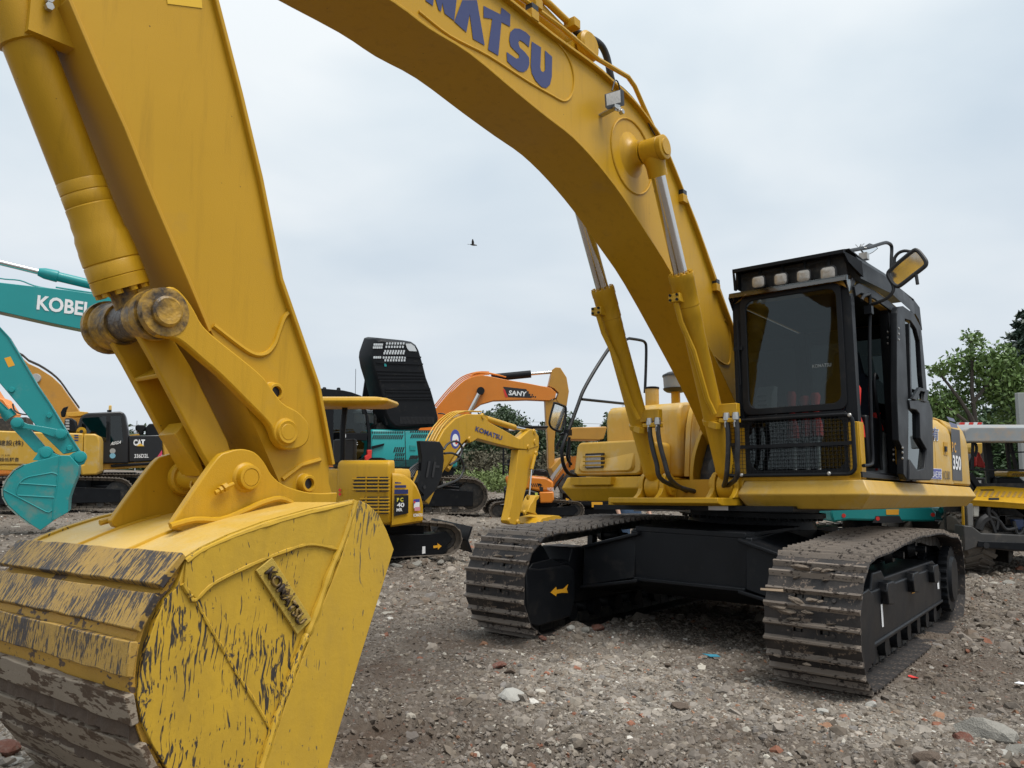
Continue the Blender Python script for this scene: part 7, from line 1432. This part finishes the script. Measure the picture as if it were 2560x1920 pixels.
# ------------------------------------------------------------ person behind the right track
def person():
    J_ = dict(pel=(0,0,.95), bel=(0,-.02,1.12), che=(0,-.03,1.36), nec=(0,-.01,1.50), hea=(0,.02,1.58), crn=(0,.02,1.72),
      hl=(.10,0,.90), kl=(.11,.03,.50), al=(.11,-.02,.10), tl=(.12,.13,.04), hr=(-.10,0,.90), kr=(-.12,.03,.50), ar=(-.13,-.02,.10), tr=(-.14,.13,.04),
      sl=(.18,-.02,1.42), el=(.26,-.03,1.14), wl=(.25,.10,.92), pl=(.25,.14,.86), sr=(-.18,-.02,1.42), er=(-.26,-.03,1.14), wr=(-.25,.10,.92), pr=(-.25,.14,.86))
    Rr = dict(pel=.145, bel=.135, che=.16, nec=.055, hea=.085, crn=.07, hl=.09, kl=.062, al=.045, tl=.04, hr=.09, kr=.062, ar=.045, tr=.04, sl=.065, el=.045, wl=.03, pl=.035, sr=.065, er=.045, wr=.03, pr=.035)
    E_ = [('pel','bel'),('bel','che'),('che','nec'),('nec','hea'),('hea','crn'),('pel','hl'),('hl','kl'),('kl','al'),('al','tl'),('pel','hr'),('hr','kr'),('kr','ar'),('ar','tr'),('che','sl'),('sl','el'),('el','wl'),('wl','pl'),('che','sr'),('sr','er'),('er','wr'),('wr','pr')]
    for s, p0 in ((1,'pl'),(-1,'pr')):
        for k, (dx, L_) in enumerate(((-.03,.065),(-.012,.08),(.006,.075),(.024,.06),(.04,.045))):
            a, b = f'{p0}f{k}', f'{p0}g{k}'; c = J_[p0]; J_[a] = (c[0]+dx*.9, c[1]+.03, c[2]-.03); J_[b] = (c[0]+dx, c[1]+.035, c[2]-.03-L_); Rr[a] = .010; Rr[b] = .008; E_ += [(p0, a), (a, b)]
    ks = list(J_); me = bpy.data.meshes.new('person'); me.from_pydata([J_[k] for k in ks], [(ks.index(a), ks.index(b)) for a, b in E_], []); o = bpy.data.objects.new('tmp', me); COL.objects.link(o)
    o.modifiers.new('skin', 'SKIN')
    if not me.skin_vertices: me.attributes
    sv = me.skin_vertices[0].data if len(me.skin_vertices) else None
    return o, ks, Rr
def build_person():
    o, ks, Rr = person(); me = o.data
    bm = bmesh.new(); bm.from_mesh(me); lay = bm.verts.layers.skin.verify(); bm.verts.ensure_lookup_table()
    for i, k in enumerate(ks): bm.verts[i][lay].radius = (Rr[k], Rr[k]*(.72 if k in ('che','bel','pel') else 1)); bm.verts[i][lay].use_root = (k == 'pel')
    bm.to_mesh(me); bm.free(); s = o.modifiers.new('sub', 'SUBSURF'); s.levels = 2; s.render_levels = 2
    dg = bpy.context.evaluated_depsgraph_get(); m2 = bpy.data.meshes.new_from_object(o.evaluated_get(dg)); bpy.data.objects.remove(o)
    for m in (M_shirt, M_jean, M_skin, M_blk): m2.materials.append(m)
    for f in m2.polygons:
        c = f.center; f.material_index = 0; f.use_smooth = True
        if abs(c.x) < .19 and c.z < 1.0: f.material_index = 1
        if c.z < .09: f.material_index = 3
        if c.z > 1.49 or (abs(c.x) > .19 and c.z < 1.12): f.material_index = 2
    p = bpy.data.objects.new('person', m2); COL.objects.link(p)
    g = G(); g.lathe((0,.005,1.60), (0,-.1,1), [(0,.085),(.06,.098),(.12,.088),(.16,.05),(.17,.01)], 16); g.obj('hair', M_hair, p)
    g = G()
    for s in (1,-1): g.lathe((s*.032,.103,1.625), (0,1,0), [(0,.012),(.006,.006)], 10)
    g.obj('eye', M_blkp, p); g = G(); g.loft([[V((-.012,.10,1.62)), V((.012,.10,1.62)), V((0,.10,1.63))], [V((-.014,.125,1.585)), V((.014,.125,1.585)), V((0,.12,1.60))]]); g.obj('nose', M_skin, p)
    g = G(); g.box(-.022,.022,.098,.108,1.555,1.563); g.obj('mouth', M_red, p)
    g = G()
    for s in (1,-1): g.lathe((s*.088,.02,1.61), (s,0,0), [(0,.022),(.012,.018)], 10)
    g.obj('ear', M_skin, p); return p
pq = at(1578, 1300, 12.0); pz = float(ground_z(pq.x, 12.0)); PER = build_person(); PER.location = (pq.x, 12.0, pz); PER.rotation_euler = (0, 0, R(200)); tag(PER, 'person in white shirt and blue jeans standing behind the far track', 'person')

# ------------------------------------------------------------ trees and far things
def leaf_mat(name, c): 
    m = mat(name, c, .55, vary=.35, vscale=1.3); b = m.node_tree.nodes['Principled BSDF']; b.inputs['Subsurface Weight'].default_value = 0; return m
M_leaf = leaf_mat('green_leaf', (.11,.18,.045)); M_leaf2 = leaf_mat('dark_green_leaf', (.05,.095,.035)); M_needle = leaf_mat('cedar_needle', (.022,.045,.026)); M_bark = mat('bark', (.06,.05,.04), .9, vary=.3, vscale=9, bump=.6); M_hedge = leaf_mat('far_green', (.045,.075,.03))
def leaves(name, blobs, per, size, m, parent, seed=1, flat=1.0, elong=1.6, kind=None):
    r_ = np.random.default_rng(seed); C_ = []; 
    for (cx, cy, cz, r) in blobs:
        n = max(20, int(per*r*r)); v = r_.normal(0, 1, (n, 3)); v /= np.linalg.norm(v, axis=1)[:, None]; rad = r*(.45+.55*r_.random(n)**.5)*(1+.25*r_.normal(0, 1, n)); C_.append(np.array([cx, cy, cz])+v*rad[:, None]*np.array([1, 1, flat]))
    C_ = np.concatenate(C_); n = len(C_); s = size*(.6+.8*r_.random(n)); a = r_.normal(0, 1, (n, 3)); a /= np.linalg.norm(a, axis=1)[:, None]; b = r_.normal(0, 1, (n, 3)); b -= (b*a).sum(1)[:, None]*a; b /= np.linalg.norm(b, axis=1)[:, None]
    q = np.stack([C_-a*s[:, None]*elong*.5, C_+b*s[:, None]*.4, C_+a*s[:, None]*elong*.5, C_-b*s[:, None]*.4], 1).reshape(-1, 3); me = bpy.data.meshes.new(name)
    me.vertices.add(4*n); me.vertices.foreach_set('co', q.astype(np.float32).ravel()); me.loops.add(4*n); me.loops.foreach_set('vertex_index', np.arange(4*n, dtype=np.int32)); me.polygons.add(n); me.polygons.foreach_set('loop_start', np.arange(0, 4*n, 4, dtype=np.int32)); me.update(); me.materials.append(m)
    o = bpy.data.objects.new(name, me); COL.objects.link(o)
    if parent: o.parent = parent
    if kind: tag(o, kind=kind)
    return o
def tree(px, Y, trunk_px, limbs, blobs, m, label, size=.11, per=900, seed=1):
    b = at(trunk_px[0], 1155, Y); root = empty('broadleaf_tree', Matrix.Translation((b.x, Y, float(ground_z(b.x, Y)))), label, 'tree', 'trees beyond the yard'); o0 = root.matrix_world.translation
    loc = lambda u, v, dy=0: at(u, v, Y+dy)-o0
    g = G(); g.tube([V((0,0,-.2)), loc(trunk_px[0], trunk_px[1])]+[loc(*q) for q in limbs[0]], [.16,.13]+[.11-.02*k for k in range(len(limbs[0]))], 8); tr = g.obj('trunk', M_bark, root)
    for L_ in limbs[1:]:
        g = G(); n = len(L_); g.tube([loc(*q) for q in L_], [max(.012, .07-.05*k/n) for k in range(n)], 6, sub=0); g.obj('branch', M_bark, root)
    leaves('crown', [(*(loc(u, v, dy)), r) for u, v, dy, r in blobs], per, size, m, root, seed); return root
tree(None, 26, (2475,1190), [[(2450,1100),(2425,1040)], [(2425,1040),(2400,1000),(2370,960),(2345,930)], [(2440,1060),(2430,980),(2430,900),(2428,850)], [(2450,1090),(2410,1050),(2370,1020),(2340,1010)], [(2430,1010),(2470,960),(2500,920)]],
 [(2430,845,0,.30),(2440,862,.2,.28),(2425,880,-.2,.2),(2395,900,0,.3),(2372,915,.1,.28),(2350,925,-.1,.25),(2330,925,0,.18),(2400,935,.4,.35),(2420,920,.5,.35),(2455,905,0,.4),(2470,930,0,.45),(2490,900,0,.45),(2510,890,.3,.4),(2520,930,.3,.5),(2480,960,.2,.5),(2450,985,.5,.5),(2510,980,.3,.55),(2540,940,.3,.5),(2400,985,.6,.35),(2380,1000,.5,.4),(2360,1020,.2,.4),(2335,1010,0,.35),(2330,1040,.3,.4),(2360,1050,.4,.4),(2400,1040,.8,.45),(2550,1000,.5,.6),(2530,1040,.5,.6),(2345,975,.2,.25),(2315,1000,.3,.3),(2310,1040,.5,.4)], M_leaf, 'loose green broadleaf tree with a leaning trunk behind the grey roof', .10, 1500, 21)
tree(None, 30, (2340,1190), [[(2345,1110),(2350,1060)], [(2350,1060),(2380,1040),(2400,1030)]], [(2350,1075,0,.7),(2400,1085,.5,.7),(2450,1080,0,.7),(2500,1090,.4,.7),(2330,1110,.4,.7),(2380,1130,0,.8),(2440,1140,.6,.8),(2500,1140,.2,.8),(2550,1120,.3,.8),(2430,1040,1,.5),(2310,1080,.5,.6),(2550,1170,.3,.8),(2470,1180,.3,.8),(2400,1180,.3,.8)], M_leaf2, 'dense dark tree low behind the leaning broadleaf tree', .12, 950, 22)
# cedar
cb_ = at(2640, 1155, 31); CT = empty('cedar_tree', Matrix.Translation((cb_.x, 31, 0)), 'dark layered cedar tree at the right edge of the picture', 'tree', 'trees beyond the yard'); o0 = CT.matrix_world.translation
g = G(); g.tube([(0,0,-.2),(0,0,3),(.05,0,5.6),(0,0,8.1)], [.22,.18,.09,.02], 8); g.obj('trunk', M_bark, CT)
bl = []
for k in range(15):
    z = 1.2+6.4*k/15; L_ = 2.7*(1-k/17)**.8
    for j in range(8):
        a = 2*PI*(j+.5*(k % 2))/8+random.uniform(-.2,.2); 
        g = G(); e_ = V((math.cos(a)*L_, math.sin(a)*L_, z+.15)); 
        for t in (.35,.5,.65,.8,.95,1.05): bl.append((e_.x*t, e_.y*t, z+.15*t+random.uniform(-.05,.05), .26+.1*random.random()))
leaves('crown', bl, 700, .13, M_needle, CT, 33, flat=.35, elong=2.4)
# far wood, hedge and weeds: masses
def band(name, u0, u1, Y0, Y1, h0, h1, m, n, seed, size, per):
    r_ = random.Random(seed); B = []
    for k in range(n):
        u = r_.uniform(u0, u1); Y = r_.uniform(Y0, Y1); h = r_.uniform(h0, h1)*(.75+.5*abs(math.sin(u*.021+seed))); p = at(u, 1155, Y)
        z = 0
        while z < h: B.append((p.x+r_.uniform(-.5,.5), Y+r_.uniform(-.5,.5), z+.3, r_.uniform(.45,.9)*size*4)); z += size*3.2
    return leaves(name, B, per, size, m, None, seed, kind='stuff')
band('far_wood', 1140, 1760, 55, 66, 2.6, 4.3, M_hedge, 190, 41, .17, 300)
band('left_far_wood', 250, 700, 140, 170, 3, 6, M_hedge, 90, 42, .6, 22)
band('right_far_wood', 1760, 2700, 46, 56, 2.5, 4.5, M_hedge, 130, 43, .2, 180)
band('weeds', 1150, 1330, 38, 48, .15, .7, mat('weed_green', (.12,.16,.045), .8, vary=.4), 130, 44, .12, 240)
band('brown_scrub', 1180, 1560, 49, 54, .6, 1.6, mat('dry_scrub', (.085,.075,.045), .9, vary=.4), 150, 45, .16, 130)
for k, (u, v0, Y, lab) in enumerate(((338, 1052, 130, 'distant thin utility pole between black hoods at the left'), (885, 922, 34, 'thin bare aerial pole rising above the teal cab'))):
    p = at(u, 1155, Y); h = at(u, v0, Y).z; g = G(); g.cyl((0,0,0), (0,0,h), .10 if k == 0 else .016, .07 if k == 0 else .010, n=8)
    if k == 0: g.box(-1.0,1.0,-.06,.06,h-.9,h-.75); g.box(-.7,.7,-.06,.06,h-1.7,h-1.55)
    o = g.obj('utility_pole' if k == 0 else 'aerial_pole', M_gryp if k == 0 else M_blk2, None); o.location = (p.x, Y, 0); tag(o, lab, 'pole')
for v in (1046, 1058):
    g = G(); g.tube([at(1100,v+4,120), at(1350,v+9,120), at(1600,v+16,120), at(1850,v+14,120)], .035, 4, sub=3); o = g.obj('power_line', M_gryp, None); tag(o, 'thin power line above the far wood, '+('upper one' if v == 1046 else 'lower one'), 'power line')
# bird
bp_ = at(1183, 612, 30); BD = empty('bird', Matrix.Translation(bp_) @ Matrix.Rotation(R(8), 4, 'Y'), 'small dark bird flying in the open sky below the boom', 'bird')
g = G(); g.lathe((-.13,0,0), (1,0,0), [(0,.004),(.04,.02),(.10,.036),(.17,.034),(.21,.022),(.24,.024),(.265,.015),(.28,.003)], 12); g.obj('body', M_dark, BD)
for s in (1,-1): g = G(); g.loft([[V((.02,s*.02,.02)), V((-.06,s*.02,.02)), V((-.06,s*.02,.015))], [V((.02,s*.08,.10)), V((-.07,s*.08,.09)), V((-.07,s*.08,.085))], [V((-.03,s*.12,.19)), V((-.06,s*.12,.18)), V((-.06,s*.12,.178))]]); g.obj('wing', M_dark, BD)
g = G(); g.loft([[V((-.10,-.012,0)), V((-.10,.012,0)), V((-.10,0,.006))], [V((-.22,-.03,-.01)), V((-.22,.03,-.01)), V((-.22,0,-.006))]]); g.obj('tail', M_dark, BD)

# ------------------------------------------------------------ single stones and scraps one can point at
def on_ground(tg, u, v):
    d = ray(tg, u, v); o = V((0,0,CAMZ)); t = .5
    while t < 60:
        q = o+d*t
        if q.z < float(ground_z(q.x, q.y)): return q
        t *= 1.006
    return o+d*t
M_conc = mat('broken_concrete', (.25,.235,.205), .9, vary=.3, vscale=14, bump=1, bscale=30); M_brick = mat('red_brick', (.19,.075,.05), .9, vary=.35, vscale=16, dirt=(.25,.2,.16), dirtamt=.4, bump=1, bscale=40); M_brown = mat('brown_stone', (.13,.095,.07), .9, vary=.3, vscale=14, bump=1, bscale=30); M_pale = mat('pale_stone', (.38,.365,.33), .85, vary=.15, vscale=10, bump=.6, bscale=30)
CH = [('C8',1530,1480,.27,M_conc,'large flat lump of grey concrete near the bottom right corner'),('C8',1395,1500,.11,M_brick,'red brick piece just left of the large concrete lump'),('C8',1180,1610,.12,M_brown,'brown brick stub at the bottom edge below the near track'),('C8',1640,1590,.08,M_pale,'pale stone near the bottom edge right of the concrete lump'),('C8',1720,1570,.12,M_conc,'grey stone at the right edge beside the large concrete lump'),
 ('C8',870,1300,.07,M_pale,'pale stone leaning at the lower corner of the near track'),('C8',600,1350,.09,M_pale,'white chalky stone in front of the near track'),('C8',1500,990,.06,M_brick,'small red brick chip in the open ground right of the near track'),('C8',1310,1080,.06,M_brick,'dull red chip beside the track pads'),('C8',1660,600,.16,M_conc,'flat pale slab in front of the lugged tyre'),
 ('C6',430,1440,.14,M_pale,'white angular stone in the pale gravel left of centre'),('C6',410,1275,.11,M_brown,'brown clod in front of the far track'),('C6',335,1235,.11,M_brick,'red brick half in front of the far track'),('C6',985,985,.13,M_brick,'crushed red brick in the heap beside the far track'),('C6',905,1000,.12,M_conc,'upright grey shard on the heap beside the far track'),('C6',800,985,.10,M_pale,'pale shard on the heap nearest the far track'),
 ('C6',1530,1510,.11,M_brown,'dark brown brick piece near the bottom centre'),('C6',1440,1225,.07,M_brown,'lone brown stone in the middle of the pale gravel'),('C6',620,1050,.08,M_brick,'red brick chip under the far track edge'),('C3',40,1500,.16,M_brick,'large red brick chunk at the lower left edge'),('C3',80,1560,.10,M_pale,'white stone beside the red chunk at the lower left edge'),
 ('C5',600,1600,.16,M_conc,'rounded pale lump left of three by the small dozer track'),('C5',745,1590,.18,M_conc,'flat pale lump in the middle of three by the small dozer track'),('C5',880,1580,.14,M_conc,'pale lump right of three by the small dozer track'),('C2',520,1530,.30,M_conc,'grey clod heap before the tracks at the far left'),('C2',580,1545,.2,M_conc,'smaller grey clod right of the heap at the far left')]
for k, (tg, u, v, s, m, lab) in enumerate(CH):
    p = on_ground(tg, u, v); o = bpy.data.objects.new('rubble_stone', rock_mesh('rubble_stone', 500+k, m, .55, 2)); COL.objects.link(o); o.location = p+V((0,0,s*.12)); o.scale = (s, s, s); o.rotation_euler = (random.uniform(-.2,.2), random.uniform(-.2,.2), random.uniform(0,6)); tag(o, lab, 'stone', 'larger pieces of rubble')
def scrap(tg, u, v, s, m, name, lab):
    p = on_ground(tg, u, v); g = G(); n = 7; lo = [V((s*(.6+.4*random.random())*math.cos(2*PI*i/n), s*.35*(.6+.5*random.random())*math.sin(2*PI*i/n), .012+.012*random.random())) for i in range(n)]; g.solid(lo, [q+V((0,0,.004)) for q in lo]); o = g.obj(name, m, None); o.location = p; o.rotation_euler = (.15,.1,random.uniform(-.4,.4)); tag(o, lab, 'scrap')
scrap('C6', 1735, 1172, .09, mat('blue_plastic', (.05,.25,.35), .4), 'plastic_scrap', 'torn blue plastic scrap on the ground before the big machine'); scrap('C8', 1108, 1150, .05, M_red, 'plastic_scrap', 'small bright red scrap beside the near track pads'); scrap('C8', 1735, 1190, .07, M_wht, 'paper_scrap', 'white scrap at the right edge'); scrap('C8', 1730, 840, .05, M_wht, 'paper_scrap', 'white scrap high at the right edge beyond the track')
# mud and a wood splinter on the shoes of the near track
def lump(tg, u, v, s, m, nm, tall=.4, fr=MU, x=2.56):
    q = fr.hit(tg, u, v, x, 0); me = rock_mesh(nm, int(u), m, tall, 2); o = bpy.data.objects.new(nm, me); COL.objects.link(o); o.parent = TRK[0 if u else 0]; o.location = q; o.scale = (s*.35, s, s*.55); return o
TRK = [o for o in EX.children if o.name.startswith('track') and 'frame' not in o.name]
for u, v, s in ((350,740,.15),(430,830,.12),(500,760,.10),(620,520,.12),(500,1060,.07),(640,830,.06),(690,950,.05),(330,1010,.06),(380,760,.16),(450,700,.14),(520,690,.10),(420,800,.09),(470,505,.16),(560,515,.10),(590,1040,.08),(575,700,.06),(440,560,.07),(610,575,.05)):
    q = MU.hit('C8', u, v, 2.51 if v > 600 else 2.40, 0); o = bpy.data.objects.new('mud_clod', rock_mesh('mud_clod', u, M_tan, .5, 3)); COL.objects.link(o); o.parent = TRK[0]; o.location = q; o.scale = (.05, s, s*.55); o.rotation_euler = (random.uniform(-.3,.3), 0, 0)
for u, v, s in ((330,500,.10),(400,500,.09),(290,690,.09),(280,640,.06)):
    q = MU.hit('C6', u, v, 2.50 if v > 560 else 2.44, 0); o = bpy.data.objects.new('mud_clod', rock_mesh('mud_clod', u+5, M_tan, .5, 3)); COL.objects.link(o); o.parent = TRK[1]; o.location = q; o.scale = (.05, s, s*.5)
q = MU.hit('C8', 305, 635, 2.54, 0); g = G(); g.loft([[V((0,-.08,-.008)), V((.015,-.08,-.004)), V((.01,-.08,.008))], [V((0,.07,-.006)), V((.02,.07,0)), V((.01,.07,.015))]]); o = g.obj('wood_splinter', mat('split_wood', (.30,.22,.15), .9), TRK[0]); o.location = q

for o in COL.objects:                                     # many tiny pieces joined into one part
    if o.name.split('.')[0] in ('weld_bead','pipe_clamp','port_bolt','gland_bolt','hinge_bolt','guard_wire','guard_bolt','bearing_bolt','clamp_bolt','hydraulic_pipe','roof_bolt','grille_hole','cable'): o['kind'] = 'stuff'
